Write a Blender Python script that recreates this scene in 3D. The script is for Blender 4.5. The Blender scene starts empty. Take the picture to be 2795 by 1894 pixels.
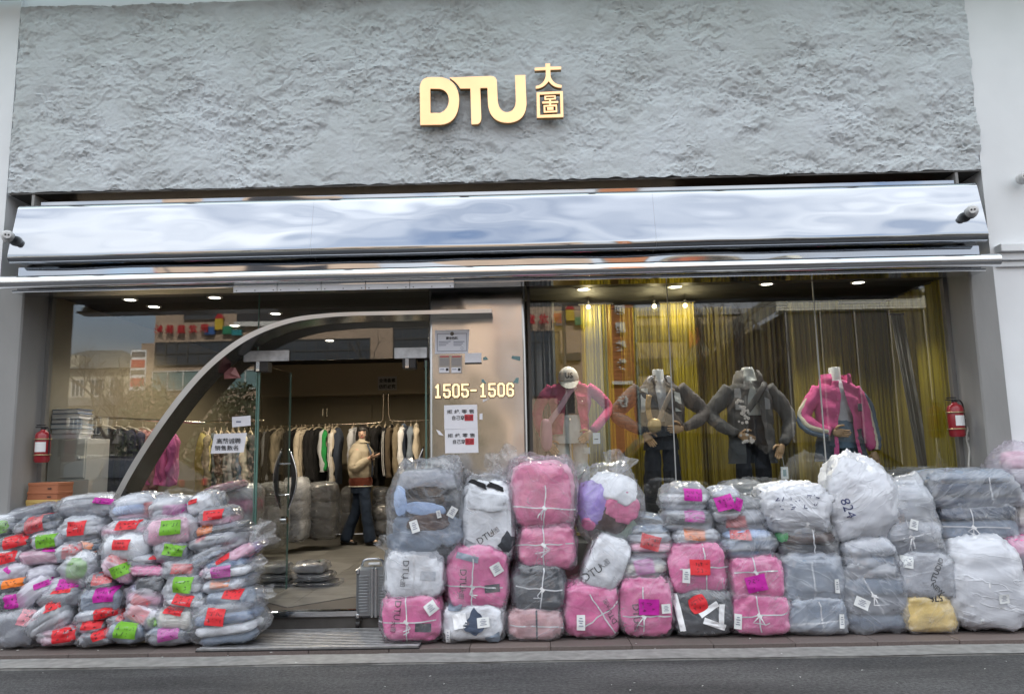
import bpy, math, random
import numpy as np
from mathutils import Vector, Matrix
from mathutils.bvhtree import BVHTree
from math import sin, cos, pi, radians
scene = bpy.context.scene
C = scene.collection
# ------------------------------------------------------------------ camera
IW, IH, FPX = 2795.0, 1894.0, 2099.0
CAMP = Vector((0.0, -6.7, 1.36))
YAW, PIT, ROL = radians(-0.819), radians(8.109), radians(-1.105)
_f = Vector((sin(YAW)*cos(PIT), cos(YAW)*cos(PIT), sin(PIT)))
_r = Vector((cos(YAW), -sin(YAW), 0.0)); _u = _r.cross(_f)
CR = _r*cos(ROL)+_u*sin(ROL); CU = -_r*sin(ROL)+_u*cos(ROL); CF = _f
cam = bpy.data.cameras.new('camera'); cam.sensor_width = 36.0; cam.lens = FPX/IW*36.0
cam.clip_start = 0.05; cam.clip_end = 2000.0
co = bpy.data.objects.new('camera', cam); C.objects.link(co)
co.matrix_world = Matrix(((CR.x, CU.x, -CF.x, CAMP.x), (CR.y, CU.y, -CF.y, CAMP.y), (CR.z, CU.z, -CF.z, CAMP.z), (0, 0, 0, 1)))
scene.camera = co
# ------------------------------------------------------------------ sky, sun, exposure
SUN_EL, SUN_AZ = radians(42), radians(20)      # the sun stands behind the shop, its front lies in shade
world = bpy.data.worlds.new('World'); scene.world = world; world.use_nodes = True
wn, wl = world.node_tree.nodes, world.node_tree.links
wn.clear()
wo = wn.new('ShaderNodeOutputWorld'); bg = wn.new('ShaderNodeBackground')
sky = wn.new('ShaderNodeTexSky'); sky.sky_type = 'NISHITA'; sky.sun_disc = False
sky.sun_elevation = SUN_EL; sky.sun_rotation = SUN_AZ; sky.dust_density = 2.0
tc = wn.new('ShaderNodeTexCoord'); mp = wn.new('ShaderNodeMapping'); mp.inputs['Scale'].default_value = (1.0, 1.0, 2.2)
nz = wn.new('ShaderNodeTexNoise'); nz.inputs['Scale'].default_value = 2.1; nz.inputs['Detail'].default_value = 7; nz.inputs['Roughness'].default_value = 0.55
nz.inputs['Distortion'].default_value = 0.4
rp = wn.new('ShaderNodeValToRGB'); rp.color_ramp.elements[0].position = 0.27; rp.color_ramp.elements[1].position = 0.52
nz2 = wn.new('ShaderNodeTexNoise'); nz2.inputs['Scale'].default_value = 3.4; nz2.inputs['Detail'].default_value = 5
rp2 = wn.new('ShaderNodeValToRGB')
rp2.color_ramp.elements[0].color = (7.0, 7.4, 8.1, 1); rp2.color_ramp.elements[0].position = 0.30
rp2.color_ramp.elements[1].color = (11.6, 11.8, 12.0, 1); rp2.color_ramp.elements[1].position = 0.70
# an overcast sky is about three times darker at the horizon than overhead
sx = wn.new('ShaderNodeSeparateXYZ'); ov = wn.new('ShaderNodeMapRange'); ov.inputs['From Min'].default_value = 0.0; ov.inputs['From Max'].default_value = 1.0; ov.inputs['To Min'].default_value = 0.30; ov.inputs['To Max'].default_value = 1.0
cm = wn.new('ShaderNodeMixRGB'); cm.blend_type = 'MULTIPLY'; cm.inputs['Fac'].default_value = 1.0
mx = wn.new('ShaderNodeMixRGB')
wl.new(tc.outputs['Generated'], sx.inputs[0]); wl.new(sx.outputs['Z'], ov.inputs['Value']); wl.new(rp2.outputs['Color'], cm.inputs['Color1']); wl.new(ov.outputs['Result'], cm.inputs['Color2'])
wl.new(tc.outputs['Generated'], mp.inputs['Vector'])
for n in (nz, nz2): wl.new(mp.outputs['Vector'], n.inputs['Vector'])
wl.new(nz.outputs['Fac'], rp.inputs['Fac']); wl.new(nz2.outputs['Fac'], rp2.inputs['Fac'])
wl.new(rp.outputs['Color'], mx.inputs['Fac']); wl.new(sky.outputs['Color'], mx.inputs['Color1']); wl.new(cm.outputs['Color'], mx.inputs['Color2'])
wl.new(mx.outputs['Color'], bg.inputs['Color']); bg.inputs['Strength'].default_value = 0.11
wl.new(bg.outputs['Background'], wo.inputs['Surface'])
sl = bpy.data.lights.new('sun', 'SUN'); sl.energy = 3.4; sl.angle = radians(0.8); sl.color = (1.0, 0.94, 0.85)
so = bpy.data.objects.new('sun', sl); C.objects.link(so)
sd = Vector((sin(SUN_AZ)*cos(SUN_EL), cos(SUN_AZ)*cos(SUN_EL), sin(SUN_EL)))
so.rotation_euler = sd.to_track_quat('Z', 'Y').to_euler(); so.location = (0, 0, 40)
scene.view_settings.view_transform = 'Standard'; scene.view_settings.look = 'None'
scene.view_settings.exposure = 1.6; scene.view_settings.gamma = 1.0
scene.render.engine = 'CYCLES'
cy = scene.cycles
cy.use_denoising = True; cy.max_bounces = 8; cy.diffuse_bounces = 3; cy.glossy_bounces = 4; cy.transmission_bounces = 4
cy.transparent_max_bounces = 24; cy.sample_clamp_indirect = 4.0; cy.caustics_reflective = False; cy.caustics_refractive = False
# ------------------------------------------------------------------ placing helpers
def ray(px, py):
    a = (px-IW/2)/FPX; b = -(py-IH/2)/FPX
    return CF + CR*a + CU*b
def P(px, py, y):
    "point of the place seen at this photo position, on the upright plane Y = y"
    d = ray(px, py); return CAMP + d*((y-CAMP.y)/d.y)
def PZ(px, py, z=0.0):
    "the same on the level plane Z = z"
    d = ray(px, py); return CAMP + d*((z-CAMP.z)/d.z)
def PM(px, py, yv):
    "something seen mirrored in the shop glass (plane Y = 0), yv behind the glass: its real place across the street"
    q = P(px, py, yv); return Vector((q.x, -q.y, q.z))
def scale_at(y): return FPX/(y-CAMP.y)          # photo pixels per metre
rnd = random.Random(11)
# ------------------------------------------------------------------ numeric noise
_rs = np.random.RandomState(7); _perm = np.tile(_rs.permutation(256), 3); _grad = _rs.normal(size=(256, 3)); _grad /= np.linalg.norm(_grad, axis=1)[:, None]
def pn(p, s=1.0, o=0.0):
    "gradient noise of (N,3) points, about -1..1"
    p = np.asarray(p, float)*s + o*17.31; i = np.floor(p).astype(int); f = p-i; w = f*f*f*(f*(f*6-15)+10); i &= 255
    r = 0.0
    for dx in (0, 1):
        for dy in (0, 1):
            for dz in (0, 1):
                h = _perm[_perm[_perm[(i[:, 0]+dx) & 255]+((i[:, 1]+dy) & 255)]+((i[:, 2]+dz) & 255)]
                g = (_grad[h]*(f-np.array((dx, dy, dz)))).sum(1)
                wt = (w[:, 0] if dx else 1-w[:, 0])*(w[:, 1] if dy else 1-w[:, 1])*(w[:, 2] if dz else 1-w[:, 2])
                r = r+g*wt
    return r*1.6
def fbm(p, s=1.0, o=0.0, n=4, g=0.5):
    t = 0; a = 1.0
    for k in range(n): t = t+a*pn(p, s*2**k, o+k*3.1); a *= g
    return t
# ------------------------------------------------------------------ mesh helpers
def link(o, parent=None):
    C.objects.link(o)
    if parent is not None: o.parent = parent
    return o
def empty(name, loc=(0, 0, 0), rot=(0, 0, 0), **kw):
    o = bpy.data.objects.new(name, None); o.location = loc; o.rotation_euler = rot; o.empty_display_size = 0.05; link(o); return tag(o, **kw)
def tag(o, label=None, cat=None, group=None, kind=None):
    if label: o['label'] = label
    if cat: o['category'] = cat
    if group: o['group'] = group
    if kind: o['kind'] = kind
    return o
class MB:
    def __init__(s): s.v = []; s.f = []; s.m = []
    def add(s, v, f, mi=0):
        b = len(s.v); s.v += [tuple(map(float, q)) for q in v]; s.f += [tuple(int(i)+b for i in q) for q in f]; s.m += [mi]*len(f); return s
    def box(s, x0, x1, y0, y1, z0, z1, mi=0, ch=0.0):
        if ch <= 0:
            v = [(x, y, z) for x in (x0, x1) for y in (y0, y1) for z in (z0, z1)]
            return s.add(v, [(0, 1, 3, 2), (4, 6, 7, 5), (0, 4, 5, 1), (2, 3, 7, 6), (0, 2, 6, 4), (1, 5, 7, 3)], mi)
        c = min(ch, (x1-x0)/2.01, (y1-y0)/2.01, (z1-z0)/2.01)
        v = []; f = []
        def oct_(z, i): return [(x0+c+i, y0+i, z), (x1-c-i, y0+i, z), (x1-i, y0+c+i, z), (x1-i, y1-c-i, z), (x1-c-i, y1-i, z), (x0+c+i, y1-i, z), (x0+i, y1-c-i, z), (x0+i, y0+c+i, z)]
        e = c*0.7
        for z, i in ((z0, e), (z0+e, 0), (z1-e, 0), (z1, e)): v += oct_(z, i)
        f = [tuple(range(7, -1, -1)), tuple(range(24, 32))]
        for k in range(3):
            for j in range(8): f.append((k*8+j, k*8+(j+1) % 8, k*8+8+(j+1) % 8, k*8+8+j))
        return s.add(v, f, mi)
    def tube(s, path, rad, n=10, mi=0, cap=True, up=None, ry=None, close=False):
        "tube along a path; rad number or list; ry gives an oval's second radius"
        pts = [Vector(q) for q in path]; m = len(pts)
        R = rad if hasattr(rad, '__len__') else [rad]*m
        RY = R if ry is None else (ry if hasattr(ry, '__len__') else [ry]*m)
        u = None; v = []
        for k in range(m):
            t = (pts[min(k+1, m-1)]-pts[max(k-1, 0)]);
            if t.length < 1e-9: t = Vector((0, 0, 1))
            t.normalize()
            if u is None:
                a = Vector(up) if up is not None else (Vector((0, 0, 1)) if abs(t.z) < .9 else Vector((0, -1, 0)))
                u = (a-t*a.dot(t)).normalized()
            else: u = (u-t*u.dot(t)).normalized()
            w = t.cross(u)
            for j in range(n):
                g = 2*pi*j/n; v.append(pts[k]+w*(R[k]*cos(g))+u*(RY[k]*sin(g)))
        f = [(k*n+j, k*n+(j+1) % n, (k+1)*n+(j+1) % n, (k+1)*n+j) for k in range(m-1) for j in range(n)]
        if cap: f += [tuple(range(n-1, -1, -1)), tuple(range((m-1)*n, m*n))]
        return s.add(v, f, mi)
    def lathe(s, prof, c=(0, 0, 0), n=16, mi=0, axis='z'):
        v = []
        for r, h in prof:
            for j in range(n):
                g = 2*pi*j/n; a, b = r*cos(g), r*sin(g)
                v.append({'z': (c[0]+a, c[1]+b, c[2]+h), 'y': (c[0]+a, c[1]+h, c[2]+b), 'x': (c[0]+h, c[1]+a, c[2]+b)}[axis])
        m = len(prof)
        f = [(k*n+j, k*n+(j+1) % n, (k+1)*n+(j+1) % n, (k+1)*n+j) for k in range(m-1) for j in range(n)]
        f += [tuple(range(n-1, -1, -1)), tuple(range((m-1)*n, m*n))]
        return s.add(v, f, mi)
    def prism(s, poly, y0, y1, mi=0, axis='y'):
        "flat polygon in x,z (or other pair) drawn out along an axis"
        n = len(poly)
        def q(a, b, t): return (a, t, b) if axis == 'y' else ((t, a, b) if axis == 'x' else (a, b, t))
        v = [q(a, b, y0) for a, b in poly]+[q(a, b, y1) for a, b in poly]
        f = [tuple(range(n)), tuple(range(2*n-1, n-1, -1))]+[(i+n, (i+1) % n+n, (i+1) % n, i) for i in range(n)]
        return s.add(v, f, mi)
    def grid(s, fn, nu, nv, mi=0, wrap=False):
        v = [fn(i/(nu-1 if not wrap else nu), j/(nv-1)) for j in range(nv) for i in range(nu)]
        f = [(j*nu+i, j*nu+(i+1) % nu, (j+1)*nu+(i+1) % nu, (j+1)*nu+i) for j in range(nv-1) for i in range(nu if wrap else nu-1)]
        return s.add(v, f, mi)
    def ball(s, c, r, n=12, m=8, mi=0):
        r = r if hasattr(r, '__len__') else (r, r, r)
        def fn(a, b):
            t = pi*(b-.5); g = 2*pi*a; return (c[0]+r[0]*cos(t)*cos(g), c[1]+r[1]*cos(t)*sin(g), c[2]+r[2]*sin(t))
        return s.grid(fn, n, m, mi, wrap=True)
    def build(s, name, mat, parent=None, smooth=False, angle=None, recalc=False):
        me = bpy.data.meshes.new(name); me.from_pydata(s.v, [], s.f)
        for mm in (mat if isinstance(mat, (list, tuple)) else [mat]): me.materials.append(mm)
        if any(s.m): me.polygons.foreach_set('material_index', s.m)
        if recalc:
            import bmesh
            b = bmesh.new(); b.from_mesh(me); bmesh.ops.recalc_face_normals(b, faces=b.faces); b.to_mesh(me); b.free()
        if smooth:
            me.polygons.foreach_set('use_smooth', [True]*len(me.polygons))
            if angle: me.set_sharp_from_angle(angle=radians(angle))
        me.update()
        o_ = link(bpy.data.objects.new(name, me), parent)
        if name in ('handwriting', 'print', 'tag_print'): o_['kind'] = 'stuff'
        return o_
def npmesh(name, v, f, mat, parent=None, smooth=True):
    me = bpy.data.meshes.new(name); me.from_pydata(np.asarray(v).tolist(), [], f if isinstance(f, list) else f.tolist())
    if mat: me.materials.append(mat)
    if smooth: me.polygons.foreach_set('use_smooth', [True]*len(me.polygons))
    me.update(); return link(bpy.data.objects.new(name, me), parent)
_tcache = {}
def text2d(body, size=1.0, bold=0.0):
    "filled letters as flat points and faces, centred, height about size"
    k = (body, bold)
    if k not in _tcache:
        cu = bpy.data.curves.new('lettering', 'FONT'); cu.body = body; cu.align_x = 'CENTER'; cu.align_y = 'CENTER'; cu.resolution_u = 2; cu.offset = bold
        cu.space_line = 0.95
        o = bpy.data.objects.new('lettering', cu); C.objects.link(o); dg = bpy.context.evaluated_depsgraph_get(); dg.update()
        me = bpy.data.meshes.new_from_object(o.evaluated_get(dg))
        _tcache[k] = (np.array([q.co[:2] for q in me.vertices]), [tuple(p.vertices) for p in me.polygons])
        bpy.data.objects.remove(o); bpy.data.curves.remove(cu); bpy.data.meshes.remove(me)
    v, f = _tcache[k]; v = v.copy()
    if len(v):
        v[:, 0] -= (v[:, 0].max()+v[:, 0].min())/2; v[:, 1] -= (v[:, 1].max()+v[:, 1].min())/2
    return v*size, f
def text_part(name, body, c, size, mat, parent=None, bold=0.0, width=None, depth=0.0, mirror=False):
    "letters standing in an x,z plane facing -Y at point c"
    v, f = text2d(body, 1.0, bold); h = v[:, 1].max()-v[:, 1].min(); v = v*(size/h)
    if width: v[:, 0] *= width/(v[:, 0].max()-v[:, 0].min())
    if mirror: v[:, 0] *= -1
    m = MB()
    m.add([(c[0]+a, c[1], c[2]+b) for a, b in v], f)
    if depth:
        n = len(v); m.add([(c[0]+a, c[1]+depth, c[2]+b) for a, b in v], [q[::-1] for q in f])
        ec = {}
        for q in f:
            for i in range(len(q)):
                e = (q[i], q[(i+1) % len(q)]); ec[e] = 1
        for (a, b) in ec:
            if (b, a) not in ec: m.f.append((b, a, a+n, b+n)); m.m.append(0)
    return m.build(name, mat, parent)
# ------------------------------------------------------------------ materials
_mats = {}
def nt(m): m.use_nodes = True; return m.node_tree.nodes, m.node_tree.links
def mat(name, col, rough=0.6, metal=0.0, spec=0.5, var=0.0, vscale=8.0, bump=0.0, bscale=30.0, bdist=0.01, stretch=(1, 1, 1), emit=None, estr=1.0, coords='Object', rvar=0.0, sheen=0.0, coat=0.0, detail=5):
    if name in _mats: return _mats[name]
    m = bpy.data.materials.new(name); N, L = nt(m); b = N['Principled BSDF']
    b.inputs['Base Color'].default_value = (*col, 1); b.inputs['Roughness'].default_value = rough; b.inputs['Metallic'].default_value = metal
    b.inputs['Specular IOR Level'].default_value = spec; b.inputs['Sheen Weight'].default_value = sheen; b.inputs['Coat Weight'].default_value = coat
    if emit: b.inputs['Emission Color'].default_value = (*emit, 1); b.inputs['Emission Strength'].default_value = estr
    if var or bump or rvar:
        t = N.new('ShaderNodeTexCoord'); mp = N.new('ShaderNodeMapping'); mp.inputs['Scale'].default_value = stretch
        L.new(t.outputs[coords], mp.inputs['Vector'])
    if var:
        n = N.new('ShaderNodeTexNoise'); n.inputs['Scale'].default_value = vscale; n.inputs['Detail'].default_value = detail; L.new(mp.outputs[0], n.inputs['Vector'])
        r = N.new('ShaderNodeMapRange'); r.inputs['From Min'].default_value = .3; r.inputs['From Max'].default_value = .7; r.inputs['To Min'].default_value = 1-var; r.inputs['To Max'].default_value = 1+var
        L.new(n.outputs['Fac'], r.inputs['Value'])
        x = N.new('ShaderNodeMixRGB'); x.blend_type = 'MULTIPLY'; x.inputs['Fac'].default_value = 1; x.inputs['Color1'].default_value = (*col, 1)
        L.new(r.outputs['Result'], x.inputs['Color2']); L.new(x.outputs['Color'], b.inputs['Base Color'])
    if rvar:
        n = N.new('ShaderNodeTexNoise'); n.inputs['Scale'].default_value = vscale*.7; L.new(mp.outputs[0], n.inputs['Vector'])
        r = N.new('ShaderNodeMapRange'); r.inputs['To Min'].default_value = max(0, rough-rvar); r.inputs['To Max'].default_value = rough+rvar
        L.new(n.outputs['Fac'], r.inputs['Value']); L.new(r.outputs['Result'], b.inputs['Roughness'])
    if bump:
        n = N.new('ShaderNodeTexNoise'); n.inputs['Scale'].default_value = bscale; n.inputs['Detail'].default_value = detail; n.inputs['Distortion'].default_value = .6; L.new(mp.outputs[0], n.inputs['Vector'])
        bp = N.new('ShaderNodeBump'); bp.inputs['Strength'].default_value = bump; bp.inputs['Distance'].default_value = bdist
        L.new(n.outputs['Fac'], bp.inputs['Height']); L.new(bp.outputs['Normal'], b.inputs['Normal'])
    _mats[name] = m; return m
def fabric(col, rough=0.85):
    k = 'fabric_%02d_%02d_%02d' % tuple(int(c*99) for c in col)
    return mat(k, col, rough, var=.14, vscale=9, bump=.8, bscale=10, bdist=.028, sheen=.05, spec=.2, detail=6)
def emission(name, col, s): return mat(name, (0, 0, 0), .5, emit=col, estr=s)
def glass_mat(name, tint=(.95, .97, .96), rough=0.0, f=1.0, wav=0.0):
    "clear sheet with two faces: passes light straight, each face mirrors a little, more at a slant"
    m = bpy.data.materials.new(name); N, L = nt(m); N.clear()
    o = N.new('ShaderNodeOutputMaterial'); t = N.new('ShaderNodeBsdfTransparent'); g = N.new('ShaderNodeBsdfGlossy'); x = N.new('ShaderNodeMixShader')
    t.inputs['Color'].default_value = (*tint, 1); g.inputs['Roughness'].default_value = rough
    ge = N.new('ShaderNodeNewGeometry'); dt = N.new('ShaderNodeVectorMath'); dt.operation = 'DOT_PRODUCT'; L.new(ge.outputs['Normal'], dt.inputs[0]); L.new(ge.outputs['Incoming'], dt.inputs[1])
    ab = N.new('ShaderNodeMath'); ab.operation = 'ABSOLUTE'; L.new(dt.outputs['Value'], ab.inputs[0])
    om = N.new('ShaderNodeMath'); om.operation = 'SUBTRACT'; om.inputs[0].default_value = 1.0; L.new(ab.outputs[0], om.inputs[1])
    pw = N.new('ShaderNodeMath'); pw.operation = 'POWER'; pw.inputs[1].default_value = 5.0; L.new(om.outputs[0], pw.inputs[0])
    mu = N.new('ShaderNodeMath'); mu.operation = 'MULTIPLY_ADD'; mu.inputs[1].default_value = .9; mu.inputs[2].default_value = .043*f; mu.use_clamp = True
    L.new(pw.outputs[0], mu.inputs[0]); L.new(mu.outputs[0], x.inputs[0]); L.new(t.outputs[0], x.inputs[1]); L.new(g.outputs[0], x.inputs[2]); L.new(x.outputs[0], o.inputs['Surface'])
    if wav:
        tcn = N.new('ShaderNodeTexCoord'); n = N.new('ShaderNodeTexNoise'); n.inputs['Scale'].default_value = .8; bp = N.new('ShaderNodeBump'); bp.inputs['Strength'].default_value = wav; bp.inputs['Distance'].default_value = .02
        L.new(tcn.outputs['Object'], n.inputs['Vector']); L.new(n.outputs['Fac'], bp.inputs['Height']); L.new(bp.outputs['Normal'], g.inputs['Normal'])
    return m
def steel(name, col, rough, wave=0.0, wscale=(1, 1, 1), brush=0.0, ws=1.5):
    m = bpy.data.materials.new(name); N, L = nt(m); b = N['Principled BSDF']
    b.inputs['Base Color'].default_value = (*col, 1); b.inputs['Metallic'].default_value = 1; b.inputs['Roughness'].default_value = rough
    t = N.new('ShaderNodeTexCoord'); mp = N.new('ShaderNodeMapping'); mp.inputs['Scale'].default_value = wscale; L.new(t.outputs['Object'], mp.inputs['Vector'])
    n = N.new('ShaderNodeTexNoise'); n.inputs['Scale'].default_value = ws; n.inputs['Detail'].default_value = 1.0; L.new(mp.outputs[0], n.inputs['Vector'])
    bp = N.new('ShaderNodeBump'); bp.inputs['Strength'].default_value = wave; bp.inputs['Distance'].default_value = .1; L.new(n.outputs['Fac'], bp.inputs['Height'])
    L.new(bp.outputs['Normal'], b.inputs['Normal'])
    n2 = N.new('ShaderNodeTexNoise'); n2.inputs['Scale'].default_value = 5; n2.inputs['Detail'].default_value = 6; L.new(t.outputs['Object'], n2.inputs['Vector'])
    r = N.new('ShaderNodeMapRange'); r.inputs['To Min'].default_value = rough*.6; r.inputs['To Max'].default_value = rough*1.5; L.new(n2.outputs['Fac'], r.inputs['Value']); L.new(r.outputs['Result'], b.inputs['Roughness'])
    if brush: b.inputs['Anisotropic'].default_value = brush
    _mats[name] = m; return m
# ================================================================== the setting
FY = -0.37                                  # front plane of the building
FZ = 0.15                                   # shop floor level
M_white = mat('white_paint', (.76, .78, .80), .6, var=.05, vscale=2, bump=.12, bscale=60, bdist=.004)
M_conc = mat('grey_cement', (.27, .27, .265), .8, var=.12, vscale=3, bump=.3, bscale=45, bdist=.006, stretch=(1, 1, .35))
M_dark = mat('dark_bronze', (.045, .042, .038), .45, var=.1, vscale=6)
M_black = mat('black_plastic', (.015, .015, .016), .45)
M_mirror = steel('mirror_steel', (.385, .405, .435), .05, wave=.17, wscale=(.55, 1, 1.5), ws=2.4)
M_chrome = steel('chrome_pipe', (.74, .75, .77), .06, wave=.05, wscale=(.7, 2, 2))
M_brush = steel('brushed_bronze_steel', (.50, .495, .49), .16, wave=.14, wscale=(1, 1, .8), ws=2.2)
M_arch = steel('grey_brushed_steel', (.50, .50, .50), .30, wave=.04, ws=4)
M_arch_shade = steel('shaded_grey_steel', (.085, .083, .08), .16, wave=.03, ws=4)  # same arch steel, with the shade of underside and sides put into its colour
M_glass = glass_mat('shop_glass', (.94, .955, .945), f=1.75, wav=.02)
M_paper = mat('white_paper', (.78, .78, .82), .7, var=.03, bump=.25, bscale=5, bdist=.01)
M_ink = mat('black_ink', (.02, .02, .025), .6)
M_red = mat('red_paper_mark', (.55, .06, .07), .6)
def struct(name, m, mt, **k):
    o = m.build(name, mt, k.pop('parent', None), **k)
    if o.parent is None: o['kind'] = 'structure'
    return o
# --- ground
def asphalt_mat():
    m = mat('asphalt', (.052, .053, .054), .85); N, L = nt(m); b = N['Principled BSDF']
    t = N.new('ShaderNodeTexCoord')
    n1 = N.new('ShaderNodeTexNoise'); n1.inputs['Scale'].default_value = 120; n1.inputs['Detail'].default_value = 6; n1.inputs['Roughness'].default_value = .75
    n2 = N.new('ShaderNodeTexNoise'); n2.inputs['Scale'].default_value = 1.2; n2.inputs['Detail'].default_value = 5
    mp = N.new('ShaderNodeMapping'); mp.inputs['Scale'].default_value = (.45, 2.2, 1)
    v = N.new('ShaderNodeTexVoronoi'); v.inputs['Scale'].default_value = 75
    L.new(t.outputs['Object'], n1.inputs['Vector']); L.new(t.outputs['Object'], mp.inputs['Vector']); L.new(mp.outputs[0], n2.inputs['Vector']); L.new(t.outputs['Object'], v.inputs['Vector'])
    r1 = N.new('ShaderNodeValToRGB'); r1.color_ramp.elements[0].position = .33; r1.color_ramp.elements[0].color = (.045, .045, .046, 1); r1.color_ramp.elements[1].position = .72; r1.color_ramp.elements[1].color = (.128, .128, .13, 1)
    r2 = N.new('ShaderNodeMapRange'); r2.inputs['From Min'].default_value = .35; r2.inputs['From Max'].default_value = .65; r2.inputs['To Min'].default_value = .55; r2.inputs['To Max'].default_value = 1.2
    x = N.new('ShaderNodeMixRGB'); x.blend_type = 'MULTIPLY'; x.inputs['Fac'].default_value = 1
    L.new(n1.outputs['Fac'], r1.inputs['Fac']); L.new(n2.outputs['Fac'], r2.inputs['Value']); L.new(r1.outputs['Color'], x.inputs['Color1']); L.new(r2.outputs['Result'], x.inputs['Color2'])
    L.new(x.outputs['Color'], b.inputs['Base Color'])
    n4 = N.new('ShaderNodeTexNoise'); n4.inputs['Scale'].default_value = 42; n4.inputs['Detail'].default_value = 3; L.new(t.outputs['Object'], n4.inputs['Vector'])
    r4 = N.new('ShaderNodeMapRange'); r4.inputs['From Min'].default_value = .32; r4.inputs['From Max'].default_value = .68; r4.inputs['To Min'].default_value = .62; r4.inputs['To Max'].default_value = 1.38; L.new(n4.outputs['Fac'], r4.inputs['Value'])
    x4 = N.new('ShaderNodeMixRGB'); x4.blend_type = 'MULTIPLY'; x4.inputs['Fac'].default_value = 1; L.new(x.outputs['Color'], x4.inputs['Color1']); L.new(r4.outputs['Result'], x4.inputs['Color2']); L.new(x4.outputs['Color'], b.inputs['Base Color'])
    bp = N.new('ShaderNodeBump'); bp.inputs['Strength'].default_value = 1.0; bp.inputs['Distance'].default_value = .009
    a = N.new('ShaderNodeMath'); L.new(v.outputs['Distance'], a.inputs[0]); L.new(n1.outputs['Fac'], a.inputs[1]); L.new(a.outputs[0], bp.inputs['Height']); L.new(bp.outputs['Normal'], b.inputs['Normal'])
    return m
g = MB(); g.add([(-400, -400, -.12), (400, -400, -.12), (400, 400, -.12), (-400, 400, -.12)], [(0, 1, 2, 3)]); struct('ground', g, mat('far_ground', (.16, .155, .15), .9, var=.2, vscale=.3))
g = MB(); g.grid(lambda a, b: (-30+60*a, -17.5+16.32*b, -.03+.004*sin(9*a)*sin(5*b)), 40, 14); struct('road', g, asphalt_mat())
M_kerb = mat('worn_white_line', (.25, .246, .235), .8, var=.22, vscale=14, bump=.3, bscale=90, bdist=.003)
g = MB(); g.grid(lambda a, b: (-14+28*a, -1.225+.253*b+.004*sin(a*190)*(1 if b in (0, 1) else 0)+.003*sin(a*611), -.012-.0015*sin(a*80)), 240, 3); g.box(-14, 14, -1.22, -.975, -.06, -.016)
struct('kerb', g, M_kerb)
g = MB(); g.add([(-30, -.99, -.045), (30, -.99, -.045), (30, 0.2, -.045), (-30, .2, -.045)], [(0, 1, 2, 3)]); pav = struct('pavement', g, mat('mortar_bed', (.055, .045, .04), .9))
M_gr = [mat('pink_granite_%d' % k, c, .55, var=.22, vscale=160, rvar=.1, bump=.1, bscale=200, bdist=.001) for k, c in enumerate(((.155, .125, .115), (.17, .135, .122), (.14, .115, .105)))]
M_gg = [mat('grey_paving_%d' % k, c, .65, var=.2, vscale=120, bump=.15, bscale=150, bdist=.002) for k, c in enumerate(((.13, .128, .122), (.115, .113, .11)))]
k = 0
for row, (y0, y1, mats, w, off) in enumerate(((-.905, -.65, M_gr, .585, .185), (-.65, -.41, M_gg, .585, .47), (-.41, -.172, M_gg, .585, .2))):
    x = -4.68-1.2+off
    while x < 5.2:
        m = MB(); m.box(x+.002, x+w-.002, y0+.002, y1-.002, -.04, rnd.uniform(-.0015, .001), ch=.003)
        m.build('paving_tile', mats[rnd.randrange(len(mats))], pav); x += w
# --- building shell
struct('pier_left', MB().box(-4.46, -4.225, FY, 0.0, -.03, 2.96, ch=.012), M_conc)
struct('pier_right', MB().box(3.735, 3.945, FY, 0.0, -.03, 2.96, ch=.012), M_conc)
m = MB(); m.box(-12, -4.462, FY+.03, 0.1, -.04, 12.5); struct('wall_left', m, M_white)
m = MB(); m.box(3.947, 12, FY+.03, 0.1, -.04, 12.5)
wr = struct('wall_right', m, M_white)
for k, (z0, z1, d) in enumerate(((2.965, 3.03, .10), (2.90, 2.963, .06), (2.85, 2.898, .03))):
    MB().box(3.98, 12, FY+.031-d, FY+.03, z0, z1, ch=.006).build('cornice_moulding', M_white, wr)
m = MB(); m.box(-4.461, 3.946, FY+.06, .1, 3.70, 12.5); m.box(-12, 12, .101, 10, 3.05, 12.5)
struct('wall_upper', m, M_white)
# shop room
M_wall_in = mat('olive_brown_wall', (.20, .175, .125), .75, var=.06, vscale=1.5)
M_ceil = mat('ceiling_paint', (.018, .0175, .017), .8)
struct('ceiling', MB().box(-4.7, 4.2, .102, 8.0, 2.962, 3.045), M_ceil)
m = MB(); m.box(-4.46, 3.94, 6.3, 6.42, FZ, 2.96)
bw = struct('wall_back', m, M_wall_in)
MB().box(-4.45, 3.93, 6.05, 6.298, 2.43, 2.955).build('bulkhead', mat('bulkhead_paint', (.40, .34, .24), .75), bw)
m = MB(); m.box(-4.60, -4.465, .0, 8, FZ, 2.96); struct('wall_side_left', m, M_wall_in)
m = MB(); m.box(3.95, 4.1, .11, 8, FZ, 2.96); struct('wall_side_right', m, M_wall_in)
m = MB(); m.box(-.02, .10, 1.6, 6.0, FZ, 2.96); struct('wall_inner', m, M_wall_in)
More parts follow.
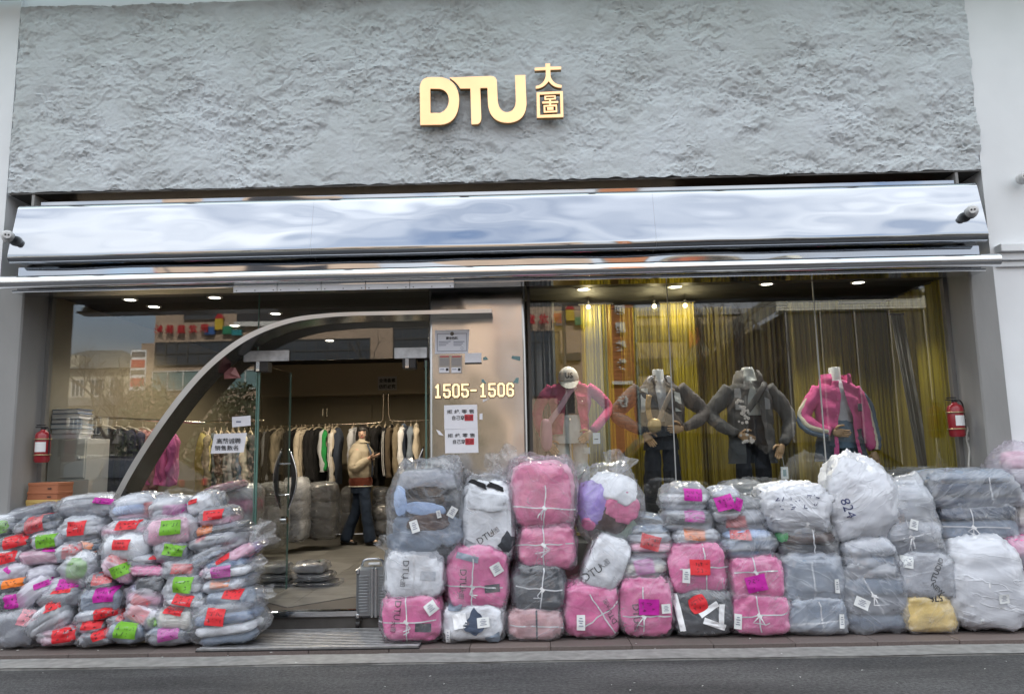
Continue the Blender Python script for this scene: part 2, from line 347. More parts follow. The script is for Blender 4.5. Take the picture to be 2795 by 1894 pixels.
# interior floor of large slanted tiles
m = MB(); m.box(-4.46, 3.94, -.165, 6.3, -.04, FZ-.006); fl = struct('shop_floor', m, mat('floor_grout', (.10, .09, .08), .8))
M_ft = [mat('floor_tile_%d' % k, c, .38, var=.22, vscale=3.5, stretch=(1, 3, 1), rvar=.12) for k, c in enumerate(((.18, .18, .175), (.155, .155, .15), (.20, .20, .195)))]
tw, tl = .30, .90
for i in range(-8, 9):
    for j in range(-6, 16):
        cx, cy2 = -1.7+i*tl*.7071*1.0, .05+j*tw*1.4142
        sgn = 1 if i % 2 == 0 else -1
        if not (-3.9 < cx < -.1 and .3 < cy2 < 5.9): continue
        q = [(-tl/2, -tw/2), (tl/2, -tw/2), (tl/2, tw/2), (-tl/2, tw/2)]
        # chevron pieces: sheared so that rows meet on straight lines
        pts = [(cx+a*.7071, cy2+b*1.4142+sgn*a*.7071) for a, b in q]; e = .002
        m = MB(); n = 4
        pts = [(cx+(px_-cx)*.994, cy2+(py_-cy2)*.994) for px_, py_ in pts]
        m.prism(pts, FZ-.005, FZ, axis='z'); m.build('floor_tile', M_ft[rnd.randrange(3)], fl, recalc=True)
# plinth and threshold
struct('threshold', MB().box(-4.2, 3.73, -.20, -.166, -.02, .095, ch=.004), mat('plinth_stone', (.09, .085, .08), .5, var=.2, vscale=9))
thr = tag(MB().box(-2.36, -.82, -.225, -.167, .095, .152, ch=.012).build('threshold_bar', M_chrome, smooth=True, angle=35), 'polished steel sill bar across the foot of the shop doorway', 'sill')
# soffit over the glass
struct('soffit', MB().box(-4.224, 3.734, FY+.05, .06, 2.845, 2.955), M_dark)
# --- rough stone fascia: six panels
M_stone = mat('cleft_stone', (.36, .375, .375), .85, var=.13, vscale=5, bump=.9, bscale=34, bdist=.012, detail=9, coords='Generated')
def stone_mat():
    m = bpy.data.materials.new('cleft_stone_face'); N, L = nt(m); b = N['Principled BSDF']; b.inputs['Roughness'].default_value = .9; b.inputs['Specular IOR Level'].default_value = .25
    t = N.new('ShaderNodeTexCoord'); n = N.new('ShaderNodeTexNoise'); n.inputs['Scale'].default_value = 1.1; n.inputs['Detail'].default_value = 8; n.inputs['Roughness'].default_value = .65
    r = N.new('ShaderNodeValToRGB'); r.color_ramp.elements[0].position = .33; r.color_ramp.elements[0].color = (.475, .505, .51, 1); r.color_ramp.elements[1].position = .64; r.color_ramp.elements[1].color = (.58, .62, .65, 1)
    n2 = N.new('ShaderNodeTexNoise'); n2.inputs['Scale'].default_value = 40; n2.inputs['Detail'].default_value = 8; n2.inputs['Distortion'].default_value = 1.2; n2.inputs['Roughness'].default_value = .7
    mp = N.new('ShaderNodeMapping'); mp.inputs['Scale'].default_value = (.6, 1, 1.3); mp.inputs['Rotation'].default_value = (0, .35, 0)
    bp = N.new('ShaderNodeBump'); bp.inputs['Strength'].default_value = .38; bp.inputs['Distance'].default_value = .010
    L.new(t.outputs['Object'], n.inputs['Vector']); L.new(t.outputs['Object'], mp.inputs['Vector']); L.new(mp.outputs[0], n2.inputs['Vector'])
    L.new(n.outputs['Fac'], r.inputs['Fac']); L.new(r.outputs['Color'], b.inputs['Base Color']); L.new(n2.outputs['Fac'], bp.inputs['Height']); L.new(bp.outputs['Normal'], b.inputs['Normal'])
    return m
M_stone = stone_mat()
st = empty('stone_fascia', (-.25, FY, 3.7), label='rough grey cleft-stone fascia above the shop, gold letters on it', cat='stone cladding')
def stone_height(p):
    "cleft rock: flat flakes that break off along jagged edges, at several sizes, with patches left smooth"
    def flakes(sc, o, n, an, rough_):
        w = np.stack([fbm(p, sc*1.7, o+1, 3), p[:, 1]*0, fbm(p, sc*1.7, o+5, 3)], 1)*(rough_/sc)
        c, s_ = cos(an), sin(an); q = p+w; q = np.stack([(q[:, 0]*c-q[:, 2]*s_)*.62, q[:, 1], (q[:, 0]*s_+q[:, 2]*c)*1.25], 1)
        a = fbm(q, sc, o, 3, .55)*n; t = np.floor(a); f = a-t
        return (t+np.clip((f-.86)/.14, 0, 1)-f*.55)/n
    m1 = np.clip(fbm(p, 1.5, 31, 3)*1.5+.62, .0, 1); m2 = np.clip(fbm(p, 2.3, 37, 3)*1.7+.55, .08, 1)
    return flakes(1.3, 2, 4, .35, .30)*.022*(.25+.75*m1)+flakes(3.6, 9, 3, -.25, .38)*.020*m2+flakes(8.0, 17, 2.5, .15, .42)*.015*(.15+.85*m1)+flakes(17., 27, 2., -.1, .45)*.006*(.3+.7*m2)+fbm(p, 30, 21, 2)*.0015
xs = [-4.435, -1.43, 1.52, 3.94]; zs = [3.70, 4.838, 5.43]
for i in range(3):
    for j in range(2):
        x0, x1, z0, z1 = xs[i]+.0002, xs[i+1]-.0002, zs[j]+.0002, zs[j+1]-.0002
        nx, nz_ = int((x1-x0)/.0088), int((z1-z0)/.0088)
        X, Z = np.meshgrid(np.linspace(x0, x1, nx), np.linspace(z0, z1, nz_)); p = np.stack([X.ravel(), X.ravel()*0, Z.ravel()], 1)
        h = stone_height(p)
        ed = np.minimum.reduce([p[:, 0]-x0, x1-p[:, 0], p[:, 2]-z0, z1-p[:, 2]]); h = h-np.clip(1-ed/.004, 0, 1)*.001
        xj = p[:, 0].copy()
        if i == 0: xj -= np.clip(1-(p[:, 0]-x0)/.05, 0, 1)*(.018*pn(p, 9, 3))
        if i == 2: xj += np.clip(1-(x1-p[:, 0])/.05, 0, 1)*(.018*pn(p, 9, 3))
        zj = p[:, 2].copy()
        if j == 0: zj -= np.clip(1-(p[:, 2]-z0)/.04, 0, 1)*(.012*pn(p, 11, 6))
        V = np.stack([xj, FY-.012-h, zj], 1)
        idx = np.arange(nx*nz_).reshape(nz_, nx)
        F = np.stack([idx[:-1, :-1].ravel(), idx[:-1, 1:].ravel(), idx[1:, 1:].ravel(), idx[1:, :-1].ravel()], 1).tolist()
        # turn the border back into the wall so each panel has thickness
        ring = list(idx[0, :])+list(idx[1:, -1])+list(idx[-1, -2::-1])+list(idx[-2:0:-1, 0]); b0 = len(V)
        back = V[ring].copy(); back[:, 1] = FY+.055; V = np.vstack([V, back]); nr = len(ring)
        F += [(int(ring[(k+1) % nr]), int(ring[k]), b0+k, b0+(k+1) % nr) for k in range(nr)]
        V = V-np.array((-.25, FY, 3.7)); me_o = npmesh('stone_panel', V, F, M_stone, st, smooth=False)
        me_o.data.polygons.foreach_set('use_smooth', [True]*len(me_o.data.polygons)); me_o.data.set_sharp_from_angle(angle=radians(60))
# --- slot with light strip above the steel box
slot = empty('light_slot', (-.25, -.2, 3.55), label='narrow recess with copper board and a strip of small lamps under the stone', cat='light strip')
def pc(m, name, mt, par, **k):
    o = m.build(name, mt, None, **k); o.parent = par
    o.data.transform(Matrix.Translation(-par.location)); return o
pc(MB().box(-4.22, 3.72, -.02, .08, 3.40, 3.698), 'back_board', mat('copper_board', (.25, .11, .035), .5, var=.3, vscale=3), slot)
pc(MB().box(-4.42, 3.92, -.365, -.01, 3.685, 3.699), 'top_board', M_dark, slot)
m = MB()
for k in range(180):
    x = -4.0+k*.030
    m.box(x, x+.012, -.048, -.040, 3.608, 3.616)
pc(m, 'lamp_strip', emission('led_warm', (1, .82, .6), 2.2), slot)
pc(MB().box(-4.15, 3.70, -.039, -.025, 3.600, 3.624), 'strip_holder', M_dark, slot)
pc(MB().box(-4.224, -4.20, -.36, .0, 3.40, 3.684), 'end_plate', M_conc, slot); pc(MB().box(3.71, 3.734, -.36, .0, 3.40, 3.684), 'end_plate', M_conc, slot)
# --- mirror-steel box and the pipe below
box = empty('steel_canopy_box', (-.22, -.5, 2.95), label='long mirror-polished steel box reflecting clouds above the shop windows', cat='canopy box')
prof = [(-.10, 3.525), (-.34, 3.530), (-.49, 3.525)]
for k in range(7):
    a = radians(90-80*k/6); prof.append((-.52-.055*cos(a), 3.470+.055*sin(a)))
prof += [(-.655, 3.075)]
for k in range(9):
    a = radians(-10-150*k/8)-radians(0); prof.append((-.605-.052*cos(a+radians(0))*1.0, 3.06+.06*sin(a)))
prof += [(-.44, 3.00), (-.30, 3.00), (-.10, 3.02)]
cuts = [-4.195, -1.71, 1.095, 3.755]
rr = np.random.RandomState(3)
for i in range(3):
    x0, x1 = cuts[i]+.0005, cuts[i+1]-.0005; nxx = 60; V = []; F = []
    for k in range(nxx):
        x = x0+(x1-x0)*k/(nxx-1)
        for (yy, zz) in prof: V.append((x, yy, zz))
    V = np.array(V); n = len(prof)
    face = np.clip((V[:, 2]-3.08)/.06, 0, 1)*np.clip((3.48-V[:, 2])/.05, 0, 1)*(V[:, 1] < -.5)
    V[:, 1] += face*.003*pn(V*np.array((1.1, 0, 2.0)), 1.6, 3)
    F = [(k*n+j, k*n+j+1, (k+1)*n+j+1, (k+1)*n+j) for k in range(nxx-1) for j in range(n-1)]
    F.append(tuple(range(n))) if i == 0 else None
    if i == 2: F.append(tuple(range((nxx-1)*n+n-1, (nxx-1)*n-1, -1)))
    V = V-np.array(box.location); o = npmesh('steel_panel', V, F, M_mirror, box)
    o.data.set_sharp_from_angle(angle=radians(50))
pc(MB().box(-4.10, 3.66, -.425, -.405, 3.531, 3.592, ch=.004), 'top_plate', M_mirror, box)
pip = empty('steel_pipe', (-.2, -.62, 2.84), label='horizontal round polished steel pipe running below the mirror box', cat='pipe')
for x0, x1 in ((-4.275, 1.10), (1.104, 3.83)):
    pc(MB().tube([(x0, -.62, 2.845), (x1, -.62, 2.845)], .052, n=28), 'pipe_length', M_chrome, pip, smooth=True, angle=40)
pc(MB().box(-4.20, 3.76, -.50, -.485, 2.80, 3.0), 'back_plate', M_mirror, pip)
pc(MB().box(-4.20, 3.76, -.56, -.36, 2.776, 2.795), 'under_plate', M_chrome, pip)
pc(MB().tube([(1.07, -.62, 2.845), (1.13, -.62, 2.845)], .0545, n=28), 'sleeve_joint', M_chrome, pip, smooth=True, angle=40)
# overhead canopy edge above the stone (top left of the view)
M_frost = glass_mat('frosted_green_pane', (.78, .84, .82), f=1.0)
cn = empty('overhead_canopy', (0, -.9, 5.6), label='grey steel beams of a frosted glass canopy above the stone fascia', cat='canopy')
pc(MB().box(-12, 12, -.50, -.42, 5.47, 5.56), 'wall_beam', mat('grey_beam_paint', (.42, .43, .43), .5, var=.1), cn)
for x in (-4.9, -3.62, -2.0, -.6, .8, 2.2, 3.6, 5.0):
    pc(MB().box(x-.04, x+.04, -1.45, -.501, 5.50, 5.62), 'cross_beam', _mats['grey_beam_paint'], cn)
pc(MB().box(-12, 12, -1.45, -.35, 5.63, 5.645), 'canopy_pane', M_frost, cn)
# --- glazing
def pane(name, x0, x1, z0, z1, label, par=None, y=0.0):
    o = MB().box(x0, x1, y-.005, y+.005, z0, z1).build(name, M_glass, par)
    if label: tag(o, label, 'window')
    return o
pane('window_pane', -4.222, -2.345, FZ+.02, 2.843, 'large clear shop window left of the door, behind the steel arch')
pane('transom_pane', -2.341, -.83, 2.235, 2.843, 'glass pane above the double doors')
for a, b, l in ((.045, 1.284, 'shop window pane next to the steel column, in front of the pink denim mannequin'), (1.288, 2.570, 'middle pane of the right shop window'), (2.574, 3.70, 'rightmost shop window pane beside the right pier')):
    pane('window_pane', a, b, FZ+.02, 2.843, l)
M_seal = mat('glass_edge_green', (.10, .20, .17), .25)
for x in (1.286, 2.572, -2.343):
    tag(MB().box(x-.004, x+.004, -.008, .008, FZ+.02, 2.843).build('glass_joint', M_seal if x < 0 else mat('silicone_joint', (.35, .36, .36), .5)), {1.286: 'thin silicone joint between first and middle right panes', 2.572: 'thin silicone joint before the rightmost pane', -2.343: 'greenish glass edge left of the doorway'}[x], 'glass joint')
M_frame = mat('window_frame_paint', (.17, .168, .16), .6, var=.1)
for x0, x1, l in ((3.70, 3.734, 'dark frame strip at the right end of the shop window'), (-4.224, -4.19, 'dark frame strip at the left end of the shop window')):
    tag(MB().box(x0, x1, -.03, .03, FZ, 2.844).build('window_frame', M_frame), l, 'frame')
# transom patch fittings and door leaves
def door(x, ang, label, sgn):
    d = empty('glass_door', (x, 0, FZ), (0, 0, ang), label=label, cat='door')
    w = .745*sgn; x0, x1 = min(0, w), max(0, w)
    MB().box(x0, x1, -.006, .006, .02, 2.06).build('pane', M_glass, d)
    e = MB(); e.box(w-.004, w+.004, -.007, .007, .02, 2.06); e.build('glass_edge', M_seal, d)
    MB().box(-.006, .006, -.008, .008, .02, 2.06).build('hinge_edge', M_seal, d)
    MB().box(min(0, sgn*.16), max(0, sgn*.16), -.018, .018, 2.0, 2.075, ch=.004).build('top_clamp', M_black, d)
    MB().box(min(0, sgn*.16), max(0, sgn*.16), -.018, .018, .0, .06, ch=.004).build('bottom_clamp', M_chrome, d)
    for s in (-1, 1):
        xo = w-sgn*.09; outer = [(s*(.035+.075*sin(pi*k/14)), .76+.56*k/14) for k in range(15)]; inner = [(s*(.034+.030*sin(pi*k/14)), .76+.56*k/14) for k in range(13, 0, -1)]
        h = MB(); h.prism(outer+inner, xo-.011, xo+.011, axis='x'); hh = h.build('handle', M_black, d, recalc=True)
        g2 = MB()
        for t in (.22, .78): g2.tube([(w-sgn*.09, 0, .78+.52*t), (w-sgn*.09, s*.07, .78+.52*t)], .009, n=10)
        g2.build('handle_post', M_chrome, hh, smooth=True, angle=40)
        g3 = MB(); g3.tube([(w-sgn*.09, s*(.037+.075*sin(pi*k/14)), .76+.56*k/14) for k in range(15)], .009, n=8); g3.build('handle_trim', M_chrome, hh, smooth=True)
    lk = MB(); lk.lathe([(.03, -.03), (.035, -.025), (.035, .025), (.03, .03)], (w-sgn*.09, 0, .66), 16, axis='y'); lk.build('lock', M_chrome, d, smooth=True, angle=40)
    return d
door(-2.325, radians(86), 'left leaf of the glass double doors, swung inward, with dark curved handles', 1)
door(-.855, radians(-84), 'right leaf of the glass double doors, swung inward beside the column', -1)
for x0, x1, l in ((-2.46, -2.06, 'grubby white door closer plate at the upper left of the doorway'), (-1.13, -.84, 'white door closer plate at the upper right of the doorway')):
    c = empty('door_closer', (x0, -.02, 2.2), label=l, cat='door closer')
    MB().box(0, x1-x0, -.012, .012, .03, .125, ch=.004).build('cover_plate', mat('grubby_white', (.55, .56, .57), .5, var=.25, vscale=12), c)
    MB().box((.10 if x0 < -2 else x1-x0-.22), (.22 if x0 < -2 else x1-x0-.10), -.02, .10, -.06, .028, ch=.006).build('hinge_clamp', M_black, c)
    MB().box((.12 if x0 < -2 else x1-x0-.19), (.15 if x0 < -2 else x1-x0-.16), -.028, -.021, -.055, .025).build('clamp_plate', M_chrome, c)
# --- steel-clad column
cl = empty('steel_column', (-.40, -.03, FZ), label='wide bronze brushed-steel column between the doors and the right window', cat='column')
pts = []
x0, x1, yf, yb = -.825, .032, -.075, .10
for (cx, cy2, a0) in ((x0+.04, yf+.04, 180), (x1-.04, yf+.04, 270)):
    for k in range(9): a = radians(a0+90*k/8); pts.append((cx+.04*cos(a), cy2+.04*sin(a)))
pts += [(x1, yb), (x0, yb)]
nz_ = 40; V = []; F = []
for k in range(nz_):
    z = FZ+(2.84-FZ)*k/(nz_-1)
    for a, b in pts: V.append((a+.40, b+.03, z-FZ))
n = len(pts)
F = [(k*n+j, k*n+(j+1) % n, (k+1)*n+(j+1) % n, (k+1)*n+j) for k in range(nz_-1) for j in range(n)]
o = npmesh('cladding', V, F, M_brush, cl); o.data.set_sharp_from_angle(angle=radians(50))
MB().box(.445, .47, -.02, .05, .0, 2.69).build('edge_trim', M_dark, cl)
# --- curved steel arch in front of the left window, its bar running on across the column
arch_px = [(300, 1400), (318, 1358), (352, 1293), (395, 1222), (440, 1155), (492, 1085), (548, 1020), (605, 968), (668, 924), (735, 893), (805, 872), (880, 862), (960, 857), (1100, 853), (1220, 851), (1342, 849)]
ap = [P(a, b, -.33) for a, b in arch_px]; ap = [Vector((q.x, 0, q.z)) for q in ap]
zc = sum(q.z for q in ap[-4:])/4
for k in range(-4, 0): ap[k].z = zc
d0 = (ap[0]-ap[1]).normalized(); ap = [ap[0]+d0*.9, ap[0]+d0*.45]+ap
nrm = []
for k in range(len(ap)):
    t = (ap[min(k+1, len(ap)-1)]-ap[max(k-1, 0)]).normalized(); nrm.append(Vector((-t.z, 0, t.x)))
def smooth_path(pts, n=4):
    out = []
    for k in range(len(pts)-1):
        p0, p1, p2, p3 = pts[max(k-1, 0)], pts[k], pts[k+1], pts[min(k+2, len(pts)-1)]
        for j in range(n):
            t = j/n; out.append(.5*((2*p1)+(p2-p0)*t+(2*p0-5*p1+4*p2-p3)*t*t+(3*p1-p0-3*p2+p3)*t**3))
    return out+[pts[-1]]
ap = smooth_path(ap, 4)
ae = empty('steel_arch', (-2.5, -.2, 0), label='sweeping curved grey steel arch rising over the doorway and ending across the column', cat='arch')
V = []; F = []
tk = .050
for k in range(len(ap)):
    t = (ap[min(k+1, len(ap)-1)]-ap[max(k-1, 0)]).normalized(); nr_ = Vector((-t.z, 0, t.x)); s = k/(len(ap)-1)
    h = tk*(1.0-.35*min(1, max(0, (s-.55)/.25)))/2; dp = -.012 if True else 0
    yb = -.012 if ap[k].x < -.80 else -.082
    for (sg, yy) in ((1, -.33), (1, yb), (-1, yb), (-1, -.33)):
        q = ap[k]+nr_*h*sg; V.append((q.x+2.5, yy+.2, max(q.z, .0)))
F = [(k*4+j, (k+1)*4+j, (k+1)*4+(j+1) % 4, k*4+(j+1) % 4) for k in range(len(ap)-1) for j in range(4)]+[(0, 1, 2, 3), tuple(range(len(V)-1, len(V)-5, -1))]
me_ = MB(); me_.add(V, F); me_.m = [1 if k < 4*(len(ap)-1) and k % 4 == 3 else 0 for k in range(len(F))]; me_.build('arch_band', [M_arch_shade, M_arch], ae, smooth=True, angle=40, recalc=True)
# --- perforated white strip under the pipe
M_strip = mat('white_powder_coat', (.62, .63, .66), .45, var=.08, vscale=5)
pa, pb = P(640, 784, -.56), P(1240, 768, -.56)
ps = empty('strip_lamp_rail', (pa.x, -.56, 2.70), label='white perforated metal rail in five lengths hanging above the doors', cat='rail')
L5 = (pb.x-pa.x)/5; zt = (pa.z+pb.z)/2-2.70
for k in range(5):
    r = MB(); r.box(k*L5+.003, (k+1)*L5-.003, -.03, -.022, zt-.055, zt-.005); r.box(k*L5+.003, (k+1)*L5-.003, -.022, .06, zt-.012, zt-.005)
    rp_ = r.build('rail_length', M_strip, ps)
    for q in (.03, L5/2, L5-.03): MB().lathe([(.004, -.0335), (.005, -.0305)], (k*L5+q, 0, zt-.042), 8, axis='y').build('screw', M_black, rp_)
    MB().box(k*L5+.003, (k+1)*L5-.003, -.022, -.015, zt-.004, zt+.03).build('upper_flange', M_chrome, rp_)
# --- floor grating mat
gp = empty('entrance_grating', (-1.6, -.55, 0), label='slatted metal entrance mat lying on the pavement before the door', cat='door mat')
A, B_, Cc, Dd = PZ(553, 1779), PZ(1130, 1777), PZ(735, 1706), PZ(1010, 1700)
gx0, gx1, gy0, gy1 = -2.42, -.80, -.90, -.24
ns = 13
M_slat = mat('alu_slat', (.42, .42, .43), .35, metal=.9, var=.2, vscale=20)
for k in range(ns):
    y = gy0+(gy1-gy0)*(k+.25)/ns; w = (gy1-gy0)/ns
    MB().box(gx0+1.6, gx1+1.6, y+.55-w*.22, y+.55+w*.2, .004, .020+(.004 if k == 0 else 0), ch=.002).build('slat', M_slat, gp)
MB().box(gx0+1.595, gx1+1.605, gy0+.545, gy1+.555, .0025, .008).build('rubber_base', mat('black_rubber', (.012, .012, .014), .8), gp)
# ================================================================== plastic-wrapped clothes
def film_mat(name, col=(.80, .83, .88), base=.30, streak=.42, rough=.13, bmp=.55, tint=(.93, .94, .96)):
    m = bpy.data.materials.new(name); N, L = nt(m); N.clear()
    o = N.new('ShaderNodeOutputMaterial'); tr = N.new('ShaderNodeBsdfTransparent'); pb = N.new('ShaderNodeBsdfPrincipled'); tl = N.new('ShaderNodeBsdfTranslucent'); x1 = N.new('ShaderNodeMixShader'); x2 = N.new('ShaderNodeMixShader')
    tr.inputs['Color'].default_value = (*tint, 1); pb.inputs['Base Color'].default_value = (*col, 1); pb.inputs['Roughness'].default_value = rough; pb.inputs['Specular IOR Level'].default_value = .3
    tl.inputs['Color'].default_value = (*col, 1); x1.inputs[0].default_value = .45
    t = N.new('ShaderNodeTexCoord'); oi = N.new('ShaderNodeObjectInfo'); ad = N.new('ShaderNodeVectorMath'); ad.operation = 'ADD'
    cb = N.new('ShaderNodeCombineXYZ'); mu = N.new('ShaderNodeMath'); mu.operation = 'MULTIPLY'; mu.inputs[1].default_value = 37.0
    L.new(oi.outputs['Random'], mu.inputs[0]); L.new(mu.outputs[0], cb.inputs[0]); L.new(mu.outputs[0], cb.inputs[2]); L.new(t.outputs['Object'], ad.inputs[0]); L.new(cb.outputs[0], ad.inputs[1])
    vr = N.new('ShaderNodeVectorRotate'); vr.rotation_type = 'Y_AXIS'; an = N.new('ShaderNodeMath'); an.operation = 'MULTIPLY_ADD'; an.inputs[1].default_value = 97.0; L.new(oi.outputs['Random'], an.inputs[0]); si = N.new('ShaderNodeMath'); si.operation = 'SINE'; L.new(an.outputs[0], si.inputs[0]); an2 = N.new('ShaderNodeMath'); an2.operation = 'MULTIPLY'; an2.inputs[1].default_value = .75; L.new(si.outputs[0], an2.inputs[0])
    L.new(ad.outputs[0], vr.inputs['Vector']); L.new(an2.outputs[0], vr.inputs['Angle'])
    mp = N.new('ShaderNodeMapping'); mp.inputs['Scale'].default_value = (.9, 1, 3.0); L.new(vr.outputs[0], mp.inputs['Vector'])
    n1 = N.new('ShaderNodeTexNoise'); n1.inputs['Scale'].default_value = 2.7; n1.inputs['Detail'].default_value = 3; n1.inputs['Distortion'].default_value = .9; L.new(mp.outputs[0], n1.inputs['Vector'])
    rg = N.new('ShaderNodeMath'); rg.operation = 'SUBTRACT'; rg.inputs[1].default_value = .5; ab = N.new('ShaderNodeMath'); ab.operation = 'ABSOLUTE'; L.new(n1.outputs['Fac'], rg.inputs[0]); L.new(rg.outputs[0], ab.inputs[0])
    rid = N.new('ShaderNodeMapRange'); rid.inputs['From Min'].default_value = 0; rid.inputs['From Max'].default_value = .030; rid.inputs['To Min'].default_value = 1; rid.inputs['To Max'].default_value = 0; L.new(ab.outputs[0], rid.inputs['Value'])
    n2 = N.new('ShaderNodeTexNoise'); n2.inputs['Scale'].default_value = 4; n2.inputs['Detail'].default_value = 3; L.new(ad.outputs[0], n2.inputs['Vector'])
    cl_ = N.new('ShaderNodeMapRange'); cl_.inputs['From Min'].default_value = .42; cl_.inputs['From Max'].default_value = .72; cl_.inputs['To Min'].default_value = 0; cl_.inputs['To Max'].default_value = 1; L.new(n2.outputs['Fac'], cl_.inputs['Value'])
    lw = N.new('ShaderNodeLayerWeight'); lw.inputs['Blend'].default_value = .35
    s1 = N.new('ShaderNodeMath'); s1.operation = 'MULTIPLY_ADD'; s1.inputs[1].default_value = streak*.38; s1.inputs[2].default_value = base; L.new(rid.outputs[0], s1.inputs[0])
    s2 = N.new('ShaderNodeMath'); s2.operation = 'MULTIPLY_ADD'; s2.inputs[1].default_value = streak*.75; L.new(cl_.outputs[0], s2.inputs[0]); L.new(s1.outputs[0], s2.inputs[2])
    s3 = N.new('ShaderNodeMath'); s3.operation = 'MULTIPLY_ADD'; s3.inputs[1].default_value = .20; s3.use_clamp = True; L.new(lw.outputs['Facing'], s3.inputs[0]); L.new(s2.outputs[0], s3.inputs[2])
    bp = N.new('ShaderNodeBump'); bp.inputs['Strength'].default_value = bmp; bp.inputs['Distance'].default_value = .035*bmp
    n3 = N.new('ShaderNodeTexNoise'); n3.inputs['Scale'].default_value = 3.4; n3.inputs['Detail'].default_value = 2.5; n3.inputs['Distortion'].default_value = .8; L.new(mp.outputs[0], n3.inputs['Vector'])
    sm = N.new('ShaderNodeMath'); sm.operation = 'MULTIPLY_ADD'; sm.inputs[1].default_value = .22; L.new(rid.outputs[0], sm.inputs[0]); L.new(n3.outputs['Fac'], sm.inputs[2]); L.new(sm.outputs[0], bp.inputs['Height'])
    L.new(bp.outputs['Normal'], pb.inputs['Normal'])
    L.new(pb.outputs[0], x1.inputs[1]); L.new(tl.outputs[0], x1.inputs[2]); L.new(s3.outputs[0], x2.inputs[0]); L.new(tr.outputs[0], x2.inputs[1]); L.new(x1.outputs[0], x2.inputs[2])
    gl = N.new('ShaderNodeBsdfGlossy'); gl.inputs['Roughness'].default_value = rough; gl.inputs['Color'].default_value = (1, 1, 1, 1); L.new(bp.outputs['Normal'], gl.inputs['Normal'])
    lw2 = N.new('ShaderNodeLayerWeight'); lw2.inputs['Blend'].default_value = .5; L.new(bp.outputs['Normal'], lw2.inputs['Normal']); pw = N.new('ShaderNodeMath'); pw.operation = 'POWER'; pw.inputs[1].default_value = 2.2; L.new(lw2.outputs['Facing'], pw.inputs[0])
    fa = N.new('ShaderNodeMath'); fa.operation = 'MULTIPLY_ADD'; fa.inputs[1].default_value = .45; fa.inputs[2].default_value = .055; fa.use_clamp = True; L.new(pw.outputs[0], fa.inputs[0])
    x3 = N.new('ShaderNodeMixShader'); L.new(fa.outputs[0], x3.inputs[0]); L.new(x2.outputs[0], x3.inputs[1]); L.new(gl.outputs[0], x3.inputs[2]); L.new(x3.outputs[0], o.inputs['Surface'])
    return m
FILM = {'clear': film_mat('clear_film', base=.08, streak=.28), 'milky': film_mat('milky_film', base=.24, streak=.36), 'lilac': film_mat('lilac_film', (.83, .80, .89), base=.30, streak=.42), 'white': film_mat('white_bag_film', (.88, .90, .95), base=.84, streak=.15, bmp=.65, rough=.3, tint=(.9, .92, .96)),
        'tail': film_mat('loose_film', (.82, .84, .88), base=.16, streak=.36)}
CO = dict(grey=(.24, .25, .28), dgrey=(.06, .065, .075), black=(.018, .018, .02), navy=(.07, .09, .135), denim=(.14, .20, .31), white=(.84, .85, .87), cream=(.68, .64, .54), pink=(.78, .17, .38), lpink=(.80, .40, .52), dpink=(.58, .33, .34),
          lilac=(.38, .27, .68), sage=(.36, .44, .36), brown=(.10, .06, .05), yellow=(.80, .58, .20), lyellow=(.78, .68, .28), lblue=(.35, .48, .72), lgrey=(.54, .56, .60), heather=(.46, .47, .50), slate=(.23, .28, .35), green=(.03, .38, .09), khaki=(.25, .21, .15), hot=(.78, .22, .38))
M_sticker = {k: mat('sticker_'+k, c, .55, var=.10, vscale=14, bump=.5, bscale=22, bdist=.01) for k, c in dict(red=(.66, .022, .032), green=(.16, .42, .025), magenta=(.50, .012, .32), orange=(.80, .20, .02), rose=(.85, .24, .30)).items()}
M_string = mat('white_string', (.75, .75, .76), .6)
M_tag = mat('white_card_tag', (.74, .76, .76), .6)
M_tagp = mat('tag_print', (.22, .24, .32), .6)
def spow(a, e): return np.sign(a)*np.abs(a)**e
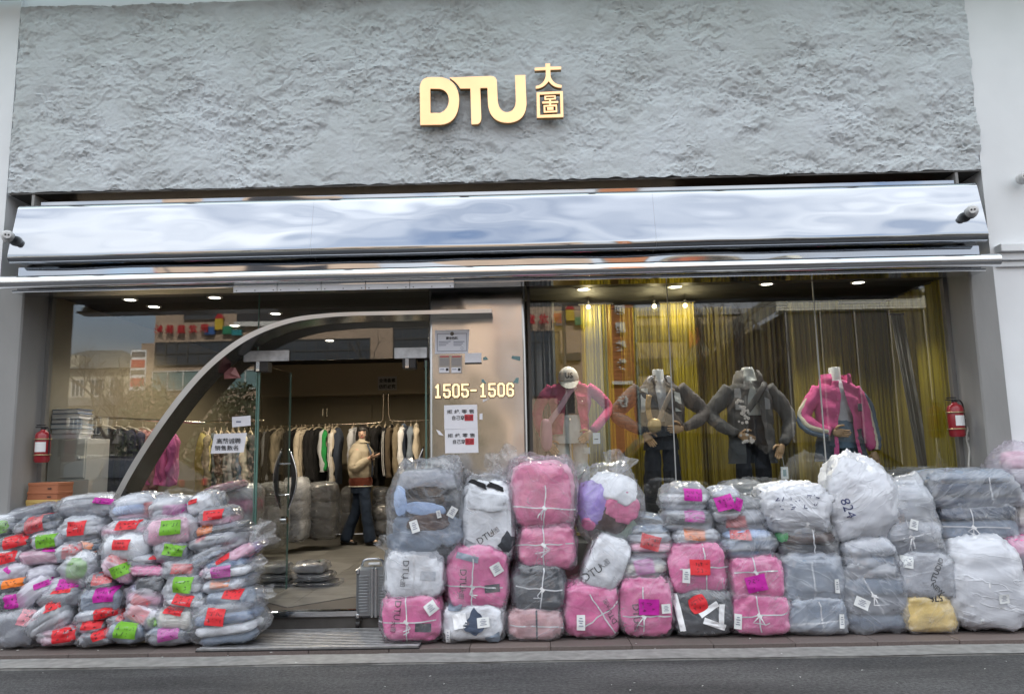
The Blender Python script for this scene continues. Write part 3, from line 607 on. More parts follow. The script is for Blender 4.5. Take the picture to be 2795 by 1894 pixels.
def blob(nu, nv, a, b, c, e1, e2, seed=0, lump=.05, crease=.02, pulls=(), sag=.0, cs=1.0, flat=0.0):
    "soft closed form: rounded block with lumps, creases and pulled-out corners; spans -a..a, -b..b, -c..c"
    u = np.linspace(-pi, pi, nu, endpoint=False); v = np.linspace(-pi/2, pi/2, nv)
    U, V = np.meshgrid(u, v); U = U.ravel(); V = V.ravel()
    d = np.stack([spow(np.cos(V), e1)*spow(np.cos(U), e2), spow(np.cos(V), e1)*spow(np.sin(U), e2), spow(np.sin(V), e1)], 1)
    dirn = np.stack([np.cos(V)*np.cos(U), np.cos(V)*np.sin(U), np.sin(V)], 1)
    o = seed*1.713
    sz = np.array((a, b, c)); p = d*sz; k = 1.0/(max(a, c)*1.0)
    r = 1+lump*pn(p, 2.1*k, o)+lump*.5*pn(p, 4.6*k, o+4)
    w = np.stack([pn(p, 2.2*k, o+8), pn(p, 2.2*k, o+9), pn(p, 2.2*k, o+10)], 1)*(.35/k)
    rid = 1-np.abs(pn((p+w)*np.array((1, 1, 1.8)), 3.6*k*cs, o+12))*3.2; rid2 = 1-np.abs(pn((p+w)*np.array((1.7, 1, 1)), 6.5*k*cs, o+15))*3.2
    r = r+crease*np.clip(rid, 0, 1)**2+crease*.6*np.clip(rid2, 0, 1)**2
    for (dx, dz, am, sh_) in pulls:
        q = np.array((dx, 0., dz)); q = q/np.linalg.norm(q); t = np.clip(dirn@q, 0, 1)**sh_; r = r+am*t*(1+.35*pn(p, 7*k, o+20))
    p = p*r[:, None]
    if sag: p[:, 0] *= 1-sag*p[:, 2]/c; p[:, 1] *= 1-sag*p[:, 2]/c
    if flat: p[:, 2] = np.maximum(p[:, 2], -c*flat)
    i = np.arange(nu*nv).reshape(nv, nu); j = np.roll(i, -1, 1)
    F = np.stack([i[:-1].ravel(), j[:-1].ravel(), j[1:].ravel(), i[1:].ravel()], 1).tolist()
    return p, F
class Drape:
    def __init__(s, p, F): s.t = BVHTree.FromPolygons([tuple(q) for q in p], F); s.b = float(np.min(p[:, 1]))
    def at(s, x, z, off):
        h = s.t.ray_cast(Vector((x, -5, z)), Vector((0, 1, 0)))
        if h[0] is None:
            n = s.t.find_nearest(Vector((x, s.b*.6, z))); q = n[0]; return (q.x, q.y-off, q.z)
        return (x, h[0].y-off, z)
def inside(p, dr, gap=.009):
    "keep the front of a form just behind the film"
    for i in np.nonzero(p[:, 1] < .03)[0]:
        h = dr.t.ray_cast(Vector((p[i, 0], -5, p[i, 2])), Vector((0, 1, 0)))
        if h[0] is not None and p[i, 1] < h[0].y+gap: p[i, 1] = h[0].y+gap
        elif h[0] is None:
            n = dr.t.find_nearest(Vector((p[i, 0], p[i, 1], p[i, 2])))
            if n[0] is not None: p[i] = (n[0].x-n[1].x*gap, n[0].y-n[1].y*gap, n[0].z-n[1].z*gap)
def sheet(dr, cx, cz, w, h, rot, off, nx=8, ny=6, ragged=0.0, rnd_=0.0):
    c, s = cos(rot), sin(rot); m = MB()
    def fn(a, b):
        x, z = (a-.5)*w, (b-.5)*h
        if ragged: k = 1+ragged*(sin(math.atan2(z/h, x/w)*3+cx*40)+.6*sin(math.atan2(z/h, x/w)*7+cz*60)); x *= k; z *= k
        if rnd_: t = max(abs(a-.5), abs(b-.5))*2; u = math.hypot(a-.5, b-.5)*2 or 1; f_ = 1+(t/u-1)*rnd_; x *= f_; z *= f_
        return dr.at(cx+x*c-z*s, cz+x*s+z*c, off)
    m.grid(fn, nx, ny); return m
def ribbon(dr, pts, w, off, rel=False):
    "narrow strip of given width laid over a form along points in x,z"
    m = MB(); q = []
    for k in range(len(pts)-1):
        (x0, z0), (x1, z1) = pts[k], pts[k+1]; n = max(1, int(math.hypot(x1-x0, z1-z0)/.03))
        for j in range(n): q.append((x0+(x1-x0)*j/n, z0+(z1-z0)*j/n))
    q.append(pts[-1]); V = []
    for k in range(len(q)):
        a, b = q[max(k-1, 0)], q[min(k+1, len(q)-1)]; t = math.hypot(b[0]-a[0], b[1]-a[1]) or 1; nx, nz2 = -(b[1]-a[1])/t*w/2, (b[0]-a[0])/t*w/2
        V.append(dr.at(q[k][0]+nx, q[k][1]+nz2, off)); V.append(dr.at(q[k][0]-nx, q[k][1]-nz2, off))
    m.add(V, [(2*k, 2*k+1, 2*k+3, 2*k+2) for k in range(len(q)-1)]); return m
def merge(ms):
    m = MB()
    for q in ms: m.add(q.v, q.f)
    return m
def scribble(dr, cx, cz, w, h, rot, off, seed, rows=2, n=5, th=.0045):
    r = random.Random(seed); ms = []; c, s = cos(rot), sin(rot)
    for row in range(rows):
        for g in range(n if row == 0 else max(2, n-2)):
            gx = -w/2+w*(g+.5)/(n if row == 0 else max(2, n-2)); gz = h/2-h*(row+.5)/rows; gw, gh = w/n*.40, h/rows*.36
            for k in range(r.choice((2, 3, 3))):
                a = (gx+r.uniform(-gw, gw), gz+r.uniform(-gh, gh)); b = (gx+r.uniform(-gw, gw), gz+r.uniform(-gh, gh))
                if r.random() < .5: b = (b[0], a[1]+.15*(b[1]-a[1]))
                pts = [(cx+x*c-z*s, cz+x*s+z*c) for x, z in (a, b)]
                if math.dist(*pts) > .006: ms.append(ribbon(dr, pts, th, off))
    return merge(ms)
def drape_text(dr, body, cx, cz, size, rot, off, bold=0.0):
    v, f = text2d(body, 1.0, bold); v = v*(size/(v[:, 1].max()-v[:, 1].min())); c, s = cos(rot), sin(rot); m = MB()
    m.add([dr.at(cx+x*c-z*s, cz+x*s+z*c, off) for x, z in v], f); return m
def put_sticker(par, dr, col, x, z, w, h, rot, seed, text=None):
    un = seed % 5 > 2; st_ = sheet(dr, x, z, w, h, rot, -.0045 if un else .006, 10, 8, ragged=.025 if un else .01, rnd_=.6 if abs(w-h) < .12*w else 0.0).build('sticker', M_sticker[col], par, smooth=True)
    if col != 'rose': scribble(dr, x, z+.0*h, w*.8, h*.75, rot, -.0025 if un else .0085, seed, rows=2, n=4+seed % 3, th=.0036).build('handwriting', M_ink, st_)
    else: scribble(dr, x, z, w*.8, h*.7, rot, -.0025 if un else .0085, seed, 2, 4, .004).build('handwriting', M_ink, st_)
    return st_
def put_tag(par, dr, x, z, w, h, rot, off=.007):
    t = sheet(dr, x, z, w, h, rot, off, 4, 4).build('hang_tag', M_tag, par, smooth=True)
    m = []
    c, s = cos(rot), sin(rot)
    for k in range(4):
        zz = h*(.28-.16*k); ww = w*(.55 if k % 2 else .35)
        pts = [(x-ww/2*c-zz*s, z-ww/2*s+zz*c), (x+ww/2*c-zz*s, z+ww/2*s+zz*c)]; m.append(ribbon(dr, pts, h*.06, off+.0025))
    merge(m).build('tag_print', M_tagp, t); return t
def cross_string(par, dr, x, z, w, h, rot=0.0, knot=True, off=.006, seed=1, vert=True, horiz=True):
    r = random.Random(seed); c, s = cos(rot), sin(rot); ms = []
    def R2(a, b): return (x+a*c-b*s, z+a*s+b*c)
    if horiz: ms.append(ribbon(dr, [R2(-w/2+w*k/8, r.uniform(-.006, .006)) for k in range(9)], .009, off))
    if vert: ms.append(ribbon(dr, [R2(r.uniform(-.005, .005), -h/2+h*k/8) for k in range(9)], .009, off))
    if knot:
        for k in range(2): ms.append(ribbon(dr, [R2(0, 0), R2(r.uniform(-.05, .05), r.uniform(-.07, -.03)), R2(r.uniform(-.07, .07), r.uniform(-.10, -.05))], .008, off+.003))
        ms.append(ribbon(dr, [R2(-.015, .012), R2(.015, -.012)], .022, off+.004))
    return merge(ms).build('string', M_string, par)
def tail(par, p, ang, length, width, seed, name='loose_film', film='tail', fan=1.6, curl=.3):
    "crumpled loose end of film fanning out from point p at angle ang in the x,z plane"
    r = np.random.RandomState(seed); nu, nv = 26, 14; t = np.linspace(0, 1, nv); s = np.linspace(-1, 1, nu)
    S, T = np.meshgrid(s, t); S = S.ravel(); T = T.ravel(); W = width*(.16+.84*T**.7*fan/1.6)/2
    L_ = length*(1-.18*np.abs(S)**2+.10*np.sin(S*5+seed)); dx, dz = cos(ang), sin(ang)
    q = np.stack([S*3, T*2, S*0+seed*.37], 1)
    y = .5*width*(.22*pn(q, 1.6)+.12*np.sin(S*7+seed+2*T))*(.15+T)+curl*width*T*T*r.uniform(-.6, .2); al = T*L_; ac = S*W+.05*width*pn(q, 2.0, 3)
    V = np.stack([p[0]+al*dx-ac*dz, p[1]+y, p[2]+al*dz+ac*dx], 1); i = np.arange(nu*nv).reshape(nv, nu)
    F = np.stack([i[:-1, :-1].ravel(), i[:-1, 1:].ravel(), i[1:, 1:].ravel(), i[1:, :-1].ravel()], 1).tolist()
    return npmesh(name, V, F, FILM[film], par)
_bn = [0]
def bag(px0, px1, py0, py1, yf, depth, film, cols, label, cat='bag', group=None, name='plastic_bag', e1=.55, e2=.5, axis='z', rot=0.0, lump=.06, crease=.03, pulls=(), sag=.0, ground=False, res=(44, 28), stickers=(), seed=None, fill=.93, yaw=0.0, garments='garment', tails=(), fills=None):
    "one bag in the box it takes up in the photo; rot tilts it in the picture plane; returns (empty, drape, half-width, half-height)"
    _bn[0] += 1; sd_ = seed if seed is not None else _bn[0]
    ym = yf+depth*.35; c0 = P((px0+px1)/2, (py0+py1)/2, ym); s = scale_at(ym); w, h = (px1-px0)/s, (py1-py0)/s
    ca, sa = abs(cos(rot)), abs(sin(rot))
    if rot:
        den = ca*ca-sa*sa
        if den > .25: w, h = max((w*ca-h*sa)/den, .8*w), max((h*ca-w*sa)/den, .72*h)
    a, b, c = w/2, depth/2, h/2
    if ground: c = max(.05, (c0.z+c)/2); c0.z = c
    e = empty(name, (c0.x, yf+depth/2, c0.z-c), (0, -rot, yaw), label=label, cat=cat, group=group)
    off = Vector((0, 0, c))
    pf, Ff = blob(res[0], res[1], a, b, c, e1, e2, sd_, lump, crease, pulls, sag)
    pc_, F2 = blob(res[0]//2+6, res[1]//2+6, a*fill, b*fill, c*fill, e1, e2, sd_, lump, 0, (), sag)
    pf[:, 2] += c; drf = Drape(pf, Ff)
    # contents: folded garments stacked along one axis
    n = len(cols); tot = sum(fills) if fills else n; acc = 0
    ax = {'x': 0, 'y': 1, 'z': 2}[axis]; ext = (a, b, c)[ax]*fill*.97; rr_ = random.Random(sd_*7+1)
    first = None
    for k, cn_ in enumerate(cols):
        fr = (fills[k] if fills else 1)/tot; lo, hi = -ext+2*ext*acc, -ext+2*ext*(acc+fr); acc += fr
        mid, half = (lo+hi)/2, (hi-lo)/2*1.12
        dims = [a*fill*.985, b*fill*.985, c*fill*.985]; dims[ax] = half
        # narrow towards rounded ends of the bag
        tpos = abs(mid)/((a, b, c)[ax]*1.0); sh_ = (1-max(0, tpos)**(2/max(e1, .3)))**(max(e1, .3)/2) if tpos < 1 else .3
        for q in range(3):
            if q != ax: dims[q] *= max(.55, sh_)*rr_.uniform(.93, 1.0)
        gp_, gF = blob(40, 26, dims[0], dims[1], dims[2], .5 if axis == 'y' else .62, .42, sd_*13+k, .07, .055, cs=1.3)
        gp_[:, ax] += mid+ .02*half*pn(gp_, 9)
        q2 = rr_.uniform(-.04, .04); gp_[:, 0] += q2*a
        gp_[:, 2] += c
        inside(gp_, drf)
        col = CO[cn_] if isinstance(cn_, str) else cn_
        o = npmesh(garments, gp_, gF, fabric(col), e)
        if first is None: first = (gp_, gF)
    npmesh('film', pf, Ff, FILM[film], e)
    dr = drf; drg = Drape(*first)
    for k, (col, sx, sy, sw, shh, sr) in enumerate(stickers):
        q = P(sx, sy, yf+.03); v = Vector((q.x-e.location.x, 0, q.z-e.location.z)); cr, sr_ = cos(-rot), sin(-rot)
        lx, lz = v.x*cr-v.z*sr_, v.x*sr_+v.z*cr
        put_sticker(e, dr, col, lx, lz, sw/s, shh/s, radians(sr)-rot, sd_*31+k)
    for (tx, ty, ang, ln, wd) in tails:
        q = P(tx, ty, yf+depth*.45); tail(e, (q.x-e.location.x, 0.0, q.z-e.location.z), radians(ang), ln/s, wd/s, sd_*3+int(ang))
    e['_'] = 0; del e['_']
    return e, dr, drg, a, c
# ------------------------------------------------------------------ the pile of small bags on the left
K = .4088
def z1(x, y): return x*K, 1250+y*K
# centre x, y, width, height (in the measuring view), tilt, film, garments, stickers [(colour, x, y, w, h, turn)], setback, words
PILE = [
 # back row lying along the top
 (245, 365, 400, 130, 12, 'clear', ('grey', 'slate'), [], .34, 'long slumped bag with blue-grey clothes and no sticker, top of pile by left pier'),
 (610, 325, 430, 150, 2, 'clear', ('grey', 'white', 'lgrey', 'white'), [('magenta', 690, 286, 110, 34, -8)], .32, 'bag with grey-white ruffled knit and small magenta sticker on top of pile'),
 (60, 455, 200, 150, 4, 'clear', ('grey', 'lgrey', 'white'), [('green', 22, 457, 74, 82, 2)], .26, 'bag with green sticker cut off by the left photo edge, near top'),
 (285, 455, 310, 165, 9, 'clear', ('slate', 'grey', 'navy'), [('red', 230, 440, 122, 105, 12)], .24, 'slate-blue bag with large tilted red sticker, second row under long slumped bag'),
 (575, 480, 300, 180, 3, 'milky', ('grey', 'white', 'lgrey'), [('red', 522, 466, 115, 90, 4)], .24, 'round bag with scribbled red sticker and white cloth showing to its right'),
 (130, 570, 260, 125, 5, 'clear', ('grey', 'dgrey'), [('red', 105, 552, 135, 78, 14)], .20, 'grey bag with wide red sticker, third row at far left'),
 (345, 545, 215, 120, 3, 'clear', ('lgrey', 'white'), [('green', 310, 552, 122, 84, 5)], .17, 'small white bag with green sticker between two red-stickered bags'),
 (630, 590, 260, 120, 8, 'clear', ('grey', 'slate', 'dgrey'), [('orange', 566, 580, 120, 36, -8), ('orange', 650, 636, 112, 38, 14)], .20, 'grey bag with two thin orange stickers'),
 (490, 628, 160, 115, 0, 'milky', ('lgrey', 'grey'), [('red', 485, 622, 122, 84, 3)], .13, 'small bag almost hidden by a crumpled round red sticker'),
 (70, 675, 240, 125, 4, 'milky', ('lpink', 'white'), [('red', 55, 660, 96, 72, 14)], .16, 'milky pink bag with red sticker at left edge, middle height'),
 (310, 655, 350, 110, 3, 'milky', ('lpink', 'white', 'pink'), [('magenta', 345, 606, 132, 30, -3), ('red', 300, 598, 40, 22, -6)], .15, 'wide flat bag of pink and white clothes with magenta sticker on its top edge'),
 (110, 768, 270, 135, 4, 'lilac', ('lgrey', 'white'), [('magenta', 62, 745, 60, 22, -25)], .12, 'lilac-tinted bag with slivers of magenta, left edge at mid height'),
 (335, 770, 225, 140, 12, 'lilac', ('lgrey', 'white'), [], .12, 'plain pale lilac bag without sticker beside green round sticker'),
 (545, 742, 240, 205, 0, 'milky', ('white', 'lgrey', 'white'), [('green', 515, 735, 130, 126, -12)], .10, 'bulky white bag with big crumpled round green sticker'),
 (110, 838, 270, 110, 5, 'clear', ('grey', 'lgrey'), [('orange', 100, 830, 128, 52, 8)], .10, 'grey bag with orange sticker at far left, below lilac-tinted bag'),
 (300, 880, 290, 190, 34, 'lilac', ('lgrey', 'white'), [('magenta', 305, 832, 130, 36, 22)], .06, 'steeply tilted lilac bag with magenta strip'),
 (455, 856, 250, 130, 2, 'milky', ('lgrey', 'grey'), [('magenta', 452, 840, 124, 68, 4)], .08, 'bag with square magenta sticker, under the big round green one'),
 (695, 826, 225, 130, -6, 'clear', ('dgrey', 'grey'), [('red', 678, 802, 122, 70, 8)], .08, 'dark grey bag with red sticker above the large magenta one'),
 (785, 725, 270, 165, -28, 'milky', ('lpink', 'lgrey', 'lpink'), [('red', 772, 676, 122, 40, -16), ('green', 812, 746, 122, 74, 22)], .09, 'slanting pink bag with green sticker and red strip'),
 (150, 955, 285, 165, 4, 'clear', ('dgrey', 'grey', 'slate'), [('magenta', 112, 950, 122, 86, 6)], .06, 'dark grey bag with magenta sticker, lower left'),
 (435, 920, 275, 130, 3, 'milky', ('grey', 'lgrey'), [('red', 412, 884, 120, 26, 4)], .05, 'grey bag with narrow red strip along its top'),
 (700, 942, 300, 165, 2, 'clear', ('slate', 'dgrey', 'grey'), [('magenta', 700, 910, 130, 86, 3)], .05, 'dark bag with large scribbled magenta sticker, centre of pile'),
 (985, 925, 280, 190, -8, 'lilac', ('lgrey', 'lpink', 'lblue'), [('red', 945, 962, 112, 72, -28)], .06, 'lilac and pale blue bag with tilted red sticker'),
 (150, 1125, 320, 250, 2, 'clear', ('grey', 'white', 'dgrey'), [('rose', 186, 1070, 112, 96, -14)], .02, 'large bag with white cloth and pink handwritten sticker, bottom left corner'),
 (410, 1055, 330, 235, 32, 'milky', ('lgrey', 'white', 'grey', 'white'), [('red', 340, 985, 86, 60, 20)], .0, 'large tilted milky bag of grey-white clothes, lower left'),
 (690, 1032, 280, 120, 10, 'milky', ('lgrey', 'white'), [('red', 706, 1024, 138, 74, 10)], .03, 'pale bag with wide red sticker, third from bottom in middle column'),
 (640, 1112, 195, 100, 0, 'clear', ('lpink', 'grey'), [('red', 616, 1106, 122, 58, 4)], .02, 'small pink and grey bag with red sticker, second from bottom'),
 (820, 1068, 150, 90, -6, 'clear', ('grey', 'lgrey'), [('red', 830, 1066, 92, 46, -8)], .04, 'smallest bag, tucked in, with crumpled red sticker'),
 (965, 1040, 300, 180, -20, 'lilac', ('lgrey', 'white'), [('red', 928, 1036, 124, 88, -22)], .03, 'pale slanting bag with scribbled red sticker, low in the middle'),
 (430, 1172, 265, 115, 3, 'milky', ('lpink', 'lpink'), [('red', 430, 1176, 128, 92, 5)], .0, 'flat pink bag with red sticker on the pavement'),
 (685, 1185, 270, 110, 4, 'clear', ('grey', 'lgrey'), [('red', 692, 1170, 130, 58, 16)], -.01, 'grey bag with slanted red sticker on the pavement'),
 (860, 1152, 260, 135, -4, 'clear', ('slate', 'grey'), [('green', 846, 1150, 132, 90, -8)], -.03, 'slate bag with large green sticker at the foot of the pile'),
 (1145, 1172, 335, 130, 2, 'clear', ('grey', 'slate'), [('magenta', 1126, 1170, 130, 80, 10)], -.02, 'flat grey bag with magenta sticker on the pavement beside largest bag'),
 (1050, 1085, 165, 105, 8, 'clear', ('grey', 'lgrey'), [('green', 1050, 1084, 100, 62, 24)], .03, 'small bag with half-hidden green sticker near the bottom'),
 (1530, 1095, 460, 275, 6, 'clear', ('slate', 'white', 'denim', 'grey'), [('red', 1446, 1056, 120, 102, -4)], -.05, 'largest bag of the pile with white and blue cloth, by the entrance mat'),
 (875, 485, 350, 150, 3, 'milky', ('white', 'lpink', 'white'), [('red', 850, 446, 144, 54, 3)], .18, 'pink and white bag with red sticker, upper middle of pile'),
 (880, 585, 370, 190, 0, 'milky', ('white', 'lgrey', 'white'), [('red', 821, 575, 116, 62, 1)], .14, 'fat white bag with plain red sticker, middle of pile'),
 (930, 335, 340, 190, 6, 'milky', ('lpink', 'lblue', 'white'), [('red', 1030, 330, 118, 76, 4)], .26, 'knotted pale blue bag with folded red sticker, top of pile below the arch'),
 (1150, 335, 265, 145, 3, 'milky', ('lgrey', 'white'), [('magenta', 1161, 345, 130, 64, 3)], .22, 'white bag with magenta sticker, top of pile beside the knotted bag'),
 (1170, 492, 350, 215, 4, 'milky', ('lpink', 'white', 'lyellow', 'lgrey'), [('green', 1146, 460, 130, 90, 4)], .14, 'bulging bag with yellow cloth and bright green sticker'),
 (1390, 305, 245, 185, 18, 'clear', ('white', 'lgrey', 'slate'), [('red', 1288, 290, 74, 28, 14)], .24, 'grey and white bag standing up at the top right of the pile'),
 (1460, 392, 250, 125, 5, 'milky', ('lpink', 'grey'), [('red', 1430, 376, 120, 60, 6)], .18, 'pink bag with red sticker near the top right of the pile'),
 (1490, 475, 330, 105, 6, 'clear', ('dgrey', 'grey'), [('orange', 1366, 476, 110, 58, 14)], .16, 'dark bag with orange sticker on its left end'),
 (1475, 555, 345, 150, 8, 'milky', ('white', 'grey', 'white'), [('red', 1332, 530, 72, 46, 24)], .13, 'white bag with small red sticker on its left end'),
 (1180, 625, 250, 150, 0, 'clear', ('grey', 'slate'), [('green', 1166, 612, 130, 66, -8)], .12, 'grey bag with green sticker folded over its top'),
 (985, 688, 215, 105, -4, 'clear', ('grey', 'lgrey'), [('red', 1038, 656, 62, 38, -8)], .11, 'small grey bag with red sticker corner, under the fat white bag'),
 (1010, 748, 285, 90, -4, 'milky', ('pink', 'lpink'), [], .08, 'thin flat bag of pink clothes without sticker'),
 (1425, 655, 290, 130, 24, 'clear', ('grey', 'slate', 'grey'), [], .10, 'tilted grey bag without sticker, right column'),
 (1235, 735, 260, 120, 0, 'milky', ('grey', 'white'), [('red', 1220, 736, 130, 60, -2)], .08, 'bag with red sticker stacked on a larger green-stickered bag'),
 (1040, 835, 225, 130, 4, 'clear', ('dgrey', 'slate'), [], .07, 'dark grey bag without sticker, centre of pile'),
 (1260, 855, 275, 170, -2, 'milky', ('lgrey', 'white', 'grey'), [('green', 1230, 842, 120, 94, -2)], .05, 'pale bag with square green sticker, right of centre'),
 (1540, 690, 350, 125, 30, 'lilac', ('lpink', 'lilac'), [('red', 1490, 672, 92, 36, 32)], .09, 'lilac-pink bag slanting up to the right'),
 (1535, 755, 335, 180, 6, 'clear', ('slate', 'white', 'denim'), [('magenta', 1482, 756, 128, 70, 6)], .05, 'blue-white bag with magenta sticker, right column'),
 (1525, 838, 310, 105, 6, 'milky', ('lgrey', 'white'), [('orange', 1470, 830, 122, 60, 6)], .04, 'bag with orange sticker, right column'),
 (1560, 945, 345, 155, 2, 'clear', ('slate', 'grey'), [('red', 1552, 905, 120, 54, -3)], .0, 'slate bag with red sticker lying on the largest bag'),
 (1262, 955, 300, 155, -6, 'milky', ('lgrey', 'white', 'slate'), [('red', 1230, 942, 120, 62, -12)], .02, 'white and slate bag with tilted red sticker, lower right column'),
 (1200, 1062, 285, 155, -4, 'milky', ('cream', 'lgrey', 'white'), [('red', 1158, 1016, 120, 46, -10)], .0, 'cream and white bag with red sticker, above the flat magenta one'),
]
PG = 'small clothes bags piled left of the door'
for k, (cx, cy_, w, h, rot, film, cols, sts, back, words) in enumerate(PILE):
    x, y = z1(cx, cy_); ww, hh = w*K*1.03, h*K*1.24; dep = rnd.uniform(.36, .44)
    yf = -.80+back*1.2
    pulls = ()
    r_ = random.Random(k*5+2)
    pulls = tuple((r_.choice((-1, 1))*r_.uniform(.7, 1), r_.uniform(-.5, .5), r_.uniform(.06, .22), r_.uniform(25, 60)) for _ in range(4))
    gnd = y+hh/2 > 1742
    e, dr, drg, a, c = bag(x-ww/2, x+ww/2, y-hh/2, y+hh/2, yf, dep, film, cols, words, 'bag', PG, e1=r_.uniform(.72, .92), e2=r_.uniform(.5, .7), rot=radians(rot), lump=.13, crease=.065, pulls=pulls, res=(46, 28), ground=False, fill=.92, axis='y' if r_.random() < .5 else 'z',
        stickers=[(s_[0], *z1(s_[1], s_[2]), s_[3]*K, s_[4]*K, s_[5]) for s_ in sts])
    if r_.random() < .45:
        sgn = r_.choice((-1, 1)); tail(e, (sgn*a*.8, -.05, c*r_.uniform(.7, 1.5)), radians(r_.uniform(-25, 35)) if sgn > 0 else radians(180+r_.uniform(-25, 35)), a*r_.uniform(.5, .9), a*r_.uniform(.5, .9), k+50)
# ------------------------------------------------------------------ the big bales on the right
def z3(x, y): return 1000+x*.4, 1200+y*.4
def z4(x, y): return 1500+x*.4, 1200+y*.4
def z5(x, y): return 2050+x*.41274, 1180+y*.41274
BG = 'wrapped clothes bales stacked before the right window'
def bale(view, x0, x1, y0, y1, cols, label, yf=-.76, depth=.42, film='clear', axis='y', stickers=(), strings=(), tags=(), texts=(), patches=(), **k):
    mx0, my0 = (x0+x1)/2, (y0+y1)/2; x0, x1, y0, y1 = mx0+(x0-mx0)*1.0, mx0+(x1-mx0)*1.0, my0+(y0-my0)*1.08, my0+(y1-my0)*1.06
    a0 = view(x0, y0); a1 = view(x1, y1); sc = view(1, 0)[0]-view(0, 0)[0]
    st_ = [(s_[0], *view(s_[1], s_[2]), s_[3]*sc, s_[4]*sc, s_[5]) for s_ in stickers]
    tl_ = [(*view(t[0], t[1]), t[2], t[3]*sc, t[4]*sc) for t in k.pop('tails', ())]
    k.setdefault('e1', .46); k.setdefault('e2', .48); k.setdefault('lump', .085); k.setdefault('crease', .04); k.setdefault('sag', .05); k.setdefault('res', (72, 46)); k.setdefault('name', 'clothes_bale'); k.setdefault('fill', .975)
    e, dr, drg, a, c = bag(a0[0], a1[0], a0[1], a1[1], yf, depth, film, cols, label, k.pop('cat', 'bale'), BG, axis=axis, stickers=st_, tails=tl_, **k)
    rot = k.get('rot', 0.0); s = scale_at(yf+.03)
    def loc(x, y):
        q = P(*view(x, y), yf+.03); v = (q.x-e.location.x, q.z-e.location.z); cr, sr = cos(-rot), sin(-rot); return v[0]*cr-v[1]*sr, v[0]*sr+v[1]*cr
    for t in strings:
        x, z = loc(t[0], t[1]); cross_string(e, dr, x, z, t[2]*sc/s, t[3]*sc/s, radians(t[4])-rot if len(t) > 4 else -rot*0, seed=int(t[0]), knot=(t[5] if len(t) > 5 else True), vert=t[3] > 0, horiz=t[2] > 0, off=-.004)
    for t in tags:
        x, z = loc(t[0], t[1]); put_tag(e, dr, x, z, t[2]*sc/s, t[3]*sc/s, radians(t[4])-rot)
    for t in patches:
        x, z = loc(t[1], t[2]); sheet(drg if len(t) < 7 else dr, x, z, t[3]*sc/s, t[4]*sc/s, radians(t[5])-rot, .005, 12, 12, .10 if len(t) > 6 and t[6] in ('dark_patch', 'navy_print', 'grey_cloth') else .008).build(t[6] if len(t) > 6 else 'pocket', fabric(CO[t[0]]), e, smooth=True)
    for t in texts:
        x, z = loc(t[1], t[2]); drape_text(dr if (len(t) > 5 and t[5]) else drg, t[0], x, z, t[3]*sc/s, radians(t[4])-rot, .006, bold=(t[6] if len(t) > 6 else .0)).build('print', M_ink, e)
    return e, dr, drg, a, c
def clump(e, view, yf, x, y, w, h, rot, col, seed, dy=0.03, nm='garment', d=.07):
    q = P(*view(x, y), yf+dy); s = scale_at(yf)/(view(1, 0)[0]-view(0, 0)[0])
    p, F = blob(30, 20, w/s/2, d, h/s/2, .8, .75, seed, .13, .06); cr, sr = cos(radians(rot)), sin(radians(rot))
    X, Z = p[:, 0]*cr-p[:, 2]*sr, p[:, 0]*sr+p[:, 2]*cr; p[:, 0] = X+q.x-e.location.x; p[:, 2] = Z+q.z-e.location.z; p[:, 1] += dr.at(q.x-e.location.x, q.z-e.location.z, 0)[1]+d*.9; inside(p, dr, .010+.012*(seed % 6)/2)
    npmesh(nm, p, F, fabric(CO[col]), e)
# column beside the suitcase
bale(z3, 108, 525, 1045, 1402, ('pink', 'pink', 'lgrey', 'pink'), 'pink bale with dark logo print, on the pavement right of the suitcase', -.82, .42, ground=True, strings=[(275, 1240, 390, 340, 2)], tags=[(445, 1140, 75, 75, 35)], patches=[('dgrey', 390, 1275, 105, 55, -3)],
     texts=[('DTU', 215, 1160, 42, -95), ('大图', 188, 1268, 34, -97)])
bale(z3, 128, 545, 735, 1062, ('white', 'white', 'lgrey', 'dgrey'), 'white bale with grey pocket and logo print, under the big dark bag', -.80, .42, strings=[(325, 905, 0, 300, 0, False)], patches=[('lgrey', 422, 925, 100, 56, -4)], texts=[('DTU', 272, 880, 40, -92), ('大图', 253, 958, 34, -95)],
     tails=[(150, 760, 120, 110, 130)])
e, dr, drg, a, c = bale(z3, 148, 672, 190, 830, ('dgrey', 'slate', 'dgrey', 'grey'), 'huge milky bag of dark clothes with pale blue cloth, top left of the bales', -.80, .50, film='clear', axis='z', e1=.62, e2=.6, lump=.07, crease=.035, fill=.86, pulls=((.75, 1, .20, 30), (-.45, 1, .10, 30), (.25, 1, .10, 18)), cat='bag', name='plastic_bag',
     tags=[(333, 588, 55, 80, 18), (588, 492, 50, 70, -32), (497, 505, 28, 50, 12)], tails=[(560, 240, 75, 110, 190)])
for (x, y, w, h, r, col, sd_) in ((400, 470, 260, 95, -6, 'lblue', 21), (235, 420, 90, 200, 6, 'lblue', 22), (430, 380, 330, 120, -3, 'black', 23), (430, 560, 280, 120, 4, 'brown', 24), (330, 690, 380, 150, 3, 'slate', 25), (560, 620, 190, 190, 8, 'slate', 26)): clump(e, z3, -.80, x, y, w, h, r, col, sd_, .075, 'garment', .07)
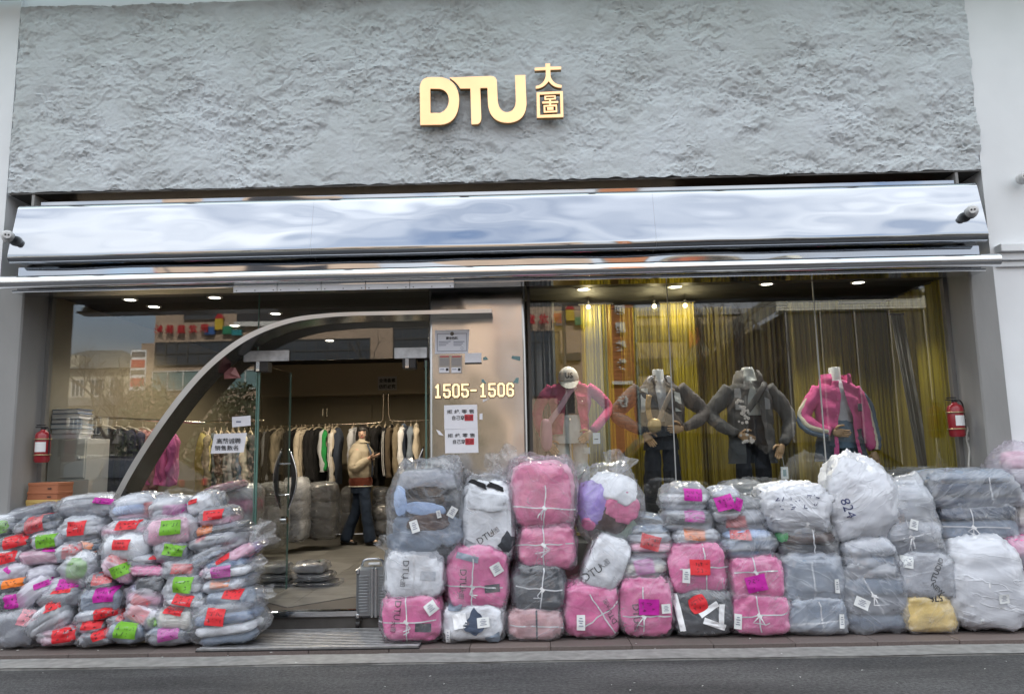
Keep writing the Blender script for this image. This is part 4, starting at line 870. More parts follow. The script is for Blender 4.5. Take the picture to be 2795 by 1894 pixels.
# second column
bale(z3, 522, 948, 1105, 1398, ('white', 'white', 'slate', 'white'), 'white bale with navy brush pattern on the pavement, second from suitcase', -.80, .42, ground=True, patches=[('navy', 745, 1245, 120, 130, -38, 'navy_print'), ('slate', 600, 1140, 90, 45, -6, 'navy_print'), ('slate', 870, 1355, 90, 60, 20, 'navy_print'), ('white', 640, 1230, 90, 90, 10, 'pocket')], tags=[(800, 1238, 80, 62, 5), (558, 1335, 32, 85, 2)])
bale(z3, 548, 972, 715, 1142, ('pink', 'pink', 'lpink', 'pink'), 'pink bale with logo print, standing on the white and navy bale', -.78, .42, strings=[(725, 998, 400, 360, -3)], tags=[(890, 878, 72, 72, 28)], patches=[('dgrey', 860, 1010, 100, 50, 4), ('slate', 690, 800, 150, 40, -14)], texts=[('DTU', 662, 945, 44, -92), ('大图', 652, 1040, 36, -95)])
bale(z3, 636, 1022, 300, 828, ('white', 'white', 'lgrey', 'white'), 'tall white bag with dark patches and logo, left of the tall pink bales', -.74, .42, axis='y', e1=.62, e2=.55, lump=.07, pulls=((-.3, 1, .12, 26), (.2, 1, .10, 22)), patches=[('dgrey', 965, 700, 95, 110, -38, 'dark_patch'), ('black', 760, 300, 120, 30, -22, 'dark_patch'), ('black', 880, 320, 110, 32, -20, 'dark_patch'), ('grey', 705, 720, 70, 60, -20, 'dark_patch'), ('lgrey', 820, 420, 240, 110, -8, 'grey_cloth')],
     texts=[('DTU', 815, 660, 44, 32), ('大图', 872, 625, 34, 36)], cat='bag', name='plastic_bag', tails=[(700, 330, 110, 120, 130), (880, 300, 60, 130, 150)])
# third column
bale(z3, 958, 1342, 1130, 1378, ('dpink', 'dpink', 'dpink'), 'dusty pink bale with dark zip line on the pavement', -.77, .42, ground=True, strings=[(1160, 1270, 350, 0, -3, False)], patches=[('dgrey', 1162, 1262, 11, 220, 0, 'zip', 1)][:0] or [('dgrey', 1162, 1262, 12, 220, 0)])
bale(z3, 990, 1356, 845, 1152, ('dgrey', 'dgrey', 'dpink', 'dgrey'), 'charcoal bale tied with white string, below the tall pink bales', -.75, .40, strings=[(1200, 1015, 350, 300, -6)])
bale(z3, 1018, 1430, 560, 872, ('hot', 'pink', 'hot', 'pink'), 'lower of two bright pink bales in the tall third column', -.72, .44, e1=.5, strings=[(1208, 715, 400, 290, 0)])
bale(z3, 962, 1436, 150, 600, ('hot', 'lpink', 'hot', 'pink'), 'upper bright pink bale with loose film top in front of the column', -.72, .44, e1=.5, strings=[(1215, 465, 420, 300, -4)], pulls=((-.8, 1, .10, 24), (.6, 1, .08, 24)), fill=.90, tails=[(1010, 300, 118, 260, 260), (1200, 230, 80, 130, 330), (1340, 260, 55, 150, 200)])
# fourth column
bale(z3, 1332, 1728, 968, 1338, ('pink', 'pink', 'pink'), 'pink bale with diagonal strings and upside-down logo on the pavement', -.74, .42, ground=True, e1=.55, e2=.5, strings=[(1610, 1185, 330, 300, 33, False)], tags=[(1462, 1240, 55, 95, -2)], texts=[('DTU', 1672, 1200, 34, 118), ('大图', 1640, 1115, 30, 118)])
bale(z3, 1375, 1725, 610, 1035, ('white', 'white', 'lgrey'), 'white logo bag leaning diagonally under the mixed-colour bag', -.73, .40, rot=radians(-24), e1=.6, e2=.5, patches=[('dgrey', 1480, 740, 60, 110, 25)], texts=[('DTU', 1540, 905, 50, 33), ('大图', 1618, 845, 38, 36)], film='clear', cat='bag', name='plastic_bag')
bale(z3, 1600, 1775, 640, 800, ('pink', 'lgrey'), 'small pink bundle squeezed below the mixed-colour bag', -.60, .34, e1=.6)
e, dr, drg, a, c = bale(z3, 1428, 1888, 205, 695, ('lgrey', 'white', 'lgrey'), 'round clear bag of lilac, pink, brown and sage clothes', -.70, .46, axis='y', e1=.85, e2=.8, lump=.06, fill=.62, cat='bag', name='plastic_bag', film='clear', pulls=((.4, 1, .16, 18), (-.5, 1, .10, 26)), tails=[(1700, 230, 70, 150, 260)])
for (x, y, w, h, r, col, sd_) in ((1535, 430, 210, 290, 8, 'lilac', 1), (1690, 330, 330, 190, -18, 'white', 2), (1745, 455, 230, 210, -14, 'hot', 3), (1640, 545, 250, 160, -18, 'brown', 4), (1720, 615, 250, 150, 14, 'sage', 5), (1520, 570, 90, 90, 10, 'pink', 6)): clump(e, z3, -.70, x, y, w, h, r, col, sd_, .07)
# fifth column
bale(z4, 463, 838, 928, 1332, ('pink', 'pink', 'lpink', 'pink'), 'pink bale with magenta sticker and logo print on the pavement', -.74, .42, ground=True, stickers=[('magenta', 673, 1134, 130, 98, -2)], strings=[(640, 1200, 350, 370, -1)], tags=[(790, 1145, 58, 58, 2)], texts=[('DTU', 588, 1180, 42, -88), ('大图', 592, 1262, 34, -90)])
bale(z4, 462, 795, 780, 955, ('lgrey', 'cream', 'lgrey'), 'pale knitwear bag with magenta sticker on top of a pink bale', -.70, .40, axis='z', e1=.7, e2=.6, film='milky', stickers=[('magenta', 645, 864, 125, 92, 10)], cat='bag', name='plastic_bag')
bale(z4, 515, 828, 580, 812, ('lgrey', 'lpink', 'lgrey', 'slate'), 'grey and pink layered bag with orange-red sticker, under a dark folded bundle', -.68, .40, axis='z', e1=.62, e2=.55, stickers=[('red', 685, 696, 125, 92, -16)], cat='bag', name='plastic_bag')
bale(z4, 560, 845, 488, 640, ('dgrey', 'black', 'slate'), 'dark folded bundle lying on the grey and pink layered bag', -.60, .36, axis='z', e1=.6, rot=radians(-10), res=(50, 30))
# sixth column
bale(z4, 828, 1248, 1008, 1333, ('dgrey', 'slate', 'dgrey'), 'charcoal bale with white letter stripes and red sticker on the pavement', -.74, .42, ground=True, e1=.5, stickers=[('red', 1008, 1114, 118, 108, 22)], patches=[('white', 880, 1175, 36, 230, 10, 'white_stripe', 1), ('white', 1080, 1150, 140, 38, 32, 'white_stripe', 1), ('white', 1165, 1195, 36, 150, -6, 'white_stripe', 1), ('white', 1120, 1250, 150, 40, -20, 'white_stripe', 1)])
bale(z4, 788, 1202, 688, 1042, ('pink', 'pink', 'lpink'), 'pink bale with round corners and red sticker, second up in its column', -.72, .42, e1=.6, e2=.5, film='clear', stickers=[('red', 1020, 864, 130, 94, -2)], strings=[(1060, 870, 340, 300, 1, False)], tags=[(925, 922, 48, 88, -4)])
bale(z4, 828, 1148, 600, 706, ('white', 'lgrey', 'white'), 'flat white bag with orange sticker', -.68, .40, axis='z', e1=.6, e2=.5, stickers=[('orange', 988, 648, 134, 66, -4)], cat='bag', name='plastic_bag', res=(50, 28), film='milky')
bale(z4, 755, 1112, 468, 615, ('lgrey', 'dgrey', 'lgrey'), 'grey bag with magenta sticker, second from top of its stack', -.66, .40, axis='z', e1=.65, e2=.55, stickers=[('magenta', 985, 520, 128, 72, -4)], cat='bag', name='plastic_bag', res=(50, 28), film='milky')
bale(z4, 758, 1082, 305, 492, ('lgrey', 'white', 'grey'), 'topmost grey bag of the stack, with magenta sticker, left of round one', -.64, .38, axis='z', e1=.75, e2=.6, stickers=[('magenta', 975, 374, 122, 78, -4)], cat='bag', name='plastic_bag', pulls=((-.2, 1, .14, 30), (.35, 1, .10, 30)), film='milky')
# seventh column
bale(z4, 1198, 1580, 780, 1080, ('pink', 'pink', 'lpink'), 'upper half of the double pink bale with magenta sticker', -.73, .42, e1=.5, stickers=[('magenta', 1400, 974, 130, 100, 12)], strings=[(1400, 900, 360, 260, 2)])
bale(z4, 1215, 1622, 1030, 1338, ('pink', 'pink', 'lpink'), 'pink bale with white string bow on the pavement, under the magenta sticker', -.75, .42, ground=True, e1=.5, strings=[(1425, 1195, 380, 280, 3)], tags=[(1282, 1235, 45, 95, -5)])
bale(z4, 1150, 1532, 608, 808, ('denim', 'slate', 'lblue'), 'denim-blue bag with red sticker on the double pink bale', -.70, .40, axis='z', e1=.7, e2=.55, stickers=[('red', 1304, 645, 128, 64, -4)], cat='bag', name='plastic_bag', film='milky')
bale(z4, 1110, 1505, 385, 650, ('grey', 'lgrey', 'dgrey'), 'grey bag with scrawled writing and red sticker, beside the white written bag', -.64, .40, axis='z', e1=.7, e2=.6, stickers=[('red', 1268, 558, 122, 72, 2)], cat='bag', name='plastic_bag', film='milky', pulls=((.6, 1, .18, 40),))
e, dr, drg, a, c = bale(z4, 1072, 1322, 325, 555, ('white', 'grey', 'lgrey'), 'round grey bag with two magenta stickers, top of its stack', -.70, .36, axis='z', e1=.85, e2=.8, stickers=[('magenta', 1190, 428, 115, 92, 14), ('magenta', 1285, 440, 55, 80, -25)], cat='bag', name='plastic_bag', film='clear')
# eighth column
bale(z5, 195, 612, 1075, 1348, ('slate', 'navy', 'slate'), 'slate-blue bale on the pavement beside the pink one', -.74, .42, ground=True, strings=[(465, 1250, 390, 250, 4, False)], tags=[(588, 1240, 32, 85, -4)], film='milky')
bale(z5, 160, 600, 800, 1110, ('slate', 'navy', 'slate'), 'slate-blue bale stacked second, with tall tag at its right', -.72, .42, strings=[(408, 980, 0, 240, 0, False)], tags=[(558, 1010, 28, 85, 0)], film='milky', pulls=((-1, 1, .12, 30),))
e, dr, drg, a, c = bale(z5, 140, 562, 575, 895, ('black', 'dgrey', 'brown', 'dgrey'), 'dark bag with a green garment showing, under the white written bag', -.68, .42, axis='z', e1=.65, e2=.6, strings=[(412, 730, 0, 180, 0, False)], cat='bag', name='plastic_bag', film='clear', fill=.88)
clump(e, z5, -.66, 212, 660, 75, 120, 0, 'green', 3, .02, 'green_garment', .03)
e, dr, drg, a, c = bale(z5, 55, 512, 348, 650, ('white', 'white'), 'white opaque bag with blue handwriting, left of the biggest white bag', -.70, .44, axis='z', e1=.7, e2=.6, film='white', cat='bag', name='plastic_bag', crease=.075, lump=.11, pulls=((-.7, .7, .10, 14), (.8, .6, .10, 16)))
scribble(dr, .0-.02, c*1.25, .36, .12, .05, .006, 5, 2, 6, .006).build('handwriting', mat('blue_ink', (.03, .04, .12), .6), e)
# ninth column
bale(z5, 572, 1004, 860, 1348, ('slate', 'grey', 'slate', 'grey'), 'tall slate bale with white card on the pavement, below the loop of film', -.73, .42, ground=True, axis='z', e1=.45, strings=[(800, 1075, 0, 240, 25, True)], tags=[(722, 1122, 90, 62, -25)], film='milky')
bale(z5, 575, 950, 680, 940, ('slate', 'lgrey'), 'gathered bag top with a loop of film, under the biggest white bag', -.70, .40, axis='z', e1=.75, e2=.6, film='milky', cat='bag', name='plastic_bag', tails=[(760, 760, 100, 90, 230)])
e, dr, drg, a, c = bale(z5, 478, 945, 205, 700, ('white', 'white'), 'biggest white opaque bag with blue digits, pointed at the top', -.70, .46, axis='z', e1=.8, e2=.7, film='white', cat='bag', name='plastic_bag', crease=.055, lump=.10, pulls=((-.15, 1, .16, 9), (.95, .25, .14, 12)), sag=.14)
q = drape_text(dr, '824', -a*.52, c*.86, .07, radians(-75), .006); q.build('handwriting', _mats['blue_ink'], e)
bale(z5, 960, 1322, 1062, 1328, ('yellow', 'yellow', 'cream'), 'pale yellow bale on the pavement under the grey lettered one', -.74, .42, ground=True, e1=.45, texts=[('576', 1215, 1092, 40, 184, 1, .01)])
bale(z5, 945, 1312, 790, 1085, ('heather', 'heather', 'white'), 'heather-grey bale with curved dark lettering, above the yellow one', -.73, .42, e1=.45, tags=[(1035, 855, 55, 72, -8)], texts=[('STUDIO', 1222, 905, 34, 62, 0, .02), ('NEW', 1222, 1030, 30, -42, 0, .02)])
bale(z5, 858, 1222, 345, 822, ('grey', 'lgrey', 'grey', 'lgrey'), 'tall grey bag with white neck and string, right of the biggest white bag', -.66, .42, axis='z', e1=.62, e2=.6, film='milky', cat='bag', name='plastic_bag', strings=[(1045, 690, 300, 220, 12)], tags=[(1058, 605, 55, 62, -18)], pulls=((.35, 1, .2, 20),), sag=.2)
# tenth column
bale(z5, 1275, 1790, 725, 1325, ('lgrey', 'white', 'lgrey', 'white'), 'large slumped pale bag spreading on the pavement at the right end', -.76, .46, ground=True, axis='z', e1=.6, e2=.5, film='white', cat='bag', name='plastic_bag', rot=radians(0), sag=.12, tags=[(1650, 1092, 68, 55, 2), (1505, 1242, 22, 30, 2)], strings=[(1560, 1150, 330, 330, -4, False)])
bale(z5, 1195, 1735, 465, 810, ('navy', 'slate', 'navy'), 'lower navy denim bale with white string bow at the right end', -.60, .42, e1=.45, axis='z', strings=[(1458, 625, 480, 300, -2)], film='clear')
bale(z5, 1125, 1750, 250, 500, ('navy', 'navy', 'slate'), 'upper navy denim bale in milky film at the right end', -.58, .42, e1=.5, axis='z', strings=[(1580, 400, 0, 200, 0, False)], film='milky', tails=[(1660, 330, -60, 330, 170), (1620, 280, 40, 120, 160)])
bale(z5, 1590, 1960, 75, 400, ('white', 'lpink'), 'billowing almost empty clear bag at the right photo edge', -.55, .40, e1=.9, e2=.8, axis='z', film='lilac', cat='bag', name='plastic_bag', fill=.6)
bale(z5, 1700, 2000, 380, 730, ('lgrey', 'cream', 'lgrey'), 'pale bag at right photo edge below the billowing one', -.56, .40, e1=.7, axis='z', film='lilac', cat='bag', name='plastic_bag')
bale(z5, 1640, 1990, 700, 1050, ('pink', 'dgrey', 'pink'), 'purple-pink bag cut off by the right photo edge', -.68, .42, e1=.6, axis='z', film='lilac', cat='bag', name='plastic_bag')
bale(z5, 1690, 2030, 1030, 1318, ('navy', 'slate'), 'navy bale on the pavement cut off by the right photo edge', -.72, .42, ground=True, e1=.5, film='milky')
# ================================================================== signs and fittings on the facade
def shape_part(name, loops, y0, y1, mt, parent, ox=(0, 0, 0)):
    "flat outline with holes in x,z, made solid from y0 (front) to y1; loops of world x,z points"
    cu = bpy.data.curves.new(name, 'CURVE'); cu.dimensions = '2D'; cu.fill_mode = 'BOTH'; cu.extrude = abs(y1-y0)/2
    for lp in loops:
        sp = cu.splines.new('POLY'); sp.points.add(len(lp)-1); sp.use_cyclic_u = True
        for k, (a, b) in enumerate(lp): sp.points[k].co = (a, b, 0, 1)
    o = bpy.data.objects.new(name, cu); C.objects.link(o); dg = bpy.context.evaluated_depsgraph_get(); dg.update()
    me = bpy.data.meshes.new_from_object(o.evaluated_get(dg)); bpy.data.objects.remove(o); bpy.data.curves.remove(cu)
    me.name = name; me.transform(Matrix(((1, 0, 0, -ox[0]), (0, 0, -1, (y0+y1)/2-ox[1]), (0, 1, 0, -ox[2]), (0, 0, 0, 1))))
    me.materials.clear(); me.materials.append(mt); me.update(); return link(bpy.data.objects.new(name, me), parent)
def arc(p0, p1, p2, n=8):
    "curve through control p1"
    return [((1-t)**2*p0[0]+2*t*(1-t)*p1[0]+t*t*p2[0], (1-t)**2*p0[1]+2*t*(1-t)*p1[1]+t*t*p2[1]) for t in [k/n for k in range(n+1)]]
SY = -.475
def sg(pts): return [(lambda q: (q.x, q.z))(P(1100+x*.20654, 140+y*.20654, SY)) for x, y in pts]
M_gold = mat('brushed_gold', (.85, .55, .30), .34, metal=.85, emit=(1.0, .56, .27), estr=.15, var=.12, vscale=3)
M_goldside = mat('gold_edge', (.35, .22, .10), .4, metal=.9)
c0 = P(1340, 260, SY)
lg = empty('gold_letter_sign', (c0.x, SY, c0.z), label='raised gold DTU lettering with two stacked gold characters on the stone fascia', cat='sign')
ox = tuple(lg.location)
D1 = [(228, 975), (222, 490)]+arc((222, 490), (228, 350), (360, 345))+[(500, 345)]+arc((500, 345), (735, 385), (742, 645), 10)+arc((742, 645), (735, 950), (500, 970), 10)
D2 = [(362, 818), (360, 495), (485, 497)]+arc((485, 497), (605, 520), (606, 655))+arc((606, 655), (600, 770), (495, 818))
TU = [(615, 350), (1160, 330)]+arc((1160, 330), (1238, 335), (1240, 410))+[(1250, 640)]+arc((1250, 640), (1262, 800), (1372, 810))+arc((1372, 810), (1495, 800), (1490, 640))+[(1480, 320), (1615, 315), (1632, 690)]+arc((1632, 690), (1625, 935), (1385, 946), 10)+arc((1385, 946), (1135, 940), (1122, 680), 10)+[(1115, 485), (1020, 487), (1034, 880)]+arc((1034, 880), (1030, 950), (985, 962))+[(905, 966), (890, 493), (755, 494)]+arc((755, 494), (720, 420), (615, 352))
DA = [(1882, 165), (1945, 165), (1946, 208), (2090, 206), (2090, 240), (1947, 246), (1949, 330)]+arc((1949, 330), (1975, 440), (2098, 450))+[(2096, 482)]+arc((2096, 482), (1985, 485), (1925, 395))+arc((1925, 395), (1860, 490), (1755, 496))+[(1755, 463)]+arc((1755, 463), (1860, 450), (1887, 330))+[(1886, 249), (1740, 256), (1740, 222), (1884, 212)]
TB = [(1765, 545), (2112, 530), (2120, 870), (1770, 880)]; TBi = [(1805, 575), (2075, 562), (2083, 832), (1812, 845)]
G1 = [(1868, 592), (2018, 587), (2020, 638), (1957, 641), (1957, 663), (2050, 660), (2052, 685), (1957, 688), (1957, 710), (2035, 706), (2040, 806), (1860, 815), (1856, 716), (1931, 711), (1931, 690), (1840, 693), (1840, 668), (1931, 664), (1931, 643), (1870, 648)]
G1h = [(1890, 607), (2000, 602), (2000, 620), (1890, 627)]; G2h = [(1880, 735), (2015, 730), (2018, 785), (1884, 792)]; G3 = [(1903, 742), (1988, 738), (1990, 776), (1905, 781)]
for nm, lps in (('letter', [D1, D2]), ('letter', [TU]), ('character', [DA]), ('character_frame', [TB, TBi]), ('character', [G1, G1h, G2h]), ('character_dot', [G3])):
    L_ = [sg(l) for l in lps]
    o = shape_part(nm, L_, SY, SY+.012, M_gold, lg, ox); shape_part('letter_return', L_, SY+.0125, SY+.05, M_goldside, o, ox)
# unit number in slab digits on the column
DIG = {'1': [[(0, 5), (1, 6), (1, 0)], [(0, 0), (2, 0)]], '5': [[(3, 6), (0, 6), (0, 3.4), (2.2, 3.4), (3, 2.6), (3, .8), (2.2, 0), (.8, 0), (0, .8), (0, 1.6)]], '0': [[(.8, 0), (0, .8), (0, 5.2), (.8, 6), (2.2, 6), (3, 5.2), (3, .8), (2.2, 0), (.8, 0)]],
       '-': [[(0, 3), (2.4, 3)]], '6': [[(3, 4.6), (3, 5.2), (2.2, 6), (.8, 6), (0, 5.2), (0, .8), (.8, 0), (2.2, 0), (3, .8), (3, 2.4), (2.2, 3.2), (1.3, 3.2)]]}
M_num = mat('lit_cream_number', (.75, .62, .38), .4, emit=(1, .76, .42), estr=.34); M_numb = mat('number_backing', (.16, .09, .03), .5)
qa, qb = P(1184, 1067, -.08), P(1405, 1065, -.08); h0 = P(1290, 1048, -.08).z-P(1290, 1084, -.08).z
un = empty('unit_number', ((qa.x+qb.x)/2, -.085, (qa.z+qb.z)/2), label='raised cream slab numerals 1505-1506 on the steel column', cat='sign')
txt = '1505-1506'; adv = (qb.x-qa.x)/len(txt); u = h0/6.6
for i, ch in enumerate(txt):
    for ss, (wd, ya, yb, mt, nm) in enumerate(((1.45*u, -.010, -.004, M_numb, 'numeral_backing'), (.95*u, -.022, -.0105, M_num, 'numeral'))):
        m = MB()
        for st_ in DIG[ch]:
            for k in range(len(st_)-1):
                (a, b), (c, d) = st_[k], st_[k+1]; wdt = (2 if ch in '1' else 3)
                ax_, bx_ = (-(len(txt)/2)+i+.5)*adv+(a-wdt/2)*u*.92, (b-3)*u; cx_, dx_ = (-(len(txt)/2)+i+.5)*adv+(c-wdt/2)*u*.92, (d-3)*u
                t = math.hypot(cx_-ax_, dx_-bx_); ex, ez = (cx_-ax_)/t*wd*.45, (dx_-bx_)/t*wd*.45; nx, nz2 = -(dx_-bx_)/t*wd/2, (cx_-ax_)/t*wd/2
                m.prism([(ax_-ex+nx, bx_-ez+nz2), (ax_-ex-nx, bx_-ez-nz2), (cx_+ex-nx, dx_+ez-nz2), (cx_+ex+nx, dx_+ez+nz2)], ya-k*.0004, yb)
        m.build(nm, mt, un, recalc=True)
# papers on the column (all on its face at y = -.08)
CY = -.081
def paper(name, pxs, label, cat, y=CY, mt=None, curl=.0, th=.0015):
    "sheet from its four photo corners TL TR BR BL, on plane y"
    q = [P(a, b, y) for a, b in pxs]; c = sum((v for v in q), Vector())/4
    e = empty(name, tuple(c), label=label, cat=cat)
    def fn(a, b):
        top = q[0].lerp(q[1], a); bot = q[3].lerp(q[2], a); v = bot.lerp(top, b)-c; return (v.x, v.y-curl*sin(a*5+b*3)*(1 if 0 < a < 1 else .3)-.001, v.z)
    m = MB(); m.grid(fn, 7, 7)
    n = len(m.v); m.add([(a, b+th, c2) for a, b, c2 in m.v], [f[::-1] for f in m.f]); m.build('sheet', mt or M_paper, e, smooth=True)
    return e, q, c
def ptext(e, c, body, px, py, hpx, y, mt=M_ink, bold=.01, wpx=None, nm='lettering', dy=-.004):
    q = P(px, py, y); s = scale_at(y); text_part(nm, body, (q.x-c.x, dy, q.z-c.z), hpx/s, mt, e, bold, width=(wpx/s if wpx else None))
def prect(e, c, x0, x1, y0, y1, y, mt, nm, dy=-.003, fr=0):
    a, b = P(x0, y0, y), P(x1, y1, y); m = MB()
    if fr:
        f_ = fr/scale_at(y)
        for bx in ((a.x, b.x, a.z-f_, a.z), (a.x, b.x, b.z, b.z+f_), (a.x, a.x+f_, b.z+f_, a.z-f_), (b.x-f_, b.x, b.z+f_, a.z-f_)): m.box(bx[0]-c.x, bx[1]-c.x, dy-.001, dy, bx[2]-c.z, bx[3]-c.z)
    else: m.box(a.x-c.x, b.x-c.x, dy-.001, dy, b.z-c.z, a.z-c.z)
    m.build(nm, mt, e)
for k, (y0, l) in enumerate(((1106, 'upper white printed notice with red highlighted words on the column'), (1171, 'lower white printed notice with red highlighted words on the column'))):
    dx = k*2
    e, q, c = paper('printed_notice', [(1212+dx, y0), (1302+dx, y0-2), (1304+dx, y0+64), (1213+dx, y0+66)], l, 'notice')
    prect(e, c, 1268+dx, 1292+dx, y0+25, y0+42, CY, M_red, 'red_highlight')
    ptext(e, c, '拒 绝 零 售', 1257+dx, y0+17, 11, CY, wpx=74); ptext(e, c, '自己穿', 1251+dx, y0+34, 12, CY, wpx=33); ptext(e, c, '免进', 1280+dx, y0+33.5, 12, CY, wpx=22, dy=-.006, mt=mat('dark_red_ink', (.22, .01, .02), .6))
e, q, c = paper('business_licence', [(1187, 902), (1281, 899), (1277, 964), (1187, 966)], 'framed business licence in a clear sleeve at the top of the column', 'certificate', mt=mat('licence_paper', (.70, .72, .78), .4))
prect(e, c, 1193, 1275, 911, 958, CY, mat('licence_border', (.25, .25, .33), .6), 'border', fr=1.5); ptext(e, c, '营业执照', 1234, 923, 8, CY, wpx=34, bold=.03)
m = MB(); q_ = P(1234, 911, CY); m.lathe([(.012, -.006), (.017, -.004), (.017, -.0035)], (q_.x-c.x, 0, q_.z-c.z), 14, axis='y'); m.build('emblem', mat('emblem_ink', (.12, .10, .08), .6), e)
for k in range(3): prect(e, c, 1198, 1230-6*k, 932+5*k, 933.2+5*k, CY, M_tagp, 'print_line'); prect(e, c, 1238, 1268-4*k, 932+5*k, 933.2+5*k, CY, M_tagp, 'print_line')
m = MB(); q_ = P(1261, 950, CY); m.tube([(q_.x-c.x+.011*cos(t*pi/6), -.004, q_.z-c.z+.011*sin(t*pi/6)) for t in range(13)], .001, n=4); m.build('seal', M_tagp, e)
for k, x in enumerate((1197, 1230)):
    e, q, c = paper('card_sleeve', [(x, 970), (x+31, 970), (x+31, 1019), (x, 1019)], ('left' if k == 0 else 'right')+' clear card sleeve with a small red header below the licence', 'card', mt=mat('sleeve_plastic', (.42, .38, .34), .25))
    prect(e, c, x+2, x+28, 1003, 1017, CY, M_paper, 'card'); prect(e, c, x+20, x+27, 1005, 1012, CY, M_ink, 'photo', dy=-.005); prect(e, c, x+4, x+28, 972, 974.5, CY, M_red, 'header'); prect(e, c, x+4, x+16, 1007, 1009, CY, M_tagp, 'print_line', dy=-.005)
    prect(e, c, x+3, x+28, 978, 998, CY, mat('grey_card', (.30, .28, .27), .5), 'picture_card')
e, q, c = paper('blank_card', [(1269, 964), (1314, 963), (1314, 989), (1269, 990)], 'blank white card with dark lower edge beside the licence', 'card'); prect(e, c, 1269, 1315, 990, 993, CY, M_black, 'edge_strip')
M_teal = mat('teal_tape', (.16, .28, .29), .6)
for k, (pts, l) in enumerate((([(1318, 976), (1326, 973), (1333, 981), (1319, 983)], 'scrap of teal tape beside the blank card'), ([(1398, 971), (1420, 973), (1420, 985), (1396, 978)], 'scrap of teal tape at the upper right of the column'), ([(1314, 1035), (1320, 1035), (1328, 1047), (1315, 1046)], 'teal tape corner above the unit number'), ([(1409, 1031), (1416, 1031), (1415, 1046), (1400, 1044)], 'teal tape corner above the last numeral'))):
    e, q, c = paper('tape_scrap', pts, l, 'tape', mt=M_teal)
for k, (pts, l) in enumerate((([(1309, 1129), (1317, 1128), (1317, 1145), (1309, 1144)], 'tiny white label right of the upper notice'), ([(1190, 1172), (1200, 1176), (1211, 1189), (1198, 1186)], 'torn white paper scrap left of the lower notice'), ([(1318, 1090), (1336, 1087), (1325, 1094), (1318, 1097)], 'pale torn label below the unit number'))):
    e, q, c = paper('paper_scrap', pts, l, 'paper')
# papers on the glass
GY = -.012
e, q, c = paper('hiring_notice', [(585, 1184), (674, 1181), (665, 1234), (575, 1238)], 'white hand-tilted notice with two lines of characters on the left window', 'notice', y=GY, curl=.004); 
ptext(e, c, '高薪诚聘', 625, 1203, 15, GY, wpx=66, dy=-.008); ptext(e, c, '销售数名', 619, 1222, 14, GY, wpx=64, dy=-.008)
e, q, c = paper('small_notice', [(633, 1138), (684, 1134), (684, 1161), (634, 1166)], 'small white label with faint print on the glass above the tilted notice', 'notice', y=GY); prect(e, c, 645, 658, 1149, 1153, GY, M_tagp, 'print_line')
e, q, c = paper('pink_note', [(611, 1003), (643, 1003), (657, 1031), (612, 1034)], 'pink paper note with a folded corner on the glass under the arch', 'note', y=GY, mt=mat('pink_paper', (.52, .22, .22), .7, bump=.3, bscale=9), curl=.006)
m = MB(); a_, b_, d_ = P(643, 1003, GY), P(632, 1020, GY), P(657, 1031, GY); m.add([(v.x-c.x, -.012-.012*(k == 1), v.z-c.z) for k, v in enumerate((a_, b_, d_))], [(0, 1, 2)]); m.build('folded_corner', mat('pink_paper_back', (.62, .32, .31), .7), e)
e, q, c = paper('window_label', [(113, 829), (125, 829), (123, 846), (112, 846)], 'tiny white sticker on the upper left window frame', 'label', y=-.034)
# security cameras
M_cam = mat('camera_shell', (.62, .62, .62), .4, var=.05)
def sec_cam(px, py, y, lab, dirx, ry=-.9):
    q = P(px, py, y); e = empty('security_camera', tuple(q), (0, 0, dirx), label=lab, cat='camera', group='dome cameras on the facade')
    MB().lathe([(.02, 0), (.045, 0), (.05, -.012), (.046, -.03), (.03, -.04)], (0, .04, 0), 18, axis='y').build('base', M_cam, e, smooth=True, angle=50)
    b = MB(); b.ball((0, -.03, -.005), (.048, .055, .045), 18, 12); b.build('body', M_cam, e, smooth=True)
    l = MB(); l.lathe([(.032, 0), (.034, -.02), (.028, -.032), (.0, -.032)], (0, -.06, -.012), 16, axis='y'); o = l.build('front_ring', M_cam, e, smooth=True, angle=40)
    for s in (-1, 1): MB().lathe([(.0075, 0), (.0075, -.003), (.0, -.003)], (s*.011, -.0925, -.012), 12, axis='y').build('lens', M_black, o)
sec_cam(22, 645, -.655, 'dual-lens security camera at the left end of the mirror box', radians(30)); sec_cam(2652, 577, -.655, 'dual-lens security camera at the right end of the mirror box', radians(-24)); sec_cam(2792, 486, -.42, 'security camera on the white wall, cut by the right photo edge', radians(-20))
